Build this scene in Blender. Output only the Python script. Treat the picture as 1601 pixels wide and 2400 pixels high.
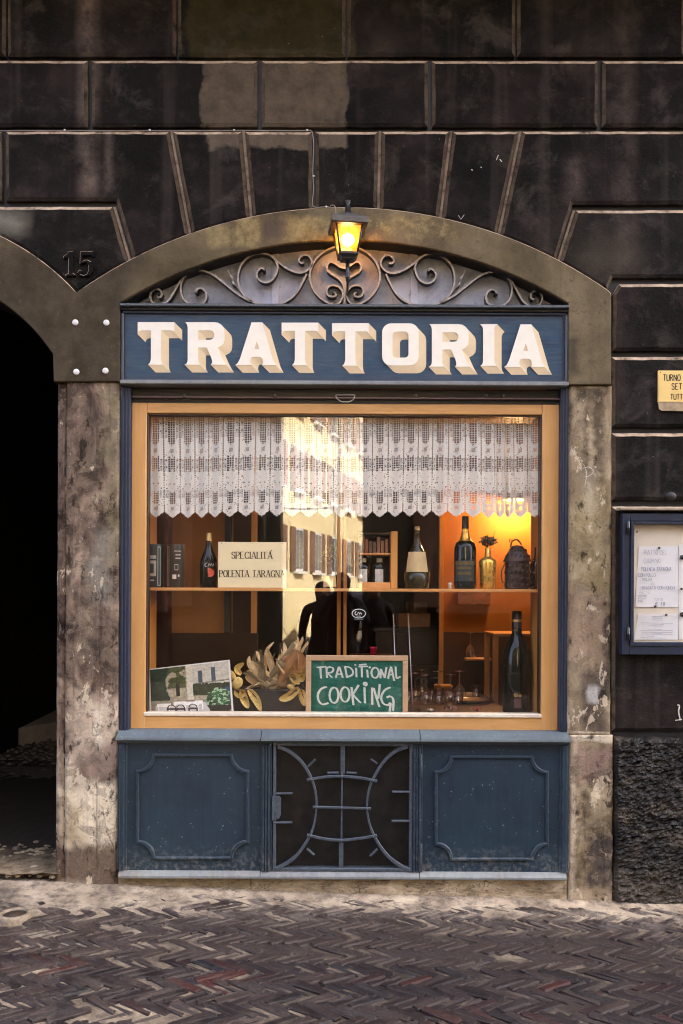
import bpy, bmesh, math, random
import numpy as np
from mathutils import Vector, Matrix, geometry as mgeo

for o in list(bpy.data.objects):
    bpy.data.objects.remove(o, do_unlink=True)
random.seed(7)
rng = np.random.default_rng(11)
scene = bpy.context.scene
col = scene.collection

# ------------------------------------------------------------------ camera
# the facade is the plane y = 0; 500 photo pixels are one metre on it
S, D, CZ, HOR = 500.0, 4.0, 1.42, 1390.0
ROLL = 0.0048
cam_d = bpy.data.cameras.new('camera')
cam_d.sensor_fit = 'HORIZONTAL'
cam_d.sensor_width = 36.0
cam_d.lens = 36.0 * D / (1601 / S)
cam_d.shift_y = (HOR - 1200) / 1601
cam_d.clip_start = 0.02
cam_d.clip_end = 500
cam = bpy.data.objects.new('camera', cam_d)
cam.location = (0, -D, CZ)
cam.rotation_euler = (math.pi / 2, -ROLL, 0)
col.objects.link(cam)
scene.camera = cam

# ------------------------------------------------------------------ sky, sun, exposure
SUN_DIR = Vector((0.50, 0.55, 0.67)).normalized()      # towards the sun: behind the building
world = bpy.data.worlds.new('World')
scene.world = world
world.use_nodes = True
wn = world.node_tree.nodes
wn.clear()
sky = wn.new('ShaderNodeTexSky')
sky.sky_type = 'NISHITA'
sky.sun_disc = False
sky.sun_elevation = math.asin(SUN_DIR.z)
sky.sun_rotation = math.atan2(SUN_DIR.x, SUN_DIR.y)
sky.air_density = 0.24
sky.dust_density = 9.0
sky.ozone_density = 0.0
bg = wn.new('ShaderNodeBackground')
bg.inputs[1].default_value = 0.12
wo = wn.new('ShaderNodeOutputWorld')
world.node_tree.links.new(sky.outputs[0], bg.inputs[0])
world.node_tree.links.new(bg.outputs[0], wo.inputs[0])

sun_d = bpy.data.lights.new('sun', 'SUN')
sun_d.energy = 2.6
sun_d.angle = math.radians(0.5)
sun_d.color = (1.0, 0.95, 0.80)
sun = bpy.data.objects.new('sun', sun_d)
sun.rotation_euler = (-SUN_DIR).to_track_quat('-Z', 'Y').to_euler()
sun.location = (8, 10, 30)
col.objects.link(sun)

vs = scene.view_settings
vs.view_transform = 'Standard'
vs.look = 'None'
vs.gamma = 1.0
vs.use_curve_mapping = False
vs.exposure = 4.95
scene.render.engine = 'CYCLES'
scene.cycles.max_bounces = 10
scene.cycles.diffuse_bounces = 4
scene.cycles.transparent_max_bounces = 16
scene.cycles.caustics_reflective = False
scene.cycles.caustics_refractive = False
scene.cycles.filter_width = 1.1
scene.cycles.use_adaptive_sampling = False
scene.cycles.sample_clamp_indirect = 0.3

# ------------------------------------------------------------------ photo pixel -> metre helpers
def PX(px, d=0.0):
    return (px - 800.5) / S * (D + d) / D
def PZ(py, d=0.0):
    return CZ + (HOR - py) / S * (D + d) / D
def U(px, py):                                  # take the slight tilt of the picture out
    return px + (py - HOR) * ROLL, py - (px - 800.5) * ROLL
def W(px, py, d=0.0):
    a, b = U(px, py)
    return PX(a, d), PZ(b, d)
def RC(l, t, r, b, d=0.0):
    cx, cy = (l + r) / 2, (t + b) / 2
    ox, oy = (cy - HOR) * ROLL, -(cx - 800.5) * ROLL
    return PX(l + ox, d), PX(r + ox, d), PZ(b + oy, d), PZ(t + oy, d)
def zoomf(scale, ox, oy):
    return lambda pts: [(ox + p[0] / scale, oy + p[1] / scale) for p in pts]
def C(r, g, b, k=1.0):                          # sRGB 0..255 -> linear
    def f(v):
        v /= 255.0
        return (v / 12.92 if v <= 0.04045 else ((v + 0.055) / 1.055) ** 2.4) * k
    return (f(r), f(g), f(b))

# ------------------------------------------------------------------ numpy noise
def vnoise(x, y, seed=0):
    g = np.random.default_rng(seed).random((64, 64))
    xi = np.floor(x).astype(int); yi = np.floor(y).astype(int)
    fx = x - xi; fy = y - yi
    fx = fx * fx * (3 - 2 * fx); fy = fy * fy * (3 - 2 * fy)
    a = g[xi % 64, yi % 64]; b = g[(xi + 1) % 64, yi % 64]
    c = g[xi % 64, (yi + 1) % 64]; d = g[(xi + 1) % 64, (yi + 1) % 64]
    return (a * (1 - fx) + b * fx) * (1 - fy) + (c * (1 - fx) + d * fx) * fy
def fbm(x, y, oct=4, seed=0, gain=0.5):
    x = np.asarray(x, float); y = np.asarray(y, float)
    t = np.zeros_like(x); a = 1.0; n = 0
    for i in range(oct):
        t += a * vnoise(x * 2 ** i + 17 * i, y * 2 ** i + 5 * i, seed + i); n += a; a *= gain
    return t / n

# ------------------------------------------------------------------ objects
def setp(o, label=None, cat=None, group=None, kind=None):
    if label: o['label'] = label
    if cat: o['category'] = cat
    if group: o['group'] = group
    if kind: o['kind'] = kind
    return o
def mesh_obj(name, me, parent=None, mats=None):
    if mats is not None:
        me.materials.clear()
        for m in (mats if isinstance(mats, (list, tuple)) else [mats]):
            me.materials.append(m)
    o = bpy.data.objects.new(name, me)
    col.objects.link(o)
    if parent:
        o.parent = parent
        o.matrix_parent_inverse = Matrix.Translation(-parent.location) if parent.type == 'EMPTY' else Matrix.Identity(4)
    return o
def empty(name, loc=(0, 0, 0)):
    o = bpy.data.objects.new(name, None)
    o.location = loc
    o.empty_display_size = 0.1
    col.objects.link(o)
    return o
def pyd(name, verts, faces, mats=None, parent=None, smooth=False):
    me = bpy.data.meshes.new(name)
    me.from_pydata([tuple(map(float, v)) for v in verts], [], faces)
    me.update()
    if smooth:
        me.polygons.foreach_set('use_smooth', [True] * len(me.polygons))
    return mesh_obj(name, me, parent, mats)
class B:
    """collects shapes into one mesh"""
    def __init__(s): s.bm = bmesh.new()
    def box(s, x0, x1, y0, y1, z0, z1, bev=0.0, seg=1, rot=None):
        v = [s.bm.verts.new((x, y, z)) for x in (x0, x1) for y in (y0, y1) for z in (z0, z1)]
        q = [(0, 1, 3, 2), (4, 6, 7, 5), (0, 4, 5, 1), (2, 3, 7, 6), (0, 2, 6, 4), (1, 5, 7, 3)]
        f = [s.bm.faces.new([v[i] for i in k]) for k in q]
        if bev:
            es = list({e for k in f for e in k.edges})
            r = bmesh.ops.bevel(s.bm, geom=es, offset=bev, segments=seg, affect='EDGES', profile=0.5)
            v = list({w for k in r['faces'] for w in k.verts} | {w for w in v if w.is_valid})
        if rot:
            bmesh.ops.transform(s.bm, matrix=rot, verts=v)
        return v
    def lathe(s, prof, c=(0, 0, 0), n=20, smooth=True):
        rings = []
        for r, z in prof:
            if r < 1e-6: rings.append([s.bm.verts.new((c[0], c[1], c[2] + z))])
            else: rings.append([s.bm.verts.new((c[0] + r * math.cos(2 * math.pi * i / n), c[1] + r * math.sin(2 * math.pi * i / n), c[2] + z)) for i in range(n)])
        for a, b in zip(rings, rings[1:]):
            for i in range(n):
                j = (i + 1) % n
                if len(a) == 1 and len(b) == 1: continue
                if len(a) == 1: f = s.bm.faces.new((a[0], b[j], b[i]))
                elif len(b) == 1: f = s.bm.faces.new((a[i], a[j], b[0]))
                else: f = s.bm.faces.new((a[i], a[j], b[j], b[i]))
                f.smooth = smooth
    def tube(s, pts, rad, n=6, flat=1.0, smooth=True, caps=True, up=None):
        """sweep an n-gon; rad number or list; flat squeezes along 'up'"""
        P = [Vector(p) for p in pts]
        if not isinstance(rad, (list, tuple)): rad = [rad] * len(P)
        prev = None; rings = []
        for i, p in enumerate(P):
            t = (P[min(i + 1, len(P) - 1)] - P[max(i - 1, 0)])
            t = t.normalized() if t.length > 1e-9 else Vector((0, 0, 1))
            if up is not None: a = Vector(up); a = (a - t * a.dot(t))
            elif prev is None: a = t.orthogonal()
            else: a = prev - t * prev.dot(t)
            a = a.normalized() if a.length > 1e-6 else t.orthogonal().normalized()
            b = t.cross(a); prev = a
            rings.append([s.bm.verts.new(p + (a * math.cos(2 * math.pi * (k + .5) / n) * flat + b * math.sin(2 * math.pi * (k + .5) / n)) * rad[i]) for k in range(n)])
        for r, q in zip(rings, rings[1:]):
            for k in range(n):
                f = s.bm.faces.new((r[k], r[(k + 1) % n], q[(k + 1) % n], q[k])); f.smooth = smooth
        if caps:
            s.bm.faces.new(rings[0][::-1]); s.bm.faces.new(rings[-1])
    def grid(s, fn, nu, nv, smooth=True):
        vs_ = [[s.bm.verts.new(fn(i / nu, j / nv)) for j in range(nv + 1)] for i in range(nu + 1)]
        for i in range(nu):
            for j in range(nv):
                f = s.bm.faces.new((vs_[i][j], vs_[i + 1][j], vs_[i + 1][j + 1], vs_[i][j + 1])); f.smooth = smooth
    def sphere(s, c, r, seg=12, sc=(1, 1, 1)):
        m = Matrix.Translation(c) @ Matrix.Diagonal((sc[0] * r, sc[1] * r, sc[2] * r, 1))
        q = bmesh.ops.create_uvsphere(s.bm, u_segments=seg, v_segments=max(6, seg // 2), radius=1, matrix=m)
        for v in q['verts']:
            for f in v.link_faces: f.smooth = True
    def done(s, name, mats, parent=None, recalc=True):
        me = bpy.data.meshes.new(name)
        if recalc: bmesh.ops.recalc_face_normals(s.bm, faces=s.bm.faces)
        s.bm.to_mesh(me); s.bm.free()
        return mesh_obj(name, me, parent, mats)
def boxo(name, x0, x1, y0, y1, z0, z1, m, parent=None, bev=0.0, seg=1):
    b = B(); b.box(x0, x1, y0, y1, z0, z1, bev, seg)
    return b.done(name, m, parent)
def latheo(name, prof, c, m, parent=None, n=20):
    b = B(); b.lathe(prof, c, n); return b.done(name, m, parent)
def tubeo(name, pts, rad, m, parent=None, n=6, flat=1.0, up=None, smooth=True):
    b = B(); b.tube(pts, rad, n, flat, smooth, True, up); return b.done(name, m, parent)

def poly_mesh(name, loops, y0, y1, bev=0.0):
    """loops: outline and holes as (x, z) lists -> solid between y0 (front) and y1 with bevelled edges"""
    cu = bpy.data.curves.new(name, 'CURVE')
    cu.dimensions = '2D'; cu.fill_mode = 'BOTH'
    cu.extrude = max((y1 - y0) / 2 - bev, 0.0001)
    if bev:
        cu.bevel_depth = bev; cu.bevel_resolution = 0; cu.offset = -bev
    for L in loops:
        sp = cu.splines.new('POLY'); sp.points.add(len(L) - 1); sp.use_cyclic_u = True
        for p, q in zip(sp.points, L): p.co = (q[0], q[1], 0, 1)
    t = bpy.data.objects.new('tmp', cu); col.objects.link(t)
    dg = bpy.context.evaluated_depsgraph_get()
    me = bpy.data.meshes.new_from_object(t.evaluated_get(dg))
    bpy.data.objects.remove(t); bpy.data.curves.remove(cu)
    me.transform(Matrix(((1, 0, 0, 0), (0, 0, -1, (y0 + y1) / 2), (0, 1, 0, 0), (0, 0, 0, 1))))
    me.name = name
    return me
def poly(name, loops, y0, y1, mats, parent=None, bev=0.0, edge=None):
    me = poly_mesh(name, loops, y0, y1, bev)
    ms = list(mats) if isinstance(mats, (list, tuple)) else [mats]
    o = mesh_obj(name, me, parent, ms)
    me.polygons.foreach_set('use_smooth', [False] * len(me.polygons))
    if edge is not None:
        for p in me.polygons: p.material_index = edge(p)
    return o
def arc(cx, cy, r, a0, a1, n):
    return [(cx + r * math.cos(a0 + (a1 - a0) * i / n), cy + r * math.sin(a0 + (a1 - a0) * i / n)) for i in range(n + 1)]
def spline(pts, k=6, closed=False):
    P = [Vector((*p, 0)) if len(p) == 2 else Vector(p) for p in pts]
    n = len(P); out = []
    for i in range(n if closed else n - 1):
        p0, p1, p2, p3 = (P[(i - 1) % n], P[i], P[(i + 1) % n], P[(i + 2) % n]) if closed else (P[max(i - 1, 0)], P[i], P[i + 1], P[min(i + 2, n - 1)])
        for j in range(k):
            t = j / k
            out.append(0.5 * ((2 * p1) + (p2 - p0) * t + (2 * p0 - 5 * p1 + 4 * p2 - p3) * t * t + (3 * p1 - p0 - 3 * p2 + p3) * t ** 3))
    if not closed: out.append(P[-1])
    return [tuple(v[:len(pts[0])]) for v in out]

# ------------------------------------------------------------------ materials
class M:
    def __init__(s, name):
        s.m = bpy.data.materials.new(name); s.m.use_nodes = True
        s.t = s.m.node_tree; s.t.nodes.clear()
        s.out = s.t.nodes.new('ShaderNodeOutputMaterial')
    def n(s, ty, **kw):
        q = s.t.nodes.new(ty)
        for k, v in kw.items(): setattr(q, k, v)
        return q
    def inp(s, sock, v):
        if hasattr(v, 'is_output'): s.t.links.new(v, sock)
        elif isinstance(v, (tuple, list)):
            sock.default_value = (*v, 1.0) if len(v) == 3 and len(sock.default_value) == 4 else v
        else: sock.default_value = v
    def pos(s): return s.n('ShaderNodeNewGeometry').outputs['Position']
    def obj(s): return s.n('ShaderNodeTexCoord').outputs['Object']
    def rnd(s): return s.n('ShaderNodeObjectInfo').outputs['Random']
    def scale(s, v, k):
        q = s.n('ShaderNodeMapping'); s.inp(q.inputs['Vector'], v); q.inputs['Scale'].default_value = k
        return q.outputs[0]
    def shift(s, v, k):
        q = s.n('ShaderNodeVectorMath', operation='ADD'); s.inp(q.inputs[0], v)
        s.inp(q.inputs[1], k); return q.outputs[0]
    def noise(s, v, sc, det=4, ro=0.55, dist=0.0):
        q = s.n('ShaderNodeTexNoise'); s.inp(q.inputs['Vector'], v)
        q.inputs['Scale'].default_value = sc; q.inputs['Detail'].default_value = det
        q.inputs['Roughness'].default_value = ro; q.inputs['Distortion'].default_value = dist
        return q.outputs[0]
    def voro(s, v, sc, feature='F1'):
        q = s.n('ShaderNodeTexVoronoi', feature=feature); s.inp(q.inputs['Vector'], v); q.inputs['Scale'].default_value = sc
        return q.outputs[0]
    def ma(s, op, a, b=0.0, c=0.0, clamp=False):
        q = s.n('ShaderNodeMath', operation=op, use_clamp=clamp)
        s.inp(q.inputs[0], a); s.inp(q.inputs[1], b); s.inp(q.inputs[2], c); return q.outputs[0]
    def rng(s, v, a, b, c=0.0, d=1.0):
        q = s.n('ShaderNodeMapRange', clamp=True); s.inp(q.inputs[0], v)
        for i, k in enumerate((a, b, c, d)): q.inputs[i + 1].default_value = k
        return q.outputs[0]
    def mix(s, f, a, b, blend='MIX'):
        q = s.n('ShaderNodeMix', data_type='RGBA', blend_type=blend); s.inp(q.inputs[0], f)
        s.inp(q.inputs[6], a); s.inp(q.inputs[7], b); return q.outputs[2]
    def ramp(s, f, stops):
        q = s.n('ShaderNodeValToRGB'); e = q.color_ramp.elements
        while len(e) < len(stops): e.new(0.5)
        for k, (p, c) in zip(e, stops):
            k.position = p; k.color = (*c, 1) if len(c) == 3 else c
        s.inp(q.inputs[0], f); return q.outputs[0]
    def sep(s, v):
        q = s.n('ShaderNodeSeparateXYZ'); s.inp(q.inputs[0], v); return q.outputs
    def pxy(s, warp=0.0, sc=6.0):
        """photo-pixel style coordinates on the facade, edges frayed by noise"""
        o = s.sep(s.pos())
        x = s.ma('MULTIPLY_ADD', o[0], S, 800.5); y = s.ma('MULTIPLY_ADD', o[2], -S, HOR + CZ * S)
        if warp:
            n1 = s.noise(s.pos(), sc, 5, 0.6); n2 = s.noise(s.shift(s.pos(), (7.1, 3.3, 1.7)), sc, 5, 0.6)
            x = s.ma('MULTIPLY_ADD', s.ma('SUBTRACT', n1, 0.5), warp, x); y = s.ma('MULTIPLY_ADD', s.ma('SUBTRACT', n2, 0.5), warp, y)
        return x, y
    def patch(s, xy, l, t, r, b, soft=6):
        x, y = xy
        f = s.ma('MULTIPLY', s.rng(x, l - soft, l + soft), s.rng(x, r - soft, r + soft, 1, 0))
        g = s.ma('MULTIPLY', s.rng(y, t - soft, t + soft), s.rng(y, b - soft, b + soft, 1, 0))
        return s.ma('MULTIPLY', f, g)
    def bump(s, h, strength=0.3, dist=0.01, normal=None):
        q = s.n('ShaderNodeBump'); s.inp(q.inputs['Height'], h)
        q.inputs['Strength'].default_value = strength; q.inputs['Distance'].default_value = dist
        if normal: s.inp(q.inputs['Normal'], normal)
        return q.outputs[0]
    def bsdf(s, colr, rough=0.6, bump=None, metal=0.0, spec=0.5, emit=None, es=0.0, coat=0.0, trans=0.0):
        q = s.n('ShaderNodeBsdfPrincipled')
        s.inp(q.inputs['Base Color'], colr); s.inp(q.inputs['Roughness'], rough); s.inp(q.inputs['Metallic'], metal)
        s.inp(q.inputs['Specular IOR Level'], spec)
        if bump is not None: s.inp(q.inputs['Normal'], bump)
        if emit: s.inp(q.inputs['Emission Color'], emit); q.inputs['Emission Strength'].default_value = es
        q.inputs['Coat Weight'].default_value = coat; q.inputs['Transmission Weight'].default_value = trans
        return q.outputs[0]
    def edge(s, r=0.004):
        """1 on sharp outer edges, 0 on flats"""
        bv = s.n('ShaderNodeBevel', samples=4); bv.inputs['Radius'].default_value = r
        ge = s.n('ShaderNodeNewGeometry'); dp = s.n('ShaderNodeVectorMath', operation='DOT_PRODUCT')
        s.t.links.new(bv.outputs[0], dp.inputs[0]); s.t.links.new(ge.outputs['Normal'], dp.inputs[1])
        return s.rng(dp.outputs['Value'], 0.97, 0.80)
    def fin(s, sh):
        s.t.links.new(sh, s.out.inputs[0]); return s.m
def simple(name, c, rough=0.6, metal=0.0, spec=0.5, var=0.18, sc=30.0, bump=0.08, coat=0.0):
    k = M(name); p = k.obj(); n = k.noise(p, sc, 4)
    cc = k.mix(k.rng(n, 0.25, 0.75), tuple(v * (1 - var) for v in c), tuple(min(1, v * (1 + var)) for v in c))
    return k.fin(k.bsdf(cc, k.rng(n, 0.2, 0.8, rough * 0.85, min(1, rough * 1.15)), k.bump(n, bump, 0.004), metal, spec, coat=coat))
# ================================================================== MATERIALS OF THE FACADE
def mk_stone():
    k = M('sooty stone'); p = k.pos()
    big = k.noise(p, 2.2, 5, 0.6, 0.4); fine = k.noise(p, 60, 5, 0.7); mid = k.noise(k.shift(p, (3, 9, 4)), 9, 5, 0.62)
    c = k.ramp(big, [(0.30, (0.003, 0.0027, 0.0017)), (0.45, (0.0075, 0.006, 0.0045)), (0.58, (0.018, 0.013, 0.0115)), (0.72, (0.040, 0.032, 0.024))])
    per = k.rnd()
    c = k.mix(k.rng(per, 0, 1, 0.0, 0.5), c, (0.007, 0.0075, 0.0065))
    c = k.mix(k.rng(mid, 0.50, 0.82, 0, 0.55), c, (0.060, 0.047, 0.036))
    gr = k.noise(k.shift(p, (2, 6, 8)), 150, 3, 0.75); c = k.mix(k.rng(gr, 0.5, 0.8, 0, 0.35), c, (0.030, 0.024, 0.018))
    sc2 = k.noise(k.scale(k.shift(p, (7, 2, 5)), (1.0, 1.0, 1.6)), 30, 6, 0.75); c = k.mix(k.ma('MULTIPLY', k.rng(sc2, 0.60, 0.70), k.rng(mid, 0.42, 0.58)), c, (0.075, 0.058, 0.042))
    # washed streaks running down the wall
    st = k.noise(k.scale(p, (9, 1, 0.35)), 1.0, 3, 0.5)
    xy = k.pxy(26, 4)
    s1 = k.patch(xy, 180, -60, 222, 465, 14); s2 = k.patch(xy, 1445, -60, 1480, 640, 18); s3 = k.patch(xy, 1320, 360, 1362, 470, 14); s4 = k.patch(xy, 240, 300, 258, 450, 8)
    fray = k.rng(k.noise(k.shift(p, (1, 4, 2)), 7, 6, 0.7), 0.36, 0.66)
    for sm, f in ((s1, 0.85), (s2, 0.40), (s3, 0.45), (s4, 0.7)):
        c = k.mix(k.ma('MULTIPLY', k.ma('MULTIPLY', sm, fray), f), c, (0.15, 0.115, 0.09))
    c = k.mix(k.ma('MULTIPLY', k.rng(st, 0.56, 0.72), 0.30), c, (0.085, 0.07, 0.055))
    # repaired plaster patches with ragged edges
    xy2 = k.pxy(64, 6.5); mott = k.rng(k.noise(k.shift(p, (5, 5, 5)), 12, 6, 0.65), 0.3, 0.72)
    tan = k.mix(mott, (0.055, 0.045, 0.03), (0.135, 0.105, 0.07))
    c = k.mix(k.ma('MULTIPLY', k.patch(xy2, 470, 120, 808, 300, 3), 0.95), c, tan)
    c = k.mix(k.ma('MULTIPLY', k.patch(xy2, 482, 300, 808, 350, 4), 0.95), c, k.mix(mott, (0.075, 0.058, 0.04), (0.16, 0.125, 0.085)))
    c = k.mix(k.ma('MULTIPLY', k.patch(xy2, 430, -80, 822, 137, 5), 0.85), c, k.mix(mott, (0.018, 0.016, 0.006), (0.045, 0.038, 0.014)))
    c = k.mix(k.ma('MULTIPLY', k.patch(k.pxy(60, 5), -80, 498, 58, 545, 22), 0.85), c, (0.20, 0.19, 0.145))
    c = k.mix(k.ma('MULTIPLY', k.patch(k.pxy(60, 5), 1350, 555, 1500, 640, 40), 0.4), c, (0.10, 0.085, 0.06))
    wr = k.noise(k.shift(p, (12, 3, 9)), 4.5, 7, 0.7, 0.5); c = k.mix(k.rng(wr, 0.55, 0.70, 0, 0.55), c, (0.075, 0.064, 0.052))
    # chipped flecks
    sp = k.rng(k.voro(p, 26), 0.045, 0.03); spm = k.rng(k.noise(k.shift(p, (8, 1, 6)), 3.5, 2), 0.60, 0.64)
    c = k.mix(k.ma('MULTIPLY', k.ma('MULTIPLY', sp, spm), 0.8), c, (0.55, 0.48, 0.38))
    h = k.ma('MULTIPLY_ADD', fine, 0.5, k.ma('MULTIPLY', mid, 1.0))
    b = k.bump(k.ma('MULTIPLY_ADD', sc2, 1.2, h), 0.7, 0.006)
    return k.fin(k.bsdf(c, k.rng(fine, 0.3, 0.7, 0.5, 0.8), b, 0, 0.06))
def mk_edge(nm='worn lit stone edge', g=1.0):
    k = M(nm); p = k.pos()
    n = k.noise(p, 11, 7, 0.75); f = k.noise(p, 70, 4)
    c = k.ramp(n, [(0.36, (0.05 * g, 0.05 * g, 0.035 * g)), (0.45, (0.26 * g, 0.19 * g, 0.125 * g)), (0.62, (0.46 * g, 0.355 * g, 0.24 * g)), (0.8, (0.52 * g, 0.42 * g, 0.30 * g))])
    return k.fin(k.bsdf(c, 0.8, k.bump(f, 0.3, 0.004), 0, 0.1))
def mk_arch():
    k = M('tan arch plaster'); p = k.pos()
    big = k.noise(p, 2.6, 5, 0.6, 0.3); fine = k.noise(p, 90, 4, 0.7); mid = k.noise(k.shift(p, (2, 2, 7)), 11, 6, 0.65)
    c = k.ramp(big, [(0.30, (0.065, 0.052, 0.030)), (0.48, (0.125, 0.100, 0.057)), (0.68, (0.205, 0.165, 0.098))])
    c = k.mix(k.rng(mid, 0.55, 0.8, 0, 0.6), c, (0.06, 0.046, 0.03))
    xyw = k.pxy(120, 3)
    dk = k.patch(xyw, -700, 560, 330, 960, 60)
    c = k.mix(k.ma('MULTIPLY', dk, 0.85), c, k.mix(k.rng(mid, 0.35, 0.7), (0.028, 0.023, 0.015), (0.075, 0.06, 0.04)))
    yl = k.patch(k.pxy(60, 8), 545, 512, 612, 580, 8); y2 = k.patch(k.pxy(60, 8), 660, 515, 790, 575, 8); y3 = k.patch(k.pxy(80, 8), 840, 510, 1060, 560, 12); y4 = k.patch(k.pxy(50, 8), 480, 530, 550, 580, 8)
    ylm = k.rng(k.noise(k.shift(p, (4, 0, 1)), 20, 6, 0.7), 0.38, 0.6)
    for m_, f in ((yl, 0.8), (y2, 0.8), (y4, 0.6), (k.ma('MULTIPLY', y3, ylm), 0.8)):
        c = k.mix(k.ma('MULTIPLY', m_, f), c, k.mix(ylm, (0.17, 0.13, 0.06), (0.34, 0.27, 0.12)))
    c = k.mix(k.ma('MULTIPLY', k.patch(k.pxy(40, 8), 612, 520, 668, 560, 6), 0.7), c, (0.09, 0.07, 0.055))
    c = k.mix(k.ma('MULTIPLY', k.patch(k.pxy(30, 8), 1328, 790, 1352, 875, 8), 0.7), c, (0.05, 0.042, 0.03))
    ss = k.noise(k.scale(p, (14, 1, 0.8)), 1.0, 4); c = k.mix(k.rng(ss, 0.55, 0.75, 0, 0.35), c, (0.05, 0.04, 0.026))
    g2_ = k.noise(k.shift(p, (6, 6, 1)), 34, 7, 0.75); c = k.mix(k.rng(g2_, 0.55, 0.68, 0, 0.6), c, (0.055, 0.042, 0.024)); c = k.mix(k.rng(g2_, 0.42, 0.32, 0, 0.18), c, (0.22, 0.18, 0.105))
    sp = k.rng(k.voro(p, 45), 0.06, 0.03); c = k.mix(k.ma('MULTIPLY', sp, k.rng(mid, 0.5, 0.62)), c, (0.33, 0.27, 0.17))
    return k.fin(k.bsdf(c, 0.8, k.bump(k.ma('ADD', k.ma('ADD', fine, mid), g2_), 0.5, 0.005), 0, 0.06))
def mk_pier(right=False):
    k = M('weathered pillar plaster' + (' right' if right else '')); p = k.pos()
    big = k.noise(k.scale(p, (1.5, 1.5, 0.8)), 4.2, 6, 0.62, 0.6); fine = k.noise(p, 110, 5, 0.75); mid = k.noise(k.shift(p, (6, 2, 7)), 16, 7, 0.7, 0.5)
    if not right:
        c = k.ramp(big, [(0.34, (0.028, 0.020, 0.016)), (0.45, (0.11, 0.077, 0.056)), (0.55, (0.25, 0.18, 0.125)), (0.66, (0.42, 0.33, 0.22))])
        c = k.mix(k.rng(mid, 0.48, 0.66, 0, 0.75), c, (0.05, 0.038, 0.03))
        xy = k.pxy(120, 5); xs = k.pxy(70, 7)
        lay = [(k.patch(xy, 212, 1235, 256, 1420, 16), 0.75, (0.28, 0.27, 0.22)), (k.patch(xy, 248, 900, 270, 1330, 12), 0.65, (0.27, 0.24, 0.13)),
               (k.patch(xy, 165, 1640, 290, 1790, 18), 0.9, (0.62, 0.50, 0.36)), (k.patch(xy, 215, 1665, 232, 1760, 9), 0.9, (0.85, 0.75, 0.56)),
               (k.patch(xs, 196, 1745, 274, 1828, 7), 0.8, (0.30, 0.22, 0.17)),
               (k.patch(xy, 138, 1835, 300, 1995, 14), 1.0, (0.86, 0.74, 0.52)), (k.patch(xs, 140, 1775, 176, 1990, 10), 0.9, (0.72, 0.60, 0.42)),
               (k.patch(xy, 150, 1890, 200, 1985, 20), 0.75, (0.25, 0.18, 0.075)), (k.patch(xy, 120, 1985, 300, 2110, 20), 0.85, (0.15, 0.11, 0.075)),
               (k.patch(xy, 158, 1480, 262, 1540, 30), 0.7, (0.045, 0.035, 0.03)), (k.patch(xy, 200, 940, 235, 1150, 18), 0.6, (0.05, 0.04, 0.03)), (k.patch(xs, 120, 2068, 205, 2120, 8), 0.8, (0.5, 0.42, 0.31))]
    else:
        c = k.ramp(big, [(0.33, (0.075, 0.058, 0.034)), (0.45, (0.24, 0.185, 0.108)), (0.56, (0.37, 0.295, 0.18)), (0.68, (0.52, 0.42, 0.28))])
        c = k.mix(k.rng(mid, 0.54, 0.7, 0, 0.6), c, (0.09, 0.068, 0.045))
        xy = k.pxy(110, 5); xs = k.pxy(34, 9); xf = k.pxy(45, 14)
        lay = [(k.patch(xy, 1345, 1140, 1420, 1400, 25), 0.5, (0.30, 0.24, 0.10)), (k.patch(xy, 1330, 1380, 1420, 1560, 20), 0.5, (0.42, 0.29, 0.20)),
               (k.patch(xf, 1350, 905, 1415, 935, 8), 0.85, (0.035, 0.028, 0.018)), (k.patch(xf, 1368, 945, 1378, 1100, 6), 0.75, (0.05, 0.04, 0.028)), (k.patch(xf, 1392, 930, 1412, 1100, 6), 0.8, (0.045, 0.036, 0.025)),
               (k.patch(xf, 1415, 1440, 1445, 1640, 5), 0.85, (0.03, 0.024, 0.018)), (k.patch(xf, 1362, 1570, 1425, 1720, 12), 0.85, (0.055, 0.043, 0.038)),
               (k.patch(xs, 1378, 1602, 1405, 1645, 5), 0.9, (0.55, 0.52, 0.47)), (k.patch(xf, 1368, 1100, 1396, 1200, 10), 0.4, (0.6, 0.55, 0.42)),
               (k.patch(xs, 1320, 1712, 1450, 1738, 3), 0.9, (0.62, 0.53, 0.38)), (k.patch(xy, 1352, 1740, 1450, 1830, 10), 0.75, (0.30, 0.20, 0.16)),
               (k.patch(xs, 1320, 1740, 1350, 2120, 5), 0.85, (0.62, 0.51, 0.36)), (k.patch(xy, 1375, 1950, 1460, 2090, 9), 0.9, (0.05, 0.04, 0.038)), (k.patch(xs, 1300, 2085, 1460, 2130, 6), 0.6, (0.42, 0.33, 0.22))]
    fray = k.rng(mid, 0.25, 0.6)
    for m_, f, cc in lay:
        c = k.mix(k.ma('MULTIPLY', k.ma('MULTIPLY', m_, f), k.ma('MULTIPLY_ADD', fray, 0.35, 0.65)), c, cc)
    fk = k.noise(k.shift(p, (3.3, 8.8, 1.1)), 13, 8, 0.68, 0.8); fkm = k.rng(fk, 0.535, 0.55)
    c = k.mix(k.ma('MULTIPLY', fkm, 0.40), c, k.mix(k.rng(big, 0.4, 0.6), (0.36, 0.28, 0.19), (0.06, 0.046, 0.036)))
    blk = k.noise(k.scale(k.shift(p, (9.5, 3.1, 2.2)), (1.6, 1, 0.9)), 9, 8, 0.72, 0.4); c = k.mix(k.rng(blk, 0.56, 0.63, 0, 0.85), c, (0.020, 0.015, 0.012)); pee = k.noise(k.scale(k.shift(p, (1.5, 6.1, 7.2)), (1.4, 1, 0.8)), 8, 8, 0.66, 0.3); c = k.mix(k.rng(pee, 0.60, 0.615, 0, 0.85), c, (0.62, 0.52, 0.36))
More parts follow.
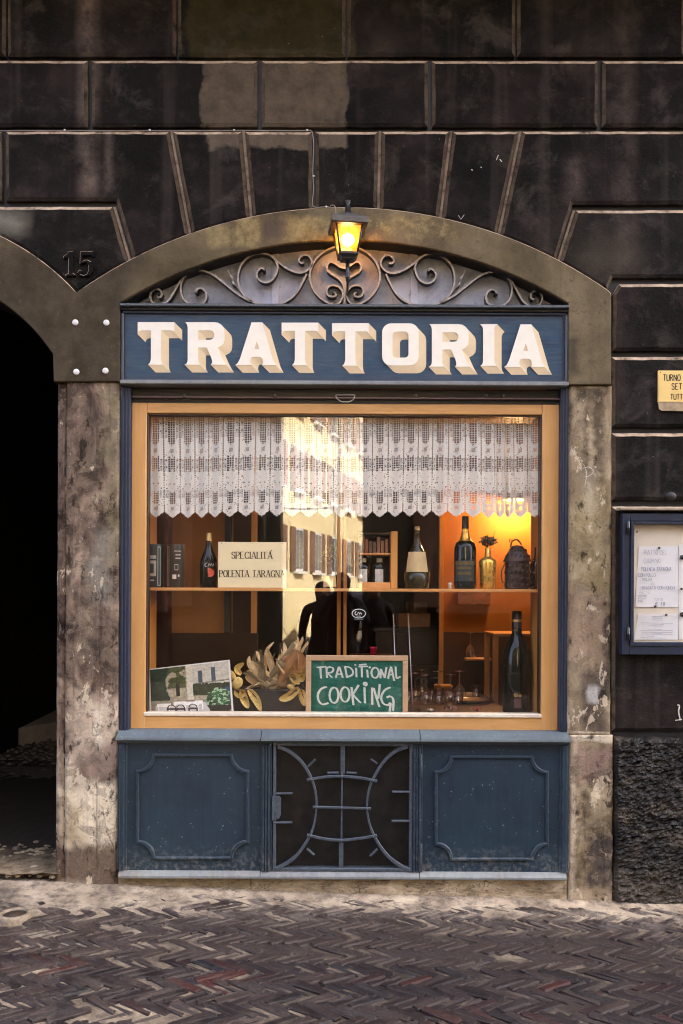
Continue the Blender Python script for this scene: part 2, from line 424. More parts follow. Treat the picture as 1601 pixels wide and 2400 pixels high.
    dr = k.noise(k.scale(k.shift(p, (5, 5, 0)), (26, 1, 1.1)), 1.0, 6, 0.7); c = k.mix(k.rng(dr, 0.56, 0.70, 0, 0.3 if right else 0.55), c, (0.05, 0.038, 0.028))
    sv = k.noise(k.scale(p, (30, 1, 1.6)), 1.0, 4); c = k.mix(k.rng(sv, 0.56, 0.8, 0, 0.3), c, (0.5, 0.42, 0.31))
    pit = k.rng(k.voro(p, 70), 0.10, 0.03); pm = k.rng(k.noise(k.shift(p, (9, 9, 1)), 8, 3), 0.5, 0.62)
    c = k.mix(k.ma('MULTIPLY', k.ma('MULTIPLY', pit, pm), 0.8), c, (0.03, 0.024, 0.02))
    fl = k.rng(k.voro(k.shift(p, (2.3, 1, .4)), 38), 0.10, 0.05); fm = k.rng(k.noise(k.shift(p, (1, 7, 3)), 6, 3), 0.54, 0.6)
    c = k.mix(k.ma('MULTIPLY', k.ma('MULTIPLY', fl, fm), 0.85), c, (0.55, 0.46, 0.33))
    c = k.mix(k.rng(fine, 0.54, 0.74, 0, 0.5), c, (0.05, 0.04, 0.03))
    h = k.ma('MULTIPLY_ADD', fkm, -0.25, k.ma('MULTIPLY_ADD', fine, 0.6, mid))
    return k.fin(k.bsdf(c, 0.82, k.bump(h, 0.9, 0.007), 0, 0.06))
def mk_blue(name, c0, wear=0.5, rough=0.42, bsc=60):
    k = M(name); p = k.pos()
    big = k.noise(p, 3.2, 4, 0.55); fine = k.noise(p, bsc, 4, 0.65); mid = k.noise(k.shift(p, (4, 4, 2)), 22, 5, 0.65)
    c = k.mix(k.rng(big, 0.32, 0.68), tuple(v * 0.8 for v in c0), (c0[0] * 1.15, c0[1] * 1.25, c0[2] * 1.1))
    c = k.mix(k.rng(mid, 0.5, 0.8, 0, 0.35), c, tuple(v * 1.8 for v in c0))
    pv = k.voro(k.shift(p, k_shift), 60)
    c = k.mix(k.ma('MULTIPLY', k.ma('MULTIPLY', k.rng(pv, 0.16, 0.10), k.rng(mid, 0.53, 0.60)), wear), c, (0.42, 0.42, 0.40))
    x, y = k.pxy(30, 20)
    br = k.noise(k.scale(p, (60, 20, 3)), 1.0, 4, 0.6); c = k.mix(k.rng(br, 0.45, 0.75, 0, 0.2), c, tuple(v * 1.5 for v in c0)); c = k.mix(k.rng(br, 0.5, 0.3, 0, 0.2), c, tuple(v * 0.55 for v in c0))
    dirt = k.noise(k.shift(p, (8, 3, 3)), 5, 7, 0.7); c = k.mix(k.rng(dirt, 0.54, 0.72, 0, 0.55), c, (c0[0] * 0.9, c0[1] * 0.75, c0[2] * 0.5))
    ew = k.ma('MULTIPLY', k.edge(0.0035), k.rng(k.noise(k.shift(p, (1, 2, 9)), 28, 5, 0.7), 0.38, 0.62)); c = k.mix(k.ma('MULTIPLY', ew, min(1.0, wear * 0.9)), c, (0.30, 0.30, 0.28))
    low = k.ma('MULTIPLY', k.rng(y, 1975, 2045), k.rng(k.noise(k.shift(p, (3, 1, 1)), 40, 5, 0.7), 0.48, 0.62))
    c = k.mix(k.ma('MULTIPLY', low, wear * 0.4), c, (0.40, 0.36, 0.29))
    return k.fin(k.bsdf(c, k.rng(mid, 0.3, 0.7, rough * 0.8, rough * 1.3), k.bump(k.ma('ADD', fine, mid), 0.10, 0.004), 0, 0.3))
k_shift = (2.0, 5.0, 1.0)
def mk_sign():
    k = M('brushed blue sign paint'); p = k.pos()
    a = k.noise(k.scale(p, (2.5, 1, 5)), 1.6, 6, 0.65, 0.8); b = k.noise(k.scale(p, (1.2, 1, 14)), 6, 5, 0.7); f = k.noise(p, 80, 3)
    c = k.ramp(a, [(0.26, (0.018, 0.034, 0.075)), (0.45, (0.030, 0.066, 0.108)), (0.6, (0.046, 0.082, 0.112)), (0.78, (0.085, 0.095, 0.12))])
    c = k.mix(k.rng(b, 0.45, 0.75, 0, 0.5), c, (0.12, 0.125, 0.13))
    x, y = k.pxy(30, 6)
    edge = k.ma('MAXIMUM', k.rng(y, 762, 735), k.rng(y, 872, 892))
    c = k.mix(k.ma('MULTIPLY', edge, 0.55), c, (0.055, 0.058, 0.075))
    return k.fin(k.bsdf(c, 0.5, k.bump(k.ma('ADD', b, f), 0.08, 0.003), 0, 0.15))
def mk_tymp():
    k = M('grey panel paint'); p = k.pos()
    a = k.noise(p, 4.5, 6, 0.65, 0.5); m_ = k.noise(k.shift(p, (1, 3, 8)), 24, 6, 0.7); f = k.noise(p, 90, 3)
    c = k.ramp(a, [(0.28, (0.12, 0.13, 0.155)), (0.46, (0.27, 0.29, 0.335)), (0.7, (0.44, 0.465, 0.52))])
    c = k.mix(k.rng(m_, 0.55, 0.72, 0, 0.65), c, (0.075, 0.07, 0.075))
    return k.fin(k.bsdf(c, 0.5, k.bump(k.ma('ADD', m_, f), 0.16, 0.004), 0, 0.4))
def mk_wood(name, ca, cb, axis='x', rough=0.42, sc=1.0, knots=True, coat=0.0):
    k = M(name); p = k.obj()
    s3 = {'x': (1.2, 18, 18), 'z': (18, 18, 1.2), 'y': (18, 1.2, 18)}[axis]
    g = k.noise(k.scale(p, tuple(v * sc for v in s3)), 1.6, 6, 0.65, 0.9); b = k.noise(p, 3.0, 3); f = k.noise(k.scale(p, tuple(v * 6 for v in s3)), 1.0, 3)
    c = k.mix(k.rng(g, 0.28, 0.72), ca, cb)
    c = k.mix(k.rng(b, 0.4, 0.75, 0, 0.35), c, tuple(v * 0.72 for v in ca))
    c = k.mix(k.rng(f, 0.62, 0.8, 0, 0.25), c, tuple(v * 0.5 for v in ca))
    return k.fin(k.bsdf(c, rough, k.bump(f, 0.07, 0.003), 0, 0.45, coat=coat))

STONE = mk_stone(); EDGE = mk_edge(g=1.25); EDGE2 = mk_edge('shaded brown stone edge', 0.22); EDGE3 = mk_edge('sandy joint mortar', 0.6); ARCH = mk_arch(); PIER_L = mk_pier(); PIER_R = mk_pier(True)
BLUE = mk_blue('blue shopfront paint', (0.019, 0.034, 0.052), 0.8)
BLUE_D = mk_blue('dark blue jamb paint', (0.018, 0.025, 0.048), 0.3, 0.5)
SILLP = mk_blue('worn blue sill paint', (0.10, 0.12, 0.14), 0.6, 0.5)
BLUE_L = mk_blue('worn pale blue ledge paint', (0.20, 0.205, 0.21), 0.5, 0.55)
SIGNP = mk_sign(); TYMP = mk_tymp()
WOODF = mk_wood('honey window wood', (0.56, 0.285, 0.088), (0.70, 0.385, 0.135), 'z', 0.4, 1.0)
WOODH = mk_wood('honey window wood rail', (0.50, 0.25, 0.075), (0.70, 0.385, 0.135), 'x', 0.4, 1.0)
WOODS = mk_wood('orange shelf wood', (0.60, 0.26, 0.07), (0.72, 0.35, 0.11), 'x', 0.45)
WOODV = mk_wood('orange post wood', (0.62, 0.26, 0.05), (0.74, 0.34, 0.08), 'z', 0.45)
WOODD = mk_wood('dark furniture wood', (0.035, 0.018, 0.008), (0.06, 0.03, 0.012), 'x', 0.4)
WOODP = mk_wood('pale chalkboard frame wood', (0.55, 0.34, 0.17), (0.70, 0.47, 0.26), 'x', 0.6)
IRON = simple('lit front grey iron', (0.30, 0.27, 0.225), 0.42, 0.0, 0.6, 0.35, 60, 0.25)
IRONB = simple("blue painted iron", (0.060, 0.076, 0.092), 0.42, 0.0, 0.6, 0.4, 70, 0.25)
IROND = simple('shaded iron sides', (0.045, 0.042, 0.042), 0.5, 0.0, 0.3, 0.3, 60, 0.25)
BLACK = simple('black metal', (0.012, 0.012, 0.012), 0.38, 0.0, 0.6, 0.3, 60, 0.2)
LETW = simple('cream letter paint', (0.86, 0.81, 0.66), 0.55, 0, 0.3, 0.04, 25, 0.05)
LETS = simple('beige letter shade paint', (0.70, 0.555, 0.33), 0.6, 0, 0.3, 0.06, 25, 0.05)
BLACKINK = simple('black ink', (0.02, 0.017, 0.013), 0.6, 0, 0.3, 0.1)
WHITE = simple('white plastic', (0.78, 0.75, 0.68), 0.5, 0, 0.4, 0.06, 50, 0.1)
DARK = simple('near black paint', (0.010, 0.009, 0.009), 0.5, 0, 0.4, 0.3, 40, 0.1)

# ================================================================== THE BUILDING
bld = empty('stone_building', (0, 0.2, 0))
setp(bld, 'dark sooty rusticated stone building with tan plaster arches and house number 15', 'building')

CX, CY = 806.0, 1569.0            # centre of the shop arch
RE, RI = 1081.0, 1004.0
PCX, PCY, PRI, PRE = -247.0, 1078.0, 447.0, 580.0
def on_ext(x):  return CY - math.sqrt(RE * RE - (x - CX) ** 2)
def on_int(x):  return CY - math.sqrt(RI * RI - (x - CX) ** 2)
def arcx(f, a, b, n): return [(a + (b - a) * i / n, f(a + (b - a) * i / n)) for i in range(n + 1)]
def parc(R, a, b, n):
    a0 = math.atan2(a[1] - PCY, a[0] - PCX); b0 = math.atan2(b[1] - PCY, b[0] - PCX)
    return [(PCX + R * math.cos(a0 + (b0 - a0) * i / n), PCY + R * math.sin(a0 + (b0 - a0) * i / n)) for i in range(n + 1)]
def w2(pts, d=0.0): return [W(*p, d) for p in pts]
VX = 181.0
VP = (VX, on_ext(VX))

# wall core behind the blocks, with the shop opening and the passage opening left free
gb = 2400
core = [(13800, gb), (13800, -5600), (-2600, -5600), (-2600, gb), (-640, gb), (-625, 830)]
core += parc(PRI + 6, (-619, 830), (125, 830), 24) + [(134, 832), (134, gb), (283, gb), (283, 712)] + arcx(lambda x: on_int(x) - 3, 290, 1324, 30) + [(1331, 712), (1331, gb)]
def no_edge(p): return 0
poly('wall_core', [w2(core)], 0.027, 0.42, [DARK], bld)

def stone_edge(p):
    n = p.normal
    if abs(n.y) > 0.95 or n.z < -0.35: return 0
    return 1 if n.z > 0.5 else 2  # worn pale tops, dim sides, dark undersides: light and shade painted by facing
BEV = 0.0155
jr = random.Random(99)
def rough_line(pts):
    out = []
    for i, p in enumerate(pts):
        q = pts[(i + 1) % len(pts)]; L = math.hypot(q[0] - p[0], q[1] - p[1]); n = max(1, int(L / 24))
        for j in range(n):
            t = j / n; e = 0.0 if j == 0 else 0.8
            out.append((p[0] + (q[0] - p[0]) * t + jr.uniform(-e, e), p[1] + (q[1] - p[1]) * t + jr.uniform(-e, e)))
    return out
def block(pts, y0=0.0, nm='stone_block', bev=BEV):
    pts = rough_line(pts); y0 += jr.uniform(-.002, .002)
    o = poly(nm, [w2(pts)], y0, 0.06, [STONE, EDGE, EDGE2], bld, bev, stone_edge)
    n = len(o.data.vertices); co = np.empty(n * 3); o.data.vertices.foreach_get('co', co); co = co.reshape(-1, 3)
    fr = co[:, 1] < y0 + bev * 1.3; co[fr, 1] = y0 + (co[fr, 1] - y0) * 0.5          # shallow chamfers
    o.data.vertices.foreach_set('co', co.ravel()); o.data.update()
    return o
g = 5.0                                              # half joint in photo pixels
def rect(l, t, r, b): return [(l, b), (r, b), (r, t), (l, t)]
# courses above the arch; y of joints: 137, 302 (light line sits just under)
top = [-780, -385, 15, 415, 812, 1210, 1608, 2005]
for a, b in zip(top, top[1:]): block(rect(a + 2.5, -30, b - 2.5, 131))
mid = [-590, -190, 210, 608, 1008, 1407, 1806, 2100]
for a, b in zip(mid, mid[1:]): block(rect(a + g, 141, b - g, 296))
# further courses above the picture frame, for the shade they give and for a camera step back
yb = -42
for r_ in range(3):
    xs = [-780 + 200 * (r_ % 2) + 398 * i for i in range(8)]
    for a, b in zip(xs, xs[1:]): block(rect(a + 3, yb - 155, b - 3, yb))
    yb -= 168
BT = 307
# voussoirs
J = [((400, BT), (446, on_ext(446))), ((570, BT), (589, on_ext(589))), ((735, BT), (736, on_ext(736))), ((891, BT), (887, on_ext(887))), ((1058, BT), (1032, on_ext(1032))), ((1221, BT), (1169, on_ext(1169)))]
gap = 4.5
for (a0, a1), (b0, b1) in zip(J, J[1:]):
    bot = arcx(on_ext, a1[0] + gap, b1[0] - gap, 6)
    block([(a0[0] + gap, BT)] + bot + [(b0[0] - gap, BT)])
for (q0, q1) in J[:2] + J[3:] + [((267, 486), (305, on_ext(305))), ((1347, 494), (1308, on_ext(1308)))]:
    pl = [(q0[0] - 3.2, q0[1] - 3), (q1[0] - 3.2, q1[1] + 4), (q1[0] + 3.2, q1[1] + 4), (q0[0] + 3.2, q0[1] - 3)]
    poly('joint_mortar', [w2(pl)], 0.010, 0.03, [EDGE3], bld)
# big blocks left and right of the voussoirs
block([(13, BT), (13, 470), (272, 470)] + arcx(on_ext, 313, 446 - gap, 6) + [(400 - gap, BT)])
block([(1221 + gap, BT)] + arcx(on_ext, 1169 + gap, 1303, 6) + [(1343, 478), (1700, 478), (1700, BT)])
block(rect(-395, BT, 3, 470)); block(rect(1710, BT, 2100, 478)); block(rect(-800, BT, -405, 470))
# the block carrying the number, between the two arches
EX0 = (-247 + 1, 0)
spand = [(262, 484)] + [(300, on_ext(302) - 1)] + arcx(on_ext, 296, VX + 3, 8) + parc(PRE, (VX - 4, VP[1]), (-247, 498), 14) + [(-247, 484)]
block(spand)
spl = [(-257, 484), (-257, 498)] + parc(PRE, (-257, 498), (-640, 640), 14) + [(-800, 660), (-800, 484)]
block(spl)
block([(1351, 492), (1700, 492), (1700, 650), (1437, 650), (1424, on_ext(1424) - 4)] + arcx(on_ext, 1420, 1312, 8))
RB = [(665, 822), (836, 1001), (1015, 1172), (1187, 1714)]
for i, (t, b) in enumerate(RB):
    l = 1435 if i else 1437
    if i == 0: block([(1452, t), (1700, t), (1700, b), (l, b), (l, 690)])
    else: block(rect(l, t, 1700, b))
    block(rect(1710, t, 2100, b))
# rubble-faced plinth stones low on the right, and far left beyond the passage
def rubble(l, t, r, b, seed, depth=0.034):
    x0, x1, z0, z1 = RC(l, t, r, b)
    nx, nz = int((x1 - x0) / 0.0065), int((z1 - z0) / 0.0065)
    xs = np.linspace(x0, x1, nx + 1); zs = np.linspace(z0, z1, nz + 1)
    X, Z = np.meshgrid(xs, zs, indexing='ij')
    wx = X + 0.25 * Z + 0.02 * fbm(X * 20, Z * 20, 2, seed + 9); wz = Z - 0.3 * X
    h = fbm(wx * 20, wz * 46, 4, seed, 0.58)
    h = 1 - np.abs(h - 0.5) * 2.6
    h2 = fbm(X * 6, Z * 8, 2, seed + 5)
    rim = np.minimum(np.minimum(X - x0, x1 - X), np.minimum(Z - z0, z1 - Z)); rim = np.clip(rim / 0.02, 0, 1)
    Y = 0.02 - rim * (depth * (0.25 + 0.75 * h) * (0.6 + 0.7 * h2)) - rim * 0.008
    v = np.stack([X, Y, Z], -1).reshape(-1, 3)
    f = []
    m_ = nz + 1
    for i in range(nx):
        for j in range(nz):
            a = i * m_ + j; f.append((a, a + m_, a + m_ + 1, a + 1))
    return pyd('rough_stone_block', v, f, RUB, bld)
def mk_rub():
    k = M('rough dark stone'); p = k.pos()
    n = k.noise(p, 9, 5, 0.65); f = k.noise(p, 90, 4, 0.7)
    c = k.ramp(n, [(0.3, (0.006, 0.005, 0.0036)), (0.52, (0.016, 0.013, 0.0095)), (0.72, (0.08, 0.064, 0.044))])
    x, y = k.pxy(60, 5)
    c = k.mix(k.ma('MULTIPLY', k.rng(y, 2000, 2120), 0.5), c, (0.13, 0.105, 0.075))
    return k.fin(k.bsdf(c, 0.42, k.bump(f, 0.6, 0.006), 0, 0.25))
RUB = mk_rub()
rubble(1437, 1728, 1760, 2150, 3)
rubble(1770, 1728, 2100, 2150, 13)
ov = B(); ov.box(PX(1436), PX(2100), 0.02, 0.06, PZ(2150), PZ(1714), 0); ov.done('joint_backing', DARK, bld)

# plastered arch bands with the broad upper parts of the pillars
band = arcx(on_ext, VX, 1424, 48) + [(1431, 690), (1431, 903), (1331, 903), (1331, 712)] + arcx(on_int, 1325, 288, 44) + [(283, 712), (283, 896), (128, 896), (126, 832)]
band += parc(PRI, (125, 830), (-619, 830), 36) + [(-622, 896), (-775, 896), (-775, 720)] + parc(PRE, (-650, 655), (VX, VP[1]), 36)[:-1]
def arch_edge(p): return 1 if (abs(p.normal.y) < 0.9 and p.normal.z > 0.25) else 0  # upward edges of the band coloured pale as if lit from above
poly('arch_surround', [w2(band)], -0.014, 0.075, [ARCH, EDGE], bld, 0.004, arch_edge)

def rough_slab(name, l, t, r, b, y0, y1, amp, mat, seed, step=0.012, erode=0.0):
    x0, x1, z0, z1 = RC(l, t, r, b)
    nx, nz = max(3, int((x1 - x0) / step)), max(3, int((z1 - z0) / step))
    xs = np.linspace(x0, x1, nx + 1); zs = np.linspace(z0, z1, nz + 1)
    X, Z = np.meshgrid(xs, zs, indexing='ij')
    rim = np.minimum(X - x0, x1 - X); rimn = np.clip(rim / 0.01, 0, 1)
    Y = y0 + amp * (fbm(X * 9, Z * 7, 5, seed) - 0.5) * 2 + (1 - rimn) * 0.006
    ch = fbm(X * 26 + 4, Z * 16, 3, seed + 21)
    Y += np.where(ch > 0.63, amp * 1.1, 0)
    ex = (fbm(X * 0 + 3, Z * 14, 4, seed + 4) - 0.5) * erode
    X = X + np.where(rim < 1e-6, ex, 0)
    n0 = (nx + 1) * (nz + 1)
    v = list(np.stack([X, Y, Z], -1).reshape(-1, 3)); f = []
    m_ = nz + 1
    for i in range(nx):
        for j in range(nz):
            a = i * m_ + j; f.append((a, a + m_, a + m_ + 1, a + 1))
    ring = [i * m_ for i in range(nx + 1)] + [nx * m_ + j for j in range(1, nz + 1)] + [i * m_ + nz for i in range(nx - 1, -1, -1)] + [j for j in range(nz - 1, 0, -1)]
    base = len(v)
    for q in ring: v.append((v[q][0], y1, v[q][2]))
    L = len(ring)
    for i in range(L):
        j = (i + 1) % L; f.append((ring[j], ring[i], base + i, base + j))
    return pyd(name, v, f, mat, bld, True)
rough_slab('pillar', 153, 896, 277, 2125, -0.002, 0.3, 0.0035, PIER_L, 31, 0.012, 0.004)
rough_slab('pillar_edge', 129, 896, 152, 2125, 0.022, 0.3, 0.003, PIER_L, 37, 0.012, 0.004)
rough_slab('pillar', 1332, 904, 1433, 1722, 0.0, 0.3, 0.003, PIER_R, 41, 0.012, 0.004)
rough_slab('pillar_base', 1333, 1723, 1436, 2150, -0.006, 0.3, 0.005, PIER_R, 47, 0.010, 0.006)
def mk_plinth():
    k = M('crumbling plinth plaster'); p = k.pos()
    n = k.noise(k.scale(p, (3, 3, 9)), 2.2, 6, 0.65, 1.0); f = k.noise(p, 110, 4, 0.7)
    c = k.ramp(n, [(0.3, (0.17, 0.125, 0.07)), (0.5, (0.40, 0.31, 0.19)), (0.72, (0.62, 0.51, 0.35))])
    ck = k.noise(k.scale(k.shift(p, (4, 4, 4)), (3, 3, 8)), 1.6, 6, 0.7, 0.6); c = k.mix(k.rng(k.ma('ABSOLUTE', k.ma('SUBTRACT', ck, 0.5)), 0.012, 0.004, 0, 0.85), c, (0.03, 0.022, 0.015))
    x, y = k.pxy(80, 5); c = k.mix(k.rng(x, 900, 550, 0, 0.6), c, (0.15, 0.115, 0.06))
    return k.fin(k.bsdf(c, 0.85, k.bump(k.ma('ADD', n, f), 0.6, 0.01), 0, 0.2))
rough_slab('plinth', 275, 2050, 1334, 2150, 0.004, 0.3, 0.006, mk_plinth(), 53, 0.012)

# house number: dark metal numerals set on the stone
F6 = zoomf(3.36, 0, 500)
def stroke_poly(pts, wid):
    """outline of a thick polyline in the facade plane (x,z lists in metres), wid number or list"""
    P = [Vector(p) for p in pts]
    if not isinstance(wid, (list, tuple)): wid = [wid] * len(P)
    L, R_ = [], []
    for i, p in enumerate(P):
        t = P[min(i + 1, len(P) - 1)] - P[max(i - 1, 0)]
        t = t.normalized() if t.length > 1e-9 else Vector((1, 0))
        n = Vector((-t.y, t.x)); L.append(p + n * wid[i] / 2); R_.append(p - n * wid[i] / 2)
    return [tuple(v) for v in L + R_[::-1]]
NUM = simple('dark numeral metal', (0.004, 0.0035, 0.003), 0.6, 0, 0.08)
hn = B().done('house_number', NUM, bld)
one = F6([(548, 308), (582, 308), (582, 478), (600, 490), (600, 505), (522, 505), (522, 490), (546, 480), (546, 362), (505, 362), (505, 345), (530, 330)])
for nm, loops in (('numeral', [one]),
                  ('numeral', [F6([(637, 308), (728, 308), (742, 302), (745, 350), (735, 352), (722, 338), (655, 340), (653, 385), (690, 372), (725, 388), (742, 425), (738, 468), (712, 498), (668, 508), (632, 498), (616, 474), (628, 452), (650, 456), (655, 476), (640, 486), (665, 495), (690, 485), (704, 455), (702, 415), (682, 394), (655, 402), (640, 412), (634, 404)])])):
    o = poly(nm, [w2(L) for L in loops], -0.014, 0.004, [NUM, EDGE], None, 0.0022, lambda p: 1 if (abs(p.normal.y) < 0.85 and p.normal.z - p.normal.x * .6 > 0.35) else 0)
    o.parent = hn
# four white wall plugs on the left pillar
for q in ((602, 868), (845, 870), (610, 1256), (838, 1247)):
    x, z = W(*F6([q])[0])
    b = B(); b.lathe([(0, -0.005), (0.010, -0.005), (0.0142, -0.002), (0.0142, 0.003)], (0, 0, 0), 18)
    o = b.done('wall_plug', WHITE, bld); o.data.transform(Matrix.Translation((x, -0.016, z)) @ Matrix.Rotation(math.radians(-90), 4, 'X'))

# chalk marks and scratches people have left on the walls, and a dark lump standing in for a hole
CHK = simple('old chalk', (.62, .58, .50), .9)
def mark(P, wid, y=-.007):
    b = B(); q = w2(P); pl = stroke_poly(q, wid); n = len(q); vs_ = [b.bm.verts.new((x, y, z)) for x, z in pl]
    for i in range(n - 1): b.bm.faces.new((vs_[i], vs_[i + 1], vs_[2 * n - 2 - i], vs_[2 * n - 1 - i]))
    b.done('chalk_mark', CHK, bld)
mark(spline([(1366, 1098), (1380, 1095), (1390, 1106), (1380, 1116), (1370, 1118)], 4), .0026); mark(spline([(1372, 1098), (1374, 1116), (1370, 1138)], 4), .0026)
mark(spline([(1587, 1652), (1592, 1654), (1590, 1668), (1594, 1688)], 3), .006, -.004); mark([(1582, 1688), (1598, 1686)], .004, -.0042)
mark([(1074, 505), (1080, 515), (1088, 504)], .0022, -.004); mark([(1163, 376), (1168, 364)], .003, -.004); mark([(1171, 374), (1176, 380)], .004, -.004); mark([(1104, 398), (1108, 400)], .004, -.004); mark([(1126, 392), (1129, 394)], .004, -.004)
bb = B(); bx_, bz_ = W(1572, 1163); bb.sphere((bx_, .0, bz_), .028, 12, (1, .35, .75)); bb.done('hole_plug', DARK, bld)

# mass of the building behind (roof, depth) and an unseen slab added above the frame to shade the top courses
boxo('building_mass', -5.3, 26.0, 9.1, 12.0, -0.3, 16.0, STONE, bld)
boxo('upper_floors', -5.3, 26.0, 0.43, 9.1, 3.6, 16.0, STONE, bld)
boxo('side_wall', 3.4, 26.0, 0.43, 9.1, -0.3, 3.6, STONE, bld)
boxo('side_wall', -5.3, -3.7, 0.43, 9.1, -0.3, 3.6, STONE, bld)
shd_slab = boxo('added_shade_slab', -3.2, 3.2, -0.92, 0.02, 4.62, 4.82, STONE, bld, 0.02)
for i in range(5):
    x = -2.9 + i * 1.45
    b = B(); me = None
    o = poly('shade_slab_bracket', [[(0, 0), (0.0, 0.34), (-0.62, 0.34), (-0.62, 0.25), (-0.25, 0.16), (-0.08, 0.0)]], -0.08, 0.08, [STONE], bld, 0.01)
    o.data.transform(Matrix.Translation((x, 0.0, 4.28)) @ Matrix.Rotation(math.radians(90), 4, 'Z'))

# ------------------------------------------------------------------ passage behind the left arch
def mk_pass(name, c):
    k = M(name); p = k.pos(); n = k.noise(p, 5, 6, 0.65)
    cc = k.mix(k.rng(n, 0.3, 0.7), tuple(v * 0.5 for v in c), c)
    return k.fin(k.bsdf(cc, 0.8, k.bump(n, 0.4, 0.01), 0, 0.2))
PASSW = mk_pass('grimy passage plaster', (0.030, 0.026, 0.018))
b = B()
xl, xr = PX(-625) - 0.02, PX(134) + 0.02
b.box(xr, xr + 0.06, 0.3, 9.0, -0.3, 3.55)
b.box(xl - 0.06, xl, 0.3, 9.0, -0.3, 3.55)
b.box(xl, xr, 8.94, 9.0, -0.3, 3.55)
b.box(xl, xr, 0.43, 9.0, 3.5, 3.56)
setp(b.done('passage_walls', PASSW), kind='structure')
# ================================================================== GROUND AND PAVING
SL = -0.027
def gz(x): return SL * max(-4.0, min(4.0, x))
def mk_ground():
    k = M('street brick far'); p = k.pos()
    q = k.n('ShaderNodeTexBrick'); k.inp(q.inputs['Vector'], k.scale(p, (4, 4, 4)))
    q.inputs['Color1'].default_value = (0.042, 0.030, 0.022, 1); q.inputs['Color2'].default_value = (0.03, 0.022, 0.017, 1); q.inputs['Mortar'].default_value = (0.06, 0.05, 0.04, 1)
    n = k.noise(p, 3, 5); c = k.mix(k.rng(n, 0.3, 0.7, 0, 0.5), q.outputs[0], (0.035, 0.026, 0.022))
    return k.fin(k.bsdf(c, 0.75, k.bump(k.noise(p, 30, 4), 0.4, 0.01), 0, 0.3))
xs = [-150, -40, -12, -4, -2, 0, 2, 4, 12, 40, 150]; ys = [-200, -60, -20, -8, -2.3, 0.35, 40, 150]
vv = [(x, y, gz(x) - 0.045) for x in xs for y in ys]; ff = []
for i in range(len(xs) - 1):
    for j in range(len(ys) - 1):
        if xs[i] >= -4 and xs[i + 1] <= 4 and ys[j] == -2.3: continue
        a = i * len(ys) + j; ff.append((a, a + len(ys), a + len(ys) + 1, a + 1))
setp(pyd('ground', vv, ff, mk_ground()), kind='structure')

# mortar bed: a lumpy sheet that rises against the wall and buries the bricks there
def bury(X, Y):
    """how far the pale mortar stands above its usual level"""
    e = fbm(X * 2.2 + 9, Y * 3, 3, 77)
    d = -Y
    wall = np.clip(1 - d / (0.17 + 0.16 * e + 0.05 * (X < -0.3)), 0, 1)
    left = np.clip(1 - np.hypot((X + 1.25) / 0.75, (d - 0.15) / 0.45), 0, 1) * 0.55
    return np.clip(wall ** 0.7 * 1.0 + left * (0.4 + e), 0, 1.2)
nx, ny = 420, 150
X, Y = np.meshgrid(np.linspace(-4, 4, nx + 1), np.linspace(-2.3, 0.30, ny + 1), indexing='ij')
G = SL * X
H = G - 0.0078 + 0.0105 * bury(X, Y) + 0.009 * (fbm(X * 14, Y * 14, 4, 5) - 0.5) + 0.022 * (fbm(X * 1.7, Y * 2.2, 2, 8) - 0.5)
H += np.clip(1 + Y / 0.05, 0, 1) * 0.012
v = np.stack([X, Y, H], -1).reshape(-1, 3); m_ = ny + 1
idx = np.arange(nx * ny); i_, j_ = idx // ny, idx % ny; a = i_ * m_ + j_
me = bpy.data.meshes.new('street_paving')
me.vertices.add(len(v)); me.vertices.foreach_set('co', v.ravel())
F = np.stack([a, a + m_, a + m_ + 1, a + 1], -1)
me.loops.add(F.size); me.loops.foreach_set('vertex_index', F.ravel().astype(np.int32))
me.polygons.add(len(F)); me.polygons.foreach_set('loop_start', np.arange(0, F.size, 4, dtype=np.int32)); me.polygons.foreach_set('loop_total', np.full(len(F), 4, np.int32))
me.polygons.foreach_set('use_smooth', np.ones(len(F), bool)); me.update(); me.validate()
def mk_mortar():
    k = M('pale gritty mortar'); p = k.pos()
    n = k.noise(p, 5, 6, 0.65); f = k.noise(p, 120, 4, 0.7); sp = k.voro(p, 130)
    c = k.ramp(n, [(0.30, (0.11, 0.085, 0.06)), (0.48, (0.32, 0.255, 0.175)), (0.7, (0.52, 0.43, 0.30))])
    c = k.mix(k.rng(k.noise(k.shift(p, (3, 3, 3)), 17, 5, 0.7), 0.46, 0.66, 0, 0.8), c, (0.075, 0.058, 0.052))
    o = k.sep(p)
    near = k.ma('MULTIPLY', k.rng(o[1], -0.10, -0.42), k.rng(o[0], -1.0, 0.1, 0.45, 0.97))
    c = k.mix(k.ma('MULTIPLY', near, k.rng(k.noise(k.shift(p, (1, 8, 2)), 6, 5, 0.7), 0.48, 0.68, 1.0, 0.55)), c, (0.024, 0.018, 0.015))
    c = k.mix(k.rng(sp, 0.22, 0.08, 0, 0.5), c, (0.05, 0.042, 0.04))
    return k.fin(k.bsdf(c, 0.9, k.bump(k.ma('ADD', f, sp), 0.5, 0.005), 0, 0.2))
paving = mesh_obj('street_paving', me, None, mk_mortar())
setp(paving, kind='structure')

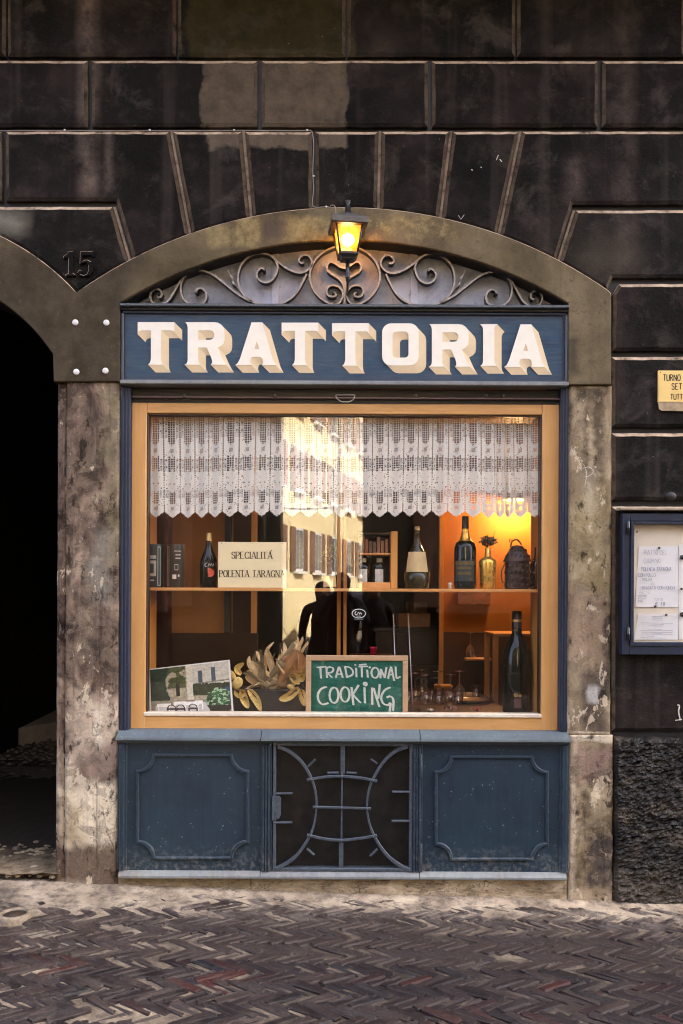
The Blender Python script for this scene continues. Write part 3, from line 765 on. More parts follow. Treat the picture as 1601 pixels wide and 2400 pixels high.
def mk_brick():
    k = M('worn paving brick'); p = k.pos(); r = k.rnd()
    n = k.noise(p, 18, 6, 0.7); f = k.noise(p, 120, 4, 0.7)
    c = k.ramp(r, [(0.0, (0.006, 0.0040, 0.0042)), (0.30, (0.015, 0.0092, 0.0092)), (0.55, (0.024, 0.0155, 0.0145)), (0.76, (0.040, 0.028, 0.023)), (0.86, (0.011, 0.0115, 0.0135)), (0.95, (0.030, 0.011, 0.0095)), (1.0, (0.055, 0.0125, 0.0105))])
    c = k.mix(k.rng(n, 0.35, 0.72, 0, 0.5), c, (0.013, 0.010, 0.011))
    dust = k.noise(k.shift(p, (5, 1, 2)), 9, 6, 0.72)
    o = k.sep(p)
    amt = k.ma('ADD', k.rng(o[1], -0.42, -0.04, 0.02, 0.8), k.rng(o[0], 0.2, -1.2, 0.0, 0.12))
    c = k.mix(k.ma('MULTIPLY', k.rng(dust, 0.42, 0.66), amt, 0, True), c, (0.34, 0.285, 0.225))
    ew = k.ma('MULTIPLY', k.edge(0.006), k.rng(k.noise(k.shift(p, (4, 2, 1)), 24, 5, 0.7), 0.40, 0.62)); c = k.mix(k.ma('MULTIPLY', ew, 0.35), c, (0.16, 0.13, 0.105))
    sp = k.rng(k.voro(p, 75), 0.12, 0.06); c = k.mix(k.ma('MULTIPLY', sp, k.rng(dust, 0.52, 0.60)), c, (0.45, 0.40, 0.33))
    return k.fin(k.bsdf(c, k.rng(n, 0.3, 0.7, 0.25, 0.6), k.bump(k.ma('ADD', f, n), 0.8, 0.007), 0, 0.3))
BRICK = mk_brick()
dcx, dcy = -1.38, -0.38
BL, BW, BH = 0.158, 0.0385, 0.06
protos = []
for q in range(7):
    rq = random.Random(q)
    bb = B(); vs_ = bb.box(-BL / 2, BL / 2, -BW / 2, BW / 2, -BH, 0.0, 0.005)
    for w_ in vs_:
        w_.co.x += rq.uniform(-.006, .006); w_.co.y += rq.uniform(-.0045, .0045); w_.co.z += rq.uniform(-.003, .003) if w_.co.z > -0.03 else 0
    if q in (3, 5):
        for w_ in vs_:
            if w_.co.x > BL * 0.44 and w_.co.y > 0 and w_.co.z > -0.02: w_.co.z -= 0.014; w_.co.x -= 0.012
    m3 = bpy.data.meshes.new('brick'); bmesh.ops.recalc_face_normals(bb.bm, faces=bb.bm.faces); bb.bm.to_mesh(m3); bb.bm.free(); m3.materials.append(BRICK); protos.append(m3)
MG = 0.0045
n4 = 4; ww = BW + MG; uu = (BL + MG) / n4
CH = 0.72                                              # the chevrons are flatter than 45 degrees
spots = []
for i in range(-120, 121):
    for j in range(-30, 31):
        ou, ov_ = i + n4 * j, i - n4 * j
        for kind in (0, 1):
            if kind == 0: cu, cv, ang = ou + n4 / 2, ov_ + 0.5, 0
            else: cu, cv, ang = ou + n4 + 0.5, ov_ + 1 - n4 / 2, math.pi / 2
            u_, v_ = cu * uu, cv * uu
            x = (u_ + v_) / math.sqrt(2); y = (v_ - u_) / math.sqrt(2) * CH
            x += 0.02 * math.sin(y * 4); y -= 0.9
            if -3.0 < x < 3.0 and -2.1 < y < -0.012 and math.hypot(x - dcx, y - dcy) > 0.10: spots.append((x, y, math.copysign(math.atan(CH), ang - .1)))
def vis(s):
    dep = s[1] + D; px = 800.5 + s[0] * S * D / dep; py = HOR + (CZ - gz(s[0])) * S * D / dep
    inside = -40 < px < 1640 and py < 2440
    return (0 if inside else 1, dep)
spots.sort(key=vis)
random.seed(21)
rv, rf, r0, nb = [], [], 0, 0
PV = [np.array([v.co[:] for v in m.vertices]) for m in protos]; PF = [[tuple(p.vertices) for p in m.polygons] for m in protos]
for q, (x, y, a_) in enumerate(spots):
    bz = float(bury(np.array([x]), np.array([y]))[0])
    pat = 0.022 * (float(fbm(np.array([x * 1.7]), np.array([y * 2.2]), 2, 8)[0]) - 0.5)
    drop = random.uniform(-.0035, .0035) - (0.006 * max(0, bz - 0.55)) - (0.016 if random.random() < 0.08 else 0)
    mat4 = Matrix.Translation((x, y, SL * x + pat + drop)) @ Matrix.Rotation(a_ + random.gauss(0, .028), 4, 'Z') @ Matrix.Rotation(random.gauss(0, .018) - SL * 0.7, 4, 'Y') @ Matrix.Rotation(random.gauss(0, .032), 4, 'X') @ Matrix.Diagonal((.93 * random.uniform(.96, 1.02), .90 * random.uniform(.93, 1.04), 1, 1))
    if q < 300 and vis((x, y, 0))[0] == 0:
        o = bpy.data.objects.new('brick', protos[random.randrange(7)]); col.objects.link(o)
        o.parent = paving; o.matrix_local = mat4; nb += 1
    else:
        qi = random.randrange(7); m4 = np.array(mat4); rv.append(PV[qi] @ m4[:3, :3].T + m4[:3, 3]); rf += [tuple(i + r0 for i in t) for t in PF[qi]]; r0 += len(PV[qi])
m3 = bpy.data.meshes.new('outer_bricks'); m3.from_pydata(np.concatenate(rv).tolist(), [], rf); m3.update(); m3.materials.append(BRICK)
o = mesh_obj('outer_bricks', m3, paving); setp(o, kind='stuff')

# round cast-iron cover set into the bricks at the left

dcov = empty('drain_cover', (dcx, dcy, gz(dcx)))
setp(dcov, 'small round rusty iron drain cover set in the pale mortar and bricks', 'drain cover')
RUST = simple('rusty iron', (0.24, 0.19, 0.125), 0.6, 0.1, 0.5, 0.5, 60, 0.5)
zt = gz(dcx) + 0.014
latheo('rim', [(0.068, -0.03), (0.068, 0.003), (0.064, 0.007), (0.052, 0.007), (0.049, 0.001), (0.049, -0.02)], (dcx, dcy, zt), RUST, dcov, 28)
latheo('lid', [(0, 0.005), (0.026, 0.005), (0.029, 0.0), (0.034, -0.001), (0.047, -0.001), (0.0475, -0.02)], (dcx, dcy, zt), simple('dark rusty iron', (0.05, 0.033, 0.022), 0.55, 0.2, 0.5, 0.5, 70, 0.5), dcov, 28)

# passage floor: slabs, cobbles further in, and a smooth raised walkway at the side
k = M('passage dirt lit at mouth'); p = k.pos(); n = k.noise(p, 14, 6, .7); o3 = k.sep(p)
cc = k.mix(k.rng(n, .35, .65), (0.07, 0.05, 0.03), (0.34, 0.26, 0.16)); cc = k.mix(k.rng(o3[1], .12, .5), cc, (0.022, 0.018, 0.013))  # tan dirt at the mouth coloured as if lit, darkened inwards for shade
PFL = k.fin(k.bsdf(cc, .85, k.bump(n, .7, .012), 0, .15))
nxp, nyp = 90, 60
Xp, Yp = np.meshgrid(np.linspace(PX(-640), PX(140), nxp + 1), np.linspace(0.0, 3.0, nyp + 1) ** 1.0, indexing='ij')
Hp = SL * Xp * np.clip(1 - Yp / 3, 0, 1) + 0.004 + 0.03 * np.clip((0.5 - Yp) / 0.5, 0, 1) * (fbm(Xp * 9, Yp * 9, 4, 3)) + 0.012 * fbm(Xp * 20, Yp * 20, 3, 9) + 0.03
vp = np.stack([Xp, Yp, Hp], -1).reshape(-1, 3); m_ = nyp + 1
fp = [(i * m_ + j, (i + 1) * m_ + j, (i + 1) * m_ + j + 1, i * m_ + j + 1) for i in range(nxp) for j in range(nyp)]
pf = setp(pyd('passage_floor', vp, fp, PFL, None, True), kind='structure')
SLAB = simple('dark wet slab', (0.10, 0.082, 0.062), 0.38, 0, 0.5, 0.4, 20, 0.3)
random.seed(3)
yy = 0.55
while yy < 2.4:
    hh = random.uniform(0.35, 0.5); xx = PX(-640)
    while xx < PX(140):
        w_ = random.uniform(0.5, 0.8)
        o = boxo('floor_slab', xx + .006, min(xx + w_, PX(150)) - .006, yy + .006, yy + hh - .006, 0.0, 0.052 + random.uniform(-.004, .004), SLAB, pf, 0.006); xx += w_
    yy += hh
COB = simple('wet cobble', (0.12, 0.098, 0.07), 0.22, 0, 0.6, 0.4, 20, 0.2)
cb = B(); random.seed(4); cm = bmesh.new(); bmesh.ops.create_icosphere(cm, subdivisions=1, radius=1); cme = bpy.data.meshes.new('c'); cm.to_mesh(cme); cm.free()
ycb = 2.4
while ycb < 6.5:
    xcb = PX(-640)
    while xcb < PX(140):
        k0 = len(cb.bm.verts); cb.bm.from_mesh(cme); cb.bm.verts.ensure_lookup_table()
        bmesh.ops.transform(cb.bm, matrix=Matrix.Translation((xcb + random.uniform(-.015, .015), ycb + random.uniform(-.015, .015), 0.03 + random.uniform(-.012, .012))) @ Matrix.Rotation(random.uniform(0, 3), 4, 'Z') @ Matrix.Diagonal((random.uniform(.035, .05), random.uniform(.03, .04), .025, 1)), verts=cb.bm.verts[k0:])
        xcb += 0.085
    ycb += 0.08
for f_ in cb.bm.faces: f_.smooth = True
setp(cb.done('cobbles', COB, pf), kind='stuff')
gv = B(); random.seed(6)
for q in range(170):
    xq, yq, rq_ = random.uniform(-1.9, PX(122)), random.uniform(.02, .52) ** 1.0, random.uniform(.006, .02)
    k0 = len(gv.bm.verts); gv.bm.from_mesh(cme); gv.bm.verts.ensure_lookup_table()
    bmesh.ops.transform(gv.bm, matrix=Matrix.Translation((xq, yq, gz(xq) * (1 - yq / 3) + .040)) @ Matrix.Rotation(random.uniform(0, 3), 4, 'Z') @ Matrix.Diagonal((rq_ * random.uniform(.8, 1.6), rq_, rq_ * .6, 1)), verts=gv.bm.verts[k0:])
for w_ in gv.bm.verts: w_.co += Vector((random.uniform(-.002, .002), random.uniform(-.002, .002), random.uniform(-.002, .002)))
setp(gv.done('gravel', simple('tan gravel', (.24, .19, .12), .8, 0, .2, .6, 9, .4), pf), kind='stuff')
setp(boxo('passage_subfloor', PX(-640), PX(140), 2.35, 9.0, -0.2, 0.022, simple('dark earth', (0.012, 0.010, 0.008), 0.8)), kind='structure')
b = B(); b.box(xl, xl + 0.05, 4.2, 9, 0, 0.2)
wk = pyd('passage_walkway', [(xl, 3.6, 0.2), (xr, 6.4, 0.2), (xr, 9.0, 0.35), (xl, 9.0, 0.35), (xl, 3.6, 0), (xr, 6.4, 0)], [(0, 1, 2, 3), (4, 5, 1, 0)], simple('smooth dusty paving', (0.45, 0.38, 0.30), 0.5, 0, 0.4, 0.3, 8, 0.2))
b.bm.free(); setp(wk, kind='structure')
# loose stones at the foot of the left pillar
random.seed(12)
for q, (px, py, r_, lab) in enumerate(((84, 2077, .026, 'pale chipped stone lying by the passage entrance'), (62, 2067, .016, 'small dark loose stone lying behind the pale chipped stone'), (40, 2030, .02, 'brown loose stone on rubble in the passage mouth'), (88, 2012, .018, 'flat loose stone lying on the passage rubble'), (20, 2052, .014, 'small loose stone at the passage edge'))):
    dy = (HOR - py) ; dep = CZ * S * D / (py - HOR); yv = dep - D; xv = PX(px, yv)
    bm_ = bmesh.new(); bmesh.ops.create_icosphere(bm_, subdivisions=2, radius=r_)
    for w_ in bm_.verts:
        w_.co *= random.uniform(.72, 1.15); w_.co.z *= 0.6
    m3 = bpy.data.meshes.new('loose_stone'); bm_.to_mesh(m3); bm_.free()
    o = mesh_obj('loose_stone', m3, None, simple('loose stone %d' % q, (0.42, 0.35, 0.27) if q == 0 else (0.12, 0.10, 0.07), 0.8, 0, .3, .3, 40, .4))
    o.location = (xv, yv, gz(xv) + 0.03 + r_ * 0.35); setp(o, lab, 'stone', 'loose stones by the passage')
# ================================================================== SHOPFRONT
# ---- arched fanlight panel and iron scrollwork
fan = empty('fanlight_panel', (PX(806), 0.1, PZ(720)))
setp(fan, 'grey boarded arched fanlight panel above the shop sign', 'panel')
pan = [(288, 722), (1326, 722)] + arcx(lambda x: on_int(x) - 4, 1318, 294, 40)
poly('back_board', [w2(pan, .09)], 0.088, 0.12, [TYMP], fan)
# raised strips that split the board in three, and a curved trim under the soffit
for l, r in ((636, 654), (962, 980)):
    x0, x1, z0, z1 = RC(l, 590, r, 716, .08); boxo('strip', x0, x1, 0.08, 0.092, z0, z1 , TYMP, fan, .002)
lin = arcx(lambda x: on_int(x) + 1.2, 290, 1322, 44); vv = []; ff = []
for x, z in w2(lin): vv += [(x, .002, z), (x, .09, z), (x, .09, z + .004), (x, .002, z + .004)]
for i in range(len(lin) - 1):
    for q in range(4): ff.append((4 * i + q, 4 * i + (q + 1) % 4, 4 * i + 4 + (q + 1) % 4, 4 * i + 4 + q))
pyd('soffit_shade_sheet', vv, ff, DARK, fan)  # dark sheet added to stand in for the shade under the arch
tr = arcx(lambda x: on_int(x) + 9, 318, 1294, 40)
tubeo('curved_trim', [(x, 0.084, z) for x, z in w2(tr, .08)], 0.012, TYMP, fan, 4, 0.5, (0, 1, 0), False)

grl = empty('scrollwork_grille', (PX(806), 0.05, PZ(716)))
setp(grl, 'grey wrought iron scrollwork grille of spirals and a heart in the arch', 'grille')
Z1 = zoomf(4.238, 330, 560); Z5 = zoomf(5.6, 680, 440)
left = [Z1([(186, 560), (180, 578), (200, 580), (212, 545), (190, 510), (150, 503), (110, 530), (97, 580), (118, 632), (165, 655), (225, 648), (285, 605), (335, 525), (380, 445), (412, 405)]),
        Z1([(556, 520), (548, 538), (560, 505), (600, 492), (640, 520), (655, 570), (640, 620), (600, 648), (540, 658), (480, 645), (425, 595), (400, 520), (405, 440), (440, 375), (510, 328), (590, 318), (670, 335), (750, 380), (850, 460), (950, 540), (1060, 605), (1150, 640), (1250, 657), (1340, 655), (1420, 635), (1500, 585), (1560, 520), (1610, 430), (1650, 350)]),
        Z1([(1218, 318), (1228, 300), (1205, 292), (1172, 310), (1153, 350), (1165, 395), (1205, 428), (1255, 435), (1310, 405), (1350, 340), (1360, 270), (1330, 205), (1270, 160), (1190, 148), (1110, 165), (1040, 210), (990, 280), (968, 370), (975, 460), (1010, 540), (1060, 592), (1110, 625)]),
        Z1([(1300, 178), (1380, 245), (1450, 295), (1520, 328), (1585, 340), (1640, 325), (1690, 280), (1700, 225), (1665, 170), (1612, 165), (1577, 195), (1573, 225), (1595, 242), (1620, 238)])]
leaf = Z1([(858, 285), (880, 340), (910, 395), (920, 440), (960, 475), (985, 520)])
def mir(P): return [(2 * 808.3 - (x + (y - HOR) * ROLL) + 0 - (y - HOR) * ROLL, y + (2 * (808.3 - x)) * ROLL) for x, y in P]
def bar(nm, P, rad=0.0062, y=0.062, k=5, taper=None, mat=None, par=None, flat=4.2, d=.05):
    q = spline(P, k); pts = [(*W(*p, d),) for p in q]
    pts = [(x, y, z) for x, z in pts]
    rr = [rad] * len(pts)
    if taper: rr = [rad * taper(i / (len(pts) - 1)) for i in range(len(pts))]
    o = tubeo(nm, pts, rr, mat or [IRON, IROND], par or grl, 4, flat, (0, 1, 0), False)
    for p_ in o.data.polygons: p_.material_index = 0 if p_.normal.y < -0.8 else 1  # pale fronts and dark sides put light and shade into the bar colour
    return o
tp = lambda t: 1.0 if t > 0.06 else 1.5 - 0.5 * t / 0.06
for P in left[:4]:
    o = bar('scroll', P, taper=tp); o2 = bar('scroll', mir(P), taper=tp)
lt = lambda t: 0.5 + 1.4 * math.sin(math.pi * min(1, t * 1.05)) * (0.75 + 0.25 * math.sin(t * 22))
bar('iron_leaf', leaf, 0.004, taper=lt); bar('iron_leaf', mir(leaf), 0.004, taper=lt)
ring = [(808.5 + 82 * math.cos(a), 648 + 71 * math.sin(a)) for a in [math.radians(-88 + 356 * i / 40) for i in range(41)]]
bar('ring', ring, k=2)
bar('heart_half', Z5([(735, 1060), (660, 1045), (600, 1005), (545, 980), (500, 1000), (485, 1060), (510, 1110), (580, 1160), (640, 1200), (690, 1260), (712, 1340), (715, 1440), (715, 1550)]))
bar('heart_half', Z5([(760, 1045), (810, 1010), (860, 980), (905, 985), (935, 1030), (920, 1090), (860, 1140), (790, 1180), (748, 1230), (735, 1300), (730, 1400)]))
bar('curl', Z5([(565, 1402), (590, 1385), (592, 1425), (530, 1432), (490, 1400), (480, 1345), (510, 1300), (565, 1285), (630, 1300), (680, 1350), (692, 1410), (670, 1480), (620, 1535), (555, 1552)]), taper=tp)
bar('curl', Z5([(880, 1402), (855, 1385), (850, 1425), (910, 1435), (950, 1405), (962, 1350), (930, 1300), (865, 1285), (800, 1305), (755, 1360), (742, 1420), (770, 1490), (830, 1548)]), taper=tp)

# ---- sign board
sg = empty('shop_sign', (PX(806), 0.0, PZ(903)))
setp(sg, 'long blue painted sign reading TRATTORIA in cream shaded letters', 'sign')
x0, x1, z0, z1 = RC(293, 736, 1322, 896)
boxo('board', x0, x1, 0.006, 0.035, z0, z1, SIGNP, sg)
xa, xb, zb, za = RC(285, 719, 1330, 905)
def rail(nm, x0, x1, z0, z1, yf, mat, par, bev=0.003, yb=0.05): return boxo(nm, x0, x1, yf, yb, z0, z1, mat, par, bev)
BLUE_S = mk_blue('sign frame paint', (0.060, 0.072, 0.092), 0.5, 0.45)
rail('top_moulding', xa - .002, xb + .002, PZ(724), PZ(717), -0.030, BLUE_L if False else IRONB, sg)
rail('top_moulding', xa, xb, PZ(731), PZ(724.3), -0.012, DARK, sg)
rail('top_moulding', xa + .004, xb - .004, PZ(737), PZ(731.2), -0.004, BLUE_D, sg)
rail('bottom_moulding', xa, xb, PZ(905), PZ(896), -0.030, BLUE_L, sg)
rail('bottom_moulding', xa, xb, PZ(895.7), PZ(892), -0.012, BLUE_S, sg)
rail('side_moulding', xa, xa + .012, PZ(895.5), PZ(737.3), -0.010, BLUE_S, sg)
rail('side_moulding', xb - .012, xb, PZ(895.5), PZ(737.3), -0.010, BLUE_S, sg)
rail('side_bead', xa + .0125, xa + .019, PZ(891.5), PZ(737.6), -0.002, BLUE_D, sg, .0015)
rail('side_bead', xb - .019, xb - .0125, PZ(891.5), PZ(737.6), -0.002, BLUE_D, sg, .0015)
# letters, each a cream face with a slanting beige block shade running back to the board
K = 4.3556
def sm(pts): return pts
T_ = [[(100, 110), (475, 110), (475, 220), (468, 206), (455, 198), (440, 195), (340, 195), (340, 480), (344, 515), (358, 545), (205, 545), (224, 525), (232, 500), (235, 480), (235, 195), (140, 195), (122, 200), (110, 210), (100, 235)]]
R_ = [[(585, 110), (880, 110), (920, 116), (952, 135), (976, 165), (986, 200), (986, 285), (978, 322), (956, 350), (915, 370), (955, 460), (975, 500), (1005, 545), (845, 545), (858, 528), (860, 510), (852, 475), (805, 370), (718, 370), (718, 490), (722, 520), (740, 545), (578, 545), (600, 530), (608, 512), (610, 490), (610, 160), (603, 132)],
      [(718, 195), (838, 195), (862, 202), (878, 222), (882, 245), (874, 270), (858, 285), (836, 290), (718, 290)]]
A_ = [[(1262, 112), (1372, 112), (1470, 455), (1484, 498), (1512, 548), (1368, 548), (1377, 530), (1378, 508), (1372, 484), (1358, 469), (1338, 464), (1278, 464), (1262, 470), (1253, 486), (1251, 515), (1262, 548), (1095, 548), (1118, 530), (1132, 508), (1145, 480)],
      [(1315, 305), (1340, 385), (1290, 385)]]
def rr(l, t, r, b, q, n=5):
    o = []
    for cx, cy, a in ((r - q, t + q, -90), (r - q, b - q, 0), (l + q, b - q, 90), (l + q, t + q, 180)):
        o += [(cx + q * math.cos(math.radians(a + 90 * i / n)), cy + q * math.sin(math.radians(a + 90 * i / n))) for i in range(n + 1)]
    return o
O_ = [rr(1113, 122, 1488, 553, 95, 7), rr(1220, 208, 1383, 472, 38, 5)]
I_ = [[(630, 130), (808, 130), (788, 150), (779, 178), (778, 200), (778, 490), (784, 525), (803, 557), (635, 557), (655, 538), (662, 515), (663, 490), (663, 180), (655, 152)]]
def placed(G, ref, at):
    return [[(at[0] + (x - ref[0]) / K, at[1] + (y - ref[1]) / K) for x, y in L] for L in G]
def zp(ox, oy, x, y): return (ox + x / K, oy + y / K)
word = [placed(T_, (100, 110), zp(300, 730, 100, 110)), placed(R_, (585, 110), zp(300, 730, 585, 110)), placed(A_, (1262, 112), zp(300, 730, 1262, 112)),
        placed(T_, (100, 110), zp(640, 730, 88, 115)), placed(T_, (100, 110), zp(640, 730, 602, 120)), placed(O_, (0, 0), (640, 730)),
        placed(R_, (585, 110), zp(980, 730, 115, 130)), placed(I_, (0, 0), (980, 730)), placed(A_, (1262, 112), zp(980, 730, 1045, 132))]
for G in word:
    loops = [w2(L) for L in G]
    o = poly('letter', loops, -0.0022, -0.0012, [LETW], sg)
    vx, vz, fy = 77 / K / S, -75 / K / S, 0.0056
    vv, ff = [], []
    for L in loops:
        nL = len(L); k0 = len(vv)
        vv += [(x, -0.0008, z) for x, z in L] + [(x + vx, -0.0008 + fy, z + vz) for x, z in L]
        for i in range(nL):
            j = (i + 1) % nL; ff.append((k0 + i, k0 + j, k0 + nL + j, k0 + nL + i))
    s_ = pyd('block_shade', vv, ff, LETS); s_.parent = o
# ---- shutter box under the sign
sb = empty('shutter_housing', (PX(806), 0.05, PZ(945)))
setp(sb, 'dark roller shutter housing with thin rail and wire pull under the sign', 'shutter')
x0, x1, z0, z1 = RC(284, 905, 1330, 946)
boxo('box', x0, x1, 0.052, 0.13, z0 - .004, z1 - .002, DARK, sb, .003)
RAILM = simple('purple grey rail', (0.10, 0.07, 0.075), 0.4, 0.3)
boxo('rail', x0 + .02, x1 - .02, 0.030, 0.056, PZ(931), PZ(926.5), RAILM, sb, .002)
pull = [(x, 0.024, z) for x, z in w2(spline([(787, 926), (790, 934), (800, 941), (810, 942), (820, 941), (829, 935), (832, 926)], 4), .024)]
tubeo('pull_handle', pull, 0.0022, simple('bare steel', (0.55, 0.52, 0.48), 0.3, 0.9), sb, 8)
tubeo('pull_handle', [(x, 0.024, z) for x, z in w2([(787, 925.6), (832, 925.6)], .024)], 0.0028, simple('bare steel bar', (0.5, 0.47, 0.43), 0.35, 0.9), sb, 8)
for px in (432, 975, 1140, 1180, 645):
    x, z = W(px, 926, .03); boxo('stop', x - .008, x + .008, 0.022, 0.05, z - .012, z + .006, BLACK, sb, .003)

# ---- jambs and window
win = empty('shop_window', (PX(806), 0.06, PZ(1712)))
setp(win, 'large shop window in a honey coloured wooden frame with blue jambs', 'window')
for l, r in ((279, 303), (1314, 1333)):
    x0, x1, z0, z1 = RC(l, 906, r, 1716)
    boxo('jamb', x0, x1, 0.008, 0.2, z0, z1, BLUE_D, win, .003)
    for q in (0.3, 0.62):
        xm = x0 + (x1 - x0) * q; boxo('jamb_bead', xm - .003, xm + .003, 0.003, 0.012, z0, z1 - .002, BLUE_D, win, .0015)
yF = 0.045
wl, wr, wt, wb = 305.5, 1311.5, 946, 1713
gl, gr, gt, gbm = 344, 1268, 970, 1672
def wrect(nm, l, t, r, b, yf, yb, mat, bev=.003):
    x0, x1, z0, z1 = RC(l, t, r, b, yF)
    cyo = 0
    return boxo(nm, x0, x1, yf, yb, z0, z1, mat, win, bev)
def RW(l, t, r, b): return PX(l, yF), PX(r, yF), PZ(b, yF), PZ(t, yF)
def wr_(nm, l, t, r, b, yf, yb, mat, bev=.003):
    x0, x1, z0, z1 = RW(l, t, r, b); return boxo(nm, x0, x1, yf, yb, z0, z1, mat, win, bev)
wr_('stile', 300, wt, 341.5, wb, yF, .10, WOODF); wr_('stile', gr + 1.5, wt, wr, wb, yF, .10, WOODF)
wr_('top_rail', 342, wt, gr + 1, gt, yF + .002, .10, WOODH); wr_('bottom_rail', 337, 1681, gr + 3, wb, yF + .002, .10, WOODH)
wr_('glazing_bead', 338, 1671.5, gr + 3, 1680.5, yF - .004, .10, simple('pale worn bead', (0.72, 0.62, 0.46), .5), .003)
wr_('glazing_bead', 341.8, gt + .3, 345.5, 1671, yF + .012, .10, WOODD, .001); wr_('glazing_bead', gr - 2, gt + .3, gr + 1.2, 1671, yF + .012, .10, WOODD, .001); wr_('glazing_bead', 346, gt + .2, gr - 2.4, gt + 4, yF + .012, .10, WOODD, .001)
def mk_glass(name, gain=1.9, tint=(1, 1, 1)):
    k = M(name)
    ge = k.n('ShaderNodeNewGeometry'); dp = k.n('ShaderNodeVectorMath', operation='DOT_PRODUCT')
    k.t.links.new(ge.outputs['Incoming'], dp.inputs[0]); k.t.links.new(ge.outputs['True Normal'], dp.inputs[1])
    sch = k.ma('MULTIPLY_ADD', k.ma('POWER', k.ma('SUBTRACT', 1.0, k.ma('ABSOLUTE', dp.outputs['Value'])), 5.0), 0.96, 0.04)
    t = k.n('ShaderNodeBsdfTransparent'); t.inputs[0].default_value = (*tint, 1)
    g_ = k.n('ShaderNodeBsdfGlossy'); g_.inputs['Roughness'].default_value = 0.0
    mx = k.n('ShaderNodeMixShader'); k.inp(mx.inputs[0], k.ma('MULTIPLY', sch, gain, 0, True))
    k.t.links.new(t.outputs[0], mx.inputs[1]); k.t.links.new(g_.outputs[0], mx.inputs[2])
    return k.fin(mx.outputs[0])
GLASS = mk_glass('window glass', 2.0)
x0, x1, z0, z1 = RW(343, 971, 1269, 1673)
GY = 0.072
glass = pyd('glass_pane', [(x0, GY, z0), (x1, GY, z0), (x1, GY, z1), (x0, GY, z1)], [(0, 1, 2, 3)], GLASS, win)
# oval maker's transfer on the glass
stk = empty('window_sticker', (PX(841, .07), .07, PZ(1450, .07)))
setp(stk, 'small white oval outline sticker on the window glass', 'sticker')
STW = simple('white transfer', (0.72, 0.70, 0.62), .6)
def ell(cx, cy, rx, ry, n=36): return [(cx + rx * math.cos(2 * math.pi * i / n), cy + ry * math.sin(2 * math.pi * i / n)) for i in range(n)]
poly('outline', [w2(ell(841, 1438, 16.5, 11), .07), w2(ell(841, 1438, 15, 9.6), .07)], .0700, .0704, [STW], stk)
def flat_stroke(P, wid, y, d, b_, k=4):
    q = w2(spline(P, k), d); pl = stroke_poly(q, wid); n = len(q)
    vs_ = [b_.bm.verts.new((x, y, z)) for x, z in pl]
    for i in range(n - 1): b_.bm.faces.new((vs_[i], vs_[i + 1], vs_[2 * n - 2 - i], vs_[2 * n - 1 - i]))
bq = B()
flat_stroke([(835, 1433), (832, 1437), (834, 1441), (838, 1440)], .0035, .0701, .07, bq); flat_stroke([(838, 1438), (841, 1435), (843, 1440), (845, 1436), (848, 1440)], .003, .0701, .07, bq)
flat_stroke([(836, 1444), (846, 1444)], .002, .0701, .07, bq, 1); flat_stroke([(830, 1451), (852, 1451)], .0012, .0701, .07, bq, 1)
bq.done('script', STW, stk)

# ---- panelled base below the window
base = empty('shopfront_base', (PX(806), 0.0, PZ(2058)))
setp(base, 'blue painted panelled base under the shop window with notched corner mouldings', 'panelling')
x0, x1, z0, z1 = RC(278, 1713, 1334, 1741)
prof = [(.06, z1 + .002), (.01, z1 - .001), (-.028, z1 - .024), (-.046, z1 - .030), (-.048, z1 - .040), (-.030, z1 - .046), (-.022, z0 + .002), (-.006, z0 - .006), (.06, z0 - .006)]
def sweepx(nm, prof, x0, x1, mat, par, cut=True):
    n = len(prof); v = [(x0, y, z) for y, z in prof] + [(x1, y, z) for y, z in prof]
    f = [(i, (i + 1) % n, n + (i + 1) % n, n + i) for i in range(n)] + [tuple(range(n))[::-1], tuple(range(n, 2 * n))]
    return pyd(nm, v, f, mat, par)
for a_, b_ in ((278, 614), (614.6, 985), (985.6, 1333.5)):
    sweepx('sill', prof, PX(a_) + .002, PX(b_), SILLP, base)
zb0 = PZ(2041)
for l, r in ((278, 622), (978, 1333)):
    x0, x1, _, _ = RC(l, 1741, r, 2041); boxo('backing_panel', x0, x1, -.004, .05, PZ(2046), PZ(1742), BLUE, base)
for l, r in ((284, 296), (1318, 1330)):     # stepped outer mouldings
    boxo('side_moulding', PX(l), PX(r), -.020, .0, PZ(2040), PZ(1743), BLUE, base, .003)
    boxo('side_moulding', PX(l) - .010, PX(r) + .010, -.012, .0, PZ(2040), PZ(1743), BLUE, base, .003)
def notch(l, t, r, b, q, n=7):
    o = []
    def qa(cx, cy, a0, a1): return [(cx + q * math.cos(math.radians(a0 + (a1 - a0) * i / n)), cy + q * math.sin(math.radians(a0 + (a1 - a0) * i / n))) for i in range(n + 1)]
    o += qa(r, t, 180, 90) + qa(r, b, 270, 180) + qa(l, b, 360, 270) + qa(l, t, 90, 0)
    return o
def panel(l, t, r, b, q):
    poly('panel_moulding', [w2(notch(l, t, r, b, q)), w2(notch(l + 7, t + 7, r - 7, b - 7, q))], -.0165, .0, [BLUE], base, .004)
    poly('inner_panel', [w2(notch(l + 6.7, t + 6.7, r - 6.7, b - 6.7, q))], -.0058, .0, [BLUE], base, .0008)
    for rx, ry in ((l - 2, t - 1), (r + 2, t - 1), (l - 2, b + 1), (r + 2, b + 1), (l + (r - l) * .33, t - 9), (l + (r - l) * .67, t - 9), (l - 8, t + (b - t) * .33), (l - 8, t + (b - t) * .7), (r + 8, t + (b - t) * .33), (r + 8, t + (b - t) * .7)):
        x, z = W(rx, ry); bb = B(); bb.sphere((x, -.005, z), .0042, 8); bb.done('rivet', BLUE, base)
panel(320, 1766, 585, 2013, 38); panel(1018, 1770, 1285, 2016, 36)
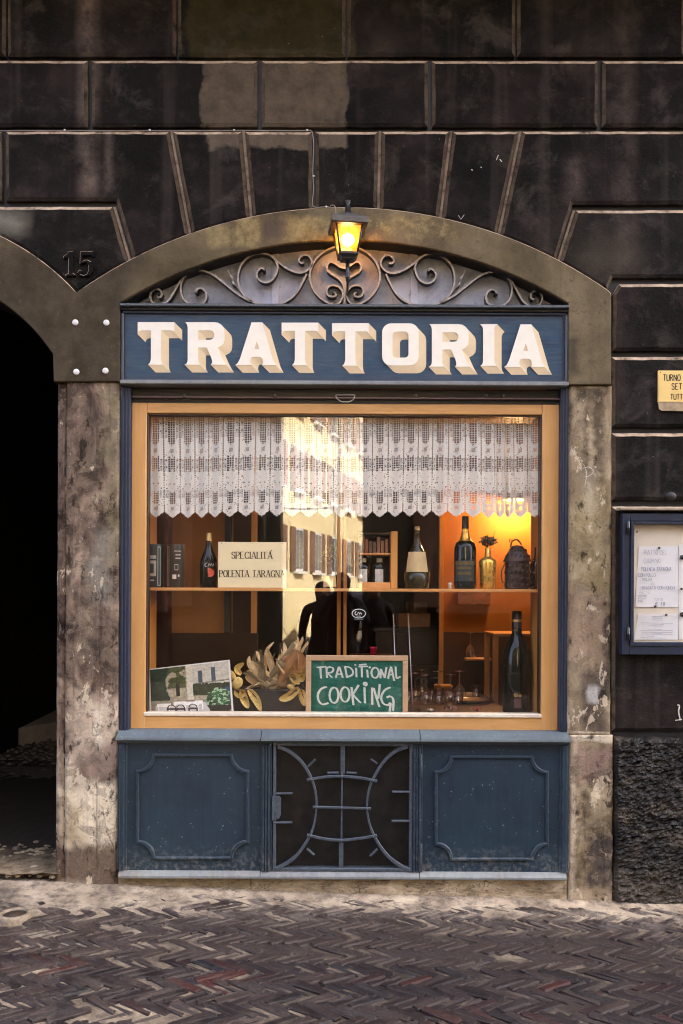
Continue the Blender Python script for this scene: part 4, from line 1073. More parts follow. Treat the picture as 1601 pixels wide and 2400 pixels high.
bl = [(.05, PZ(2058)), (-.022, PZ(2058)), (-.026, PZ(2055.5)), (-.026, PZ(2051)), (-.008, PZ(2041)), (.05, PZ(2041))]
for a_, b_ in ((283, 613), (613.6, 985), (985.6, 1328)): sweepx('bottom_ledge', bl, PX(a_) + .002, PX(b_), BLUE_L, base)
# centre pilasters
for l, r in ((613, 638), (966, 990)):
    boxo('pilaster', PX(l) + .004, PX(r) + .004, -.012, .03, PZ(2042), PZ(1744), BLUE, base, .002)
    w_ = (PX(r) - PX(l))
    for q in (.2, .45, .7):
        boxo('reed', PX(l) + w_ * q, PX(l) + w_ * q + .009, -.021, -.01, PZ(2041), PZ(1746), BLUE, base, .003)

# ---- grille door in the middle of the base
gd = empty('grille_door', (PX(803), 0.0, PZ(2041)))
setp(gd, 'blue iron grille door with curved bars over dark wire mesh', 'grille door')
Z2 = zoomf(3.92, 600, 1650)
def g2(p): return W(*Z2([p])[0])
def gbar(nm, P, wid, y0=-.012, y1=.0, k=4, mat=None):
    q = w2(spline(Z2(P), k)) if k else w2(Z2(P))
    if not isinstance(wid, (int, float)):
        n = len(q); wid = [wid[0] + (wid[1] - wid[0]) * abs(2 * i / (n - 1) - 1) ** 1.5 for i in range(n)]
    wid = [v * 1.2 for v in wid] if isinstance(wid, list) else wid * 1.2
    pl = stroke_poly(q, wid)
    return poly(nm, [pl], y0, y1, [mat or IRONB], gd, .0015)
x0, z1 = g2((160, 352)); x1, z0 = g2((1432, 1535))
fw = .014
boxo('door_frame', x0, x0 + fw, -.014, .03, z0, z1, IRONB, gd, .002); boxo('door_frame', x1 - fw, x1, -.014, .03, z0, z1, IRONB, gd, .002)
boxo('door_frame', x0 + fw, x1 - fw, -.013, .03, z1 - .015, z1, IRONB, gd, .002); boxo('door_frame', x0 + fw, x1 - fw, -.013, .03, z0, z0 + .016, IRONB, gd, .002)
# expanded-metal mesh, woven as real wires
MESH = simple('dull mesh wire', (0.030, 0.027, 0.023), .5, .3, .4, .9, 18, .2)
bmh = B(); xa_, xb_, za_, zb_ = x0 + .01, x1 - .01, z0 + .01, z1 - .01
pitch = 0.0088; hw = .0009
def clipseg(sx, c):
    pts = []
    for x in (xa_, xb_):
        z = sx * x + c
        if za_ <= z <= zb_: pts.append((x, z))
    for z in (za_, zb_):
        x = (z - c) / sx
        if xa_ < x < xb_: pts.append((x, z))
    return pts[:2] if len(pts) >= 2 else None
for sx, yy_ in ((0.75, .012), (-0.75, .0135)):
    c0 = min(za_ - sx * x for x in (xa_, xb_)); c1 = max(zb_ - sx * x for x in (xa_, xb_)); c = c0
    while c < c1:
        sgm = clipseg(sx, c); c += pitch
        if not sgm: continue
        (ax, az), (bx, bz) = sgm; L = math.hypot(bx - ax, bz - az)
        if L < .003: continue
        nx_, nz_ = -(bz - az) / L * hw, (bx - ax) / L * hw
        vs_ = [bmh.bm.verts.new(p) for p in ((ax + nx_, yy_, az + nz_), (bx + nx_, yy_, bz + nz_), (bx - nx_, yy_ , bz - nz_), (ax - nx_, yy_, az - nz_))]
        bmh.bm.faces.new(vs_)
setp(bmh.done('wire_mesh', MESH, gd), kind='stuff')
boxo('dark_backing', xa_, xb_, .05, .06, za_, zb_, DARK, gd)
gbar('bar', [(797, 380), (797, 640)], .0175, -.010, .006, 0); gbar('bar', [(790, 640), (785, 1240)], .0065, -.012, .004, 0); gbar('bar', [(782, 1256), (782, 1512)], .0175, -.010, .006, 0)
gbar('curved_bar', [(205, 385), (320, 440), (420, 530), (490, 640), (540, 770), (557, 900), (548, 1030), (520, 1150), (460, 1270), (370, 1390), (270, 1465), (180, 1510)], (.0075, .0155), -.016, .002)
gbar('curved_bar', [(1395, 385), (1280, 430), (1170, 530), (1100, 640), (1045, 760), (1020, 900), (1028, 1030), (1060, 1150), (1120, 1270), (1210, 1390), (1310, 1470), (1420, 1525)], (.0075, .0155), -.016, .002)
gbar('cross_bar', [(470, 692), (620, 665), (790, 657), (960, 672), (1112, 702)], .0098, -.022, -.011); gbar('cross_bar', [(470, 1193), (620, 1228), (780, 1242), (950, 1226), (1112, 1200)], .0098, -.022, -.011); gbar('cross_bar', [(523, 938), (790, 945), (1056, 953)], .0088, -.022, -.011)
for P in ([(478, 572), (545, 508)], [(1112, 545), (1056, 505)], [(470, 1325), (535, 1382)], [(1112, 1330), (1050, 1390)], [(178, 817), (335, 817)], [(160, 1083), (335, 1083)], [(1252, 803), (1412, 803)], [(1246, 1071), (1412, 1071)], [(657, 630), (760, 627)], [(832, 627), (925, 632)]):
    gbar('tab', P, .0062, -.018, .004, 0)
for q in ((508, 682), (790, 657), (1070, 692), (557, 938), (788, 944), (1020, 952), (504, 1197), (778, 1240), (1070, 1205)):
    x, z = g2(q); bb = B(); bb.sphere((x, -.023, z), .0052, 8, (1, .8, 1)); bb.done('rivet', IRONB, gd)
plate = w2(Z2([(150, 838), (215, 838), (232, 858), (232, 1010), (215, 1045), (150, 1065)]))
lp = poly('lock_plate', [plate], -.019, -.010, [IRONB], gd, .001)
kx, kz = g2((178, 1010)); o = boxo('keyhole', kx - .002, kx + .002, -.0195, -.0188, kz - .006, kz + .006, BLACK); o.parent = lp
for t, b_ in ((455, 675), (1270, 1500)):
    xh, zt_ = g2((1515, t)); _, zb_2 = g2((1515, b_)); latheo('hinge', [(0, 0), (.0045, .002), (.0045, (zt_ - zb_2) * .48), (.005, (zt_ - zb_2) * .5), (.0045, (zt_ - zb_2) * .52), (.0045, zt_ - zb_2 - .004), (.003, zt_ - zb_2), (0, zt_ - zb_2)], (xh, -.026, zb_2), IRONB, gd, 10)

# ---- lantern
lan = empty('wall_lantern', (PX(815), -0.10, PZ(660)))
setp(lan, 'black four sided lantern with glowing amber panes over the sign', 'lantern')
LY = -0.105; lx = W(815, 600, LY)[0]
def lz(py): return PZ(py, LY)
def lw(px): return px / S * (D + LY) / D
def frus(nm, levels, mat, rot=0.0, n=4, cap=True, yq=LY):
    b_ = B(); rings = []
    for hwid, z in levels:
        rings.append([b_.bm.verts.new((lx + hwid * math.sqrt(2) * math.cos(math.radians(45 + 90 * i) + rot), yq + hwid * math.sqrt(2) * math.sin(math.radians(45 + 90 * i) + rot), z)) for i in range(4)])
    for r0, r1 in zip(rings, rings[1:]):
        for i in range(4): b_.bm.faces.new((r0[i], r0[(i + 1) % 4], r1[(i + 1) % 4], r1[i]))
    if cap: b_.bm.faces.new(rings[0]); b_.bm.faces.new(rings[-1][::-1])
    return b_.done(nm, mat, lan)
CAPM = simple('weathered lantern cap', (0.09, 0.08, 0.066), .5, 0, .5, .3, 40, .2)
ROT = math.radians(7)
frus('cap', [(lw(42), lz(536)), (lw(42.5), lz(526)), (lw(41), lz(522.5)), (lw(24), lz(513)), (lw(16), lz(505.5)), (lw(14), lz(504))], [CAPM], ROT)
frus('cap_skirt', [(lw(39.5), lz(538)), (lw(42), lz(533)), (lw(42.2), lz(529))], [BLACK], ROT)
latheo('finial', [(lw(14), 0), (lw(12), lz(500) - lz(505)), (lw(6.5), lz(497) - lz(505)), (lw(6), lz(482) - lz(505)), (lw(4), lz(479) - lz(505)), (lw(7), lz(473) - lz(505)), (lw(7), lz(471) - lz(505)), (0, lz(470) - lz(505))], (lx, LY, lz(505)), BLACK, lan, 14)
hT, hB, zT, zB = lw(31.5), lw(20), lz(531), lz(598)
def cr(h, i): a_ = math.radians(45 + 90 * i) + ROT; return (lx + h * math.sqrt(2) * math.cos(a_), LY + h * math.sqrt(2) * math.sin(a_))
def mk_pane():
    k = M('frosted amber glass')
    t = k.n('ShaderNodeBsdfTransparent'); t.inputs[0].default_value = (1, .9, .72, 1)
    l = k.n('ShaderNodeBsdfTranslucent'); l.inputs[0].default_value = (.30, .10, .012, 1)
    g_ = k.n('ShaderNodeBsdfGlossy'); g_.inputs['Roughness'].default_value = .15
    a_ = k.n('ShaderNodeMixShader'); a_.inputs[0].default_value = .72
    k.t.links.new(t.outputs[0], a_.inputs[1]); k.t.links.new(l.outputs[0], a_.inputs[2])
    c_ = k.n('ShaderNodeMixShader'); c_.inputs[0].default_value = .05
    k.t.links.new(a_.outputs[0], c_.inputs[1]); k.t.links.new(g_.outputs[0], c_.inputs[2])
    return k.fin(c_.outputs[0])
PANE = mk_pane()
for i in range(4):
    a_, b_ = cr(hT - .004, i), cr(hT - .004, (i + 1) % 4); c_, d_ = cr(hB - .004, (i + 1) % 4), cr(hB - .004, i)
    pyd('pane', [(*a_, zT), (*b_, zT), (*c_, zB), (*d_, zB)], [(0, 1, 2, 3)], PANE, lan)
    tubeo('corner_bar', [(*cr(hT, i), zT + .002), (*cr(hB, i), zB - .002)], .0052, BLACK, lan, 6)
frus('bottom_tray', [(lw(9), lz(613)), (lw(15), lz(611)), (lw(17), lz(607)), (lw(20), lz(604.5)), (lw(22.5), lz(602)), (lw(22.5), lz(597))], [BLACK], ROT)
latheo('stem', [(lw(5), 0), (lw(4.3), lz(612) - lz(640)), (0, lz(612) - lz(640))], (lx, LY, lz(640)), BLACK, lan, 12)
latheo('stem_collar', [(0, lz(661) - lz(640)), (lw(4), lz(660) - lz(640)), (lw(4.5), lz(652) - lz(640)), (lw(6.5), lz(650) - lz(640)), (lw(4), lz(647) - lz(640)), (lw(6.8), lz(644) - lz(640)), (lw(4.5), 0)], (lx, LY, lz(640)), BLACK, lan, 12)
bx, bz = W(815, 655, .04)
tubeo('bracket_arm', spline([(lx, LY, lz(652)), (lx, LY + .03, lz(664)), (lx, -.02, lz(668)), (lx, .088, lz(660))], 5), .0055, BLACK, lan, 8)
k = M('lit bulb'); e = k.n('ShaderNodeEmission'); e.inputs[0].default_value = (1, .60, .24, 1); e.inputs[1].default_value = 6.0
LBULB = k.fin(e.outputs[0])
bb = B(); bb.sphere((lx, LY, lz(562)), .030, 16, (1, 1, .85)); bb.done('bulb', LBULB, lan)
latheo('bulb_socket', [(0, 0), (.014, 0), (.014, lz(531) - lz(548)), (0, lz(531) - lz(548))], (lx, LY, lz(548)), BLACK, lan, 10)

# ---- cable feeding the lantern
cabp = [(-30, 303.5), (150, 302.5), (350, 303.5), (548, 302.5), (700, 303), (728, 303), (733, 315), (735, 340), (733, 400), (735, 440), (732, 470), (735, 486), (745, 490), (765, 488), (778, 492), (786, 502), (788, 516), (787, 526)]
cq = spline(cabp, 5); pts = []
for i, p in enumerate(cq):
    t = i / (len(cq) - 1); x, z = W(*p)
    y = 0.012 if p[1] < 484 else (-0.016 if p[1] < 500 and p[0] < 775 else -0.016 - .06 * min(1, max(0, (p[0] - 768) / 18)))
    pts.append((x, y, z))
cab = empty('lantern_cable', (pts[-1][0], 0, pts[-1][2])); setp(cab, 'thin pale electric cable running along the stone joint to the lantern', 'cable')
CABM = simple('dusty cable', (0.30, 0.26, 0.21), .6)
tubeo('wire', pts, .0022, CABM, cab, 6)
for q in ((150, 302), (350, 302), (548, 302), (720, 302), (735, 410), (765, 488)):
    x, z = W(*q); bb = B(); bb.sphere((x, .009 if q[1] < 480 else -.017, z), .0052, 8, (1.1, .8, .8)); bb.done('clip', WHITE, cab)
# ================================================================== ROOM BEHIND THE WINDOW
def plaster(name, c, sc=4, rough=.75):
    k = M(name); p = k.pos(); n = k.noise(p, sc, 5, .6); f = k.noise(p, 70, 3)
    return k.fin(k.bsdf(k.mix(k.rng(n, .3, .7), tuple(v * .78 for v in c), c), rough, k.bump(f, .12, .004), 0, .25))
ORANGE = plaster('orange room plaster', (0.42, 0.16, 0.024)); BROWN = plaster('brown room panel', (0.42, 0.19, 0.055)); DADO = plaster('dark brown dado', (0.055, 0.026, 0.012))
def part(name, l, t, r, b, d0, d1, mat, bev=0.0, parent=None):
    """a box whose front face (at depth d0) covers this part of the photo"""
    x0, x1, z0, z1 = RC(l, t, r, b, d0); return boxo(name, x0, x1, d0, d1, z0, z1, mat, parent, bev)
rl, rr_ = PX(283) - .02, 3.3
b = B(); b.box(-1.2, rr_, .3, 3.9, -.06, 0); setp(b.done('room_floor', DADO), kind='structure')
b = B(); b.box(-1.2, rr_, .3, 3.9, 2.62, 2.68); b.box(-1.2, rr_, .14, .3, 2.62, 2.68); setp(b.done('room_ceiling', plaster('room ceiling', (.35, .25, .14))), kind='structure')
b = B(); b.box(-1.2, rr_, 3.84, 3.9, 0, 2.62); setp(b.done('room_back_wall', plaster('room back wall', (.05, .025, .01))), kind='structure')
b = B(); b.box(-1.24, -1.18, .12, 3.9, 0, 2.62); setp(b.done('room_left_wall', ORANGE), kind='structure')
b = B(); b.box(rr_, rr_ + .05, .12, 3.9, 0, 2.62); setp(b.done('room_right_wall', ORANGE), kind='structure')
# left wall panel close behind the display
lwall = setp(part('room_panel_wall', 395, 940, 602, 1484, .75, .80, BROWN), kind='structure')
o = part('dado', 395, 1485, 602, 1760, .74, .80, DADO); o.parent = lwall
o = part('post', 366, 940, 394, 1760, .60, .70, simple('oxblood post', (.055, .010, .004), .5)); o.parent = lwall
o = part('post', 527, 940, 541, 1484, .70, .748, DARK); o.parent = lwall
o = part('recess', 547, 940, 589, 1484, .745, .7495, DADO); o.parent = lwall
o = part('strip', 589.5, 940, 602, 1484, .72, .748, WOODV); o.parent = lwall
# right orange wall with its dado
rw = setp(part('room_side_wall', 1034, 900, 1420, 1482, 1.75, 1.80, ORANGE), kind='structure')
o = part('dado', 1034, 1483, 1420, 1900, 1.74, 1.80, plaster('brown dado', (.07, .03, .01))); o.parent = rw
o = part('corner_post', 1030, 900, 1040, 1900, 1.70, 1.76, WOODV); o.parent = rw
# inside faces of the window opening
wi = setp(part('window_reveal', 300, 950, 342, 1700, .10, .34, WOODV), kind='structure')
o = part('reveal', 1270, 950, 1312, 1700, .10, .34, WOODV); o.parent = wi
o = part('reveal', 300, 940, 1312, 968, .101, .33, WOODV); o.parent = wi
# display ledge
led = setp(boxo('display_ledge', PX(300, .1), PX(1312, .1), .095, .55, PZ(1708, .1), PZ(1681, .1) , WOODD, None, .004), 'dark wooden display ledge along the foot of the window', 'ledge')
LEDZ = PZ(1681, .1)
# shelf with its two slim posts
sh = empty('window_shelf', (0, .25, PZ(1383, .18)))
setp(sh, 'orange wooden shelf crossing the window on two slim posts', 'shelf')
SHD = .125
x0, x1, z0, z1 = RC(345, 1379, 1262, 1386.5, SHD)
boxo('board', PX(341, SHD), PX(1271, SHD), SHD, .42, z0, z1, WOODS, sh, .002); SHZ = z1
for l, r in ((790, 799), (805, 813)):
    x0, x1, za, _ = RC(l, 1200, r, 1540, .43); boxo('post', x0, x1, .425, .445, LEDZ, PZ(1120, .43), WOODV, sh, .002)

# ---- lace curtain with real holes
period = 34.3
ncell = 27; su, sv = 26, 1.35
cols_ = ncell * su; Hpx = 262; rows = int(Hpx / sv)
ui = (np.arange(cols_) + .5) / su; vj = (np.arange(rows) + .5) * sv
Uc, V = np.meshgrid(ui, vj, indexing='ij')
u = Uc % 1.0; du = np.abs(u - .5)                    # du .5 at the seam, 0 at the middle of a motif
I, J2 = np.meshgrid(np.arange(cols_), np.arange(rows), indexing='ij')
zv = V * 7.127
keep = np.ones_like(u, bool)
netk = (I % 4 == 0) | (J2 % 4 == 0)
def netmask(z0, z1, half, rnd):
    low = np.where(rnd, z1 - 70 * (1 - np.sqrt(np.clip(1 - (du / half) ** 2, 0, 1))), z1)
    return (du < half) & (zv > z0) & (zv < low)
flower = fbm(u * 9 + 2, zv / 30, 3, 41)
n1 = netmask(-10, 520, .22, True)
pt = 750 - 260 * du
n2 = (du < .22) & (zv > pt) & (zv < 960 - 0 * du)
cross = (du < .05) & (zv > 900) | (du < .10) & (np.abs(zv - 935) < 14)
n2 &= ~cross
n3 = netmask(1290 - 120 * du * 0, 1515, .20, True) & (zv > 1325 - 260 * du)
nets = n1 | n2 | n3
keep[nets] = netk[nets]
loose = ~nets & (flower > .62) & (rng.random(u.shape) < .12); keep[loose] = False
tape = ~nets & (du > .24) & ((zv < 400) | ((zv > 740) & (zv < 960)) | ((zv > 1260) & (zv < 1400)))
keep[tape & (I % 2 == 0) & (J2 % 2 == 0)] = False
tri = ~nets & (du < .10) & (((zv > 575) & (zv < 640)) | ((zv > 1545) & (zv < 1610))); keep[tri & ((I + J2) % 2 == 0)] = False
seam = du > .5 - .05; keep[seam & ((zv % 29) < 17)] = False
for hz in (45, 165, 285, 768, 885, 1245):
    keep[(np.abs(du - .36) < .035) & (np.abs(zv - hz) < 10)] = False
keep[(np.abs(du - .155) < .035) & (np.abs(zv - 1160) < 10)] = False
bot = 1625 + 100 * (1 - (du / .5) ** 1.15) + 12 * np.abs(np.sin(u * math.pi * 5)); keep[zv > bot] = False
# pleats
gx = np.linspace(0, ncell, cols_ + 1); gv = np.arange(rows + 1) * sv
GX, GV = np.meshgrid(gx, gv, indexing='ij')
squash = 1 - .42 * np.exp(-((gx - 24.2) / 1.3) ** 2) - .22 * np.exp(-((gx - 14.1) / .8) ** 2) + .08 * np.sin(gx * 1.3)
pxs = np.cumsum(squash); pxs = 343 + (pxs - pxs[0]) / (pxs[-1] - pxs[0]) * (1270 - 343)
drift = 4.0 * np.sin(gx * .55 + 1)
PXG = pxs[:, None] + drift[:, None] * (GV / Hpx)
DP = .100 + .007 * np.sin(2 * math.pi * GX) * (.5 + .5 * GV / Hpx) + .006 * np.sin(GX * .8) + .008 * np.exp(-((GX - 24.2) / 1.2) ** 2) * np.sin(GX * 12)
PYG = 969 + GV + 2.0 * np.sin(GX * .6)
XX = (PXG - 800.5) / S * (D + .1) / D; ZZ = CZ + (HOR - PYG + (PXG - 800.5) * ROLL) / S * (D + .1) / D
co = np.stack([XX, DP, ZZ], -1).reshape(-1, 3); m_ = rows + 1
ii, jj = np.nonzero(keep); a = ii * m_ + jj
F = np.stack([a, a + m_, a + m_ + 1, a + 1], -1)
used, inv = np.unique(F, return_inverse=True); F = inv.reshape(F.shape); co = co[used]
me = bpy.data.meshes.new('lace_curtain')
me.vertices.add(len(co)); me.vertices.foreach_set('co', co.ravel())
me.loops.add(F.size); me.loops.foreach_set('vertex_index', F.ravel().astype(np.int32))
me.polygons.add(len(F)); me.polygons.foreach_set('loop_start', np.arange(0, F.size, 4, dtype=np.int32)); me.polygons.foreach_set('loop_total', np.full(len(F), 4, np.int32))
me.update(); me.validate()
k = M('white lace'); d_ = k.n('ShaderNodeBsdfDiffuse'); d_.inputs[0].default_value = (.93, .89, .76, 1); t_ = k.n('ShaderNodeBsdfTranslucent'); t_.inputs[0].default_value = (.8, .74, .62, 1)
mx = k.n('ShaderNodeMixShader'); mx.inputs[0].default_value = .2; k.t.links.new(d_.outputs[0], mx.inputs[1]); k.t.links.new(t_.outputs[0], mx.inputs[2])
lace = mesh_obj('lace_curtain', me, None, k.fin(mx.outputs[0]))
setp(lace, 'short white lace curtain with scalloped hem hanging behind the glass', 'curtain')

# ---- stroke lettering
GL = {
 'A': (.74, [[(0, 0), (.37, 1)], [(.37, 1), (.74, 0)], [(.14, .34), (.60, .34)]]), 'B': (.6, [[(0, 0), (0, 1)], [(0, 1), (.4, .98), (.52, .78), (.4, .55), (0, .53)], [(0, .53), (.45, .5), (.6, .26), (.45, .02), (0, 0)]]),
 'C': (.66, [[(.66, .8), (.5, .98), (.25, .98), (.05, .75), (0, .5), (.05, .25), (.25, .02), (.5, .02), (.66, .2)]]), 'D': (.66, [[(0, 0), (0, 1)], [(0, 1), (.35, .98), (.6, .78), (.66, .5), (.6, .22), (.35, .02), (0, 0)]]),
 'E': (.56, [[(0, 0), (0, 1)], [(0, 1), (.54, 1)], [(0, .52), (.42, .52)], [(0, 0), (.56, 0)]]), 'F': (.54, [[(0, 0), (0, 1)], [(0, 1), (.54, 1)], [(0, .52), (.4, .52)]]),
 'G': (.7, [[(.66, .8), (.5, .98), (.25, .98), (.05, .75), (0, .5), (.05, .25), (.25, .02), (.5, .02), (.66, .15), (.66, .45), (.45, .45)]]), 'H': (.66, [[(0, 0), (0, 1)], [(.66, 0), (.66, 1)], [(0, .52), (.66, .52)]]),
 'I': (.06, [[(.03, 0), (.03, 1)]]), 'L': (.52, [[(0, 0), (0, 1)], [(0, 0), (.52, 0)]]), 'N': (.68, [[(0, 0), (0, 1)], [(0, 1), (.68, 0)], [(.68, 0), (.68, 1)]]),
 'O': (.7, [[(.35, 1), (.12, .9), (0, .5), (.12, .1), (.35, 0), (.58, .1), (.7, .5), (.58, .9), (.35, 1)]]), 'P': (.56, [[(0, 0), (0, 1)], [(0, 1), (.4, .98), (.56, .75), (.4, .5), (0, .48)]]),
 'R': (.64, [[(0, 0), (0, 1)], [(0, 1), (.4, .98), (.54, .76), (.4, .54), (0, .52)], [(.28, .52), (.64, 0)]]), 'S': (.54, [[(.52, .82), (.38, .98), (.15, .98), (.03, .8), (.1, .6), (.42, .44), (.54, .22), (.4, .02), (.15, .02), (0, .2)]]),
 'T': (.64, [[(.32, 0), (.32, 1)], [(0, 1), (.64, 1)]]), 'U': (.64, [[(0, 1), (0, .25), (.15, .02), (.32, 0), (.49, .02), (.64, .25), (.64, 1)]]), ' ': (.3, []),
 '1': (.3, [[(0, .8), (.2, 1), (.2, 0)]]), '8': (.5, [[(.25, .55), (.05, .75), (.25, 1), (.45, .75), (.25, .55), (.02, .27), (.25, 0), (.48, .27), (.25, .55)]]), '€': (.6, [[(.6, .85), (.35, 1), (.12, .7), (.12, .3), (.35, 0), (.6, .15)], [(0, .6), (.45, .6)], [(0, .42), (.4, .42)]]),
}
def lettering(b_, text, x, z, h, thick, thin, y, width=None, serif=False, gapf=.2, jit=0.0, squeeze=1.0):
    """text starting at x (metres) on base line z"""
    tot = sum(GL[c][0] + gapf for c in text) - gapf
    kx = (width / tot if width else h * squeeze); cx = x; r_ = random.Random(len(text) * 31 + int(z * 1000)); lay = 0
    for ch in text:
        w_, st = GL[ch]
        for s_ in st:
            q = spline(s_, 4) if len(s_) > 2 else s_
            P = [(cx + (px + r_.uniform(-jit, jit)) * kx, z + (pz + r_.uniform(-jit, jit)) * h) for px, pz in q]
            wd = []
            for i in range(len(P)):
                a0, a1 = P[max(i - 1, 0)], P[min(i + 1, len(P) - 1)]; L = math.hypot(a1[0] - a0[0], a1[1] - a0[1]) + 1e-9
                up = abs(a1[1] - a0[1]) / L; wd.append(thin + (thick - thin) * up)
            if ch in 'AN' and len(s_) == 2 and ((ch == 'A' and s_[0] == (0, 0)) or (ch == 'N' and s_[0][0] == s_[1][0])): wd = [thin * 1.1] * len(P)
            pl = stroke_poly(P, wd); n = len(P); yy_ = y - lay * 4e-5; lay = (lay + 1) % 4
            vs_ = [b_.bm.verts.new((a_, yy_, c_)) for a_, c_ in pl]
            for i in range(n - 1): b_.bm.faces.new((vs_[i], vs_[i + 1], vs_[2 * n - 2 - i], vs_[2 * n - 1 - i]))
            if serif and len(s_) == 2 and abs(s_[0][1] - s_[1][1]) > .8:
                for (ex, ez) in (P[0], P[-1]):
                    sw = thick * 1.15; v4 = [b_.bm.verts.new(p) for p in ((ex - sw, y - 2.2e-4, ez - thin * .5), (ex + sw, y - 2.2e-4, ez - thin * .5), (ex + sw, y - 2.2e-4, ez + thin * .5), (ex - sw, y - 2.2e-4, ez + thin * .5))]; b_.bm.faces.new(v4)
        cx += (w_ + gapf) * kx
    return cx
# ---- card sign on the shelf
CD = .137
cs = empty('card_sign', (PX(591, CD), CD, SHZ)); setp(cs, 'cream card sign reading SPECIALITA POLENTA TARAGNA on the shelf', 'sign')
x0, x1, z0, z1 = RC(511, 1270.5, 671, 1378, CD)
boxo('card', x0, x1, CD, CD + .006, SHZ + .001, z1, simple('cream card', (.90, .76, .44), .5, 0, .2, .03), cs, .001)
Z7 = zoomf(4.356, 340, 1210)
def zpx(p): return W(*Z7([p])[0], CD)
b = B(); xa, zb = zpx((885, 430)); xe, _ = zpx((1298, 430)); hh = 65 / 4.356 / S * 1.05
lettering(b, 'SPECIALITA', xa, zb, hh, .0046, .0018, CD - .0012, xe - xa, True)
ax_, az_ = zpx((1278, 362)); bx_, bz_ = zpx((1296, 345)); q4 = stroke_poly([(ax_, az_), (bx_, bz_)], .003); b.bm.faces.new([b.bm.verts.new((x, CD - .0012, z)) for x, z in q4])
b.done('lettering', BLACKINK, cs)
b = B(); xa, zb = zpx((762, 618)); xe, _ = zpx((1422, 618)); lettering(b, 'POLENTA TARAGNA', xa, zb, hh, .0046, .0018, CD - .0012, xe - xa, True); b.done('lettering', BLACKINK, cs)
for q in ((782, 274), (1093, 274), (1400, 276)):
    x, z = zpx(q); bb = B(); bb.sphere((x, CD - .001, z), .0022, 8); bb.done('pin', BLACK, cs)

# ---- bottles and things on the shelf
def glassy(name, c, rough=.06): 
    k = M(name); return k.fin(k.bsdf(c, rough, None, 0, .4))
BGL = glassy('black green bottle glass', (.006, .007, .004)); BGL2 = glassy('dark brown bottle glass', (.010, .005, .002))
GOLD = simple('gold foil', (.85, .52, .10), .28, .75, .5, .1, 40, .05); FOIL = simple('pale gold capsule', (.55, .40, .16), .35, .6)
LABEL = simple('parchment label', (.62, .46, .22), .6, 0, .3, .15, 14, .1); LABW = simple('white label', (.62, .58, .48), .6, 0, .3, .12, 30, .1); LABD = simple('dark gold label', (.13, .085, .022), .5, 0, .4, .4, 60, .1)
REDL = simple('red label disc', (.75, .10, .05), .5); LABG = simple('green black label', (.020, .026, .020), .5)
def bottle(nm, cx, zb, y, d, prof_px, mat, label, extra=(), grp=None, cat='bottle'):
    """prof_px: (half width px, height px) at depth d from the base up; extra: (part, h0, h1, grow, material)"""
    s_ = 1 / S * (D + d) / D; e_ = empty(nm, (cx, y, zb)); setp(e_, label, cat, grp)
    pr = [(max(w_ * s_, 0), h * s_) for w_, h in prof_px]
    latheo('glass_body', [(0, 0)] + pr + [(0, pr[-1][1])], (cx, y, zb), mat, e_, 24)
    for pn, h0, h1, gr_, m_ in extra:
        def rad(h):
            for (w0, a0), (w1, a1) in zip(prof_px, prof_px[1:]):
                if a0 <= h <= a1: return w0 + (w1 - w0) * (h - a0) / max(a1 - a0, 1e-6)
            return prof_px[-1][0]
        hs = sorted({h0, h1} | {a0 for _, a0 in prof_px if h0 < a0 < h1})
        pf_ = [((rad(h) + gr_) * s_, h * s_) for h in hs]
        latheo(pn, ([(0, pf_[-1][1])][:0]) + pf_ + ([(0, pf_[-1][1])] if h1 >= prof_px[-1][1] else []), (cx, y, zb), m_, e_, 24)
    return e_
SD = .215
def sx(px): return PX(px, SD)
bt = bottle('wine_bottle', sx(489), SHZ, SD, SD, [(20, 0), (21, 3), (21, 48), (19, 66), (12, 84), (6.5, 100), (5.5, 112), (5.5, 128), (4.5, 129)], BGL, 'dark wine bottle with round red label beside the cream card', [('foil_capsule', 110, 129, .5, FOIL)])
s_ = 1 / S * (D + SD) / D
def front_disc(nm, cx, cz, r, R, y, mat, par, n=20, sxz=(1, 1)):
    b_ = B(); vs_ = [b_.bm.verts.new((cx + r * sxz[0] * math.cos(2 * math.pi * i / n), y - math.sqrt(max(R * R - (r * sxz[0] * math.cos(2 * math.pi * i / n)) ** 2, 0)) - .0006, cz + r * sxz[1] * math.sin(2 * math.pi * i / n))) for i in range(n)]
    b_.bm.faces.new(vs_); return b_.done(nm, mat, par)
front_disc('red_label', sx(495), SHZ + 35 * s_, 10 * s_, 21.3 * s_, SD, REDL, bt)
bq = B()
def on_bottle(P, cx, R, w_, b_):
    q = spline(P, 4); q = [(sx(p[0]), SHZ + p[1] * s_) for p in q]; pl = stroke_poly(q, w_); n = len(q)
    vs_ = [b_.bm.verts.new((x, SD - math.sqrt(max(R * R - (x - cx) ** 2, 0)) - .0008, z)) for x, z in pl]
    for i in range(n - 1): b_.bm.faces.new((vs_[i], vs_[i + 1], vs_[2 * n - 2 - i], vs_[2 * n - 1 - i]))
on_bottle([(489, 58), (484, 56), (484, 50), (489, 50)], sx(489), 21 * s_, .0022, bq); on_bottle([(491, 50), (493, 56), (496, 51), (498, 57), (501, 50), (503, 56)], sx(489), 21 * s_, .002, bq)
bq.done('script', STW, bt)
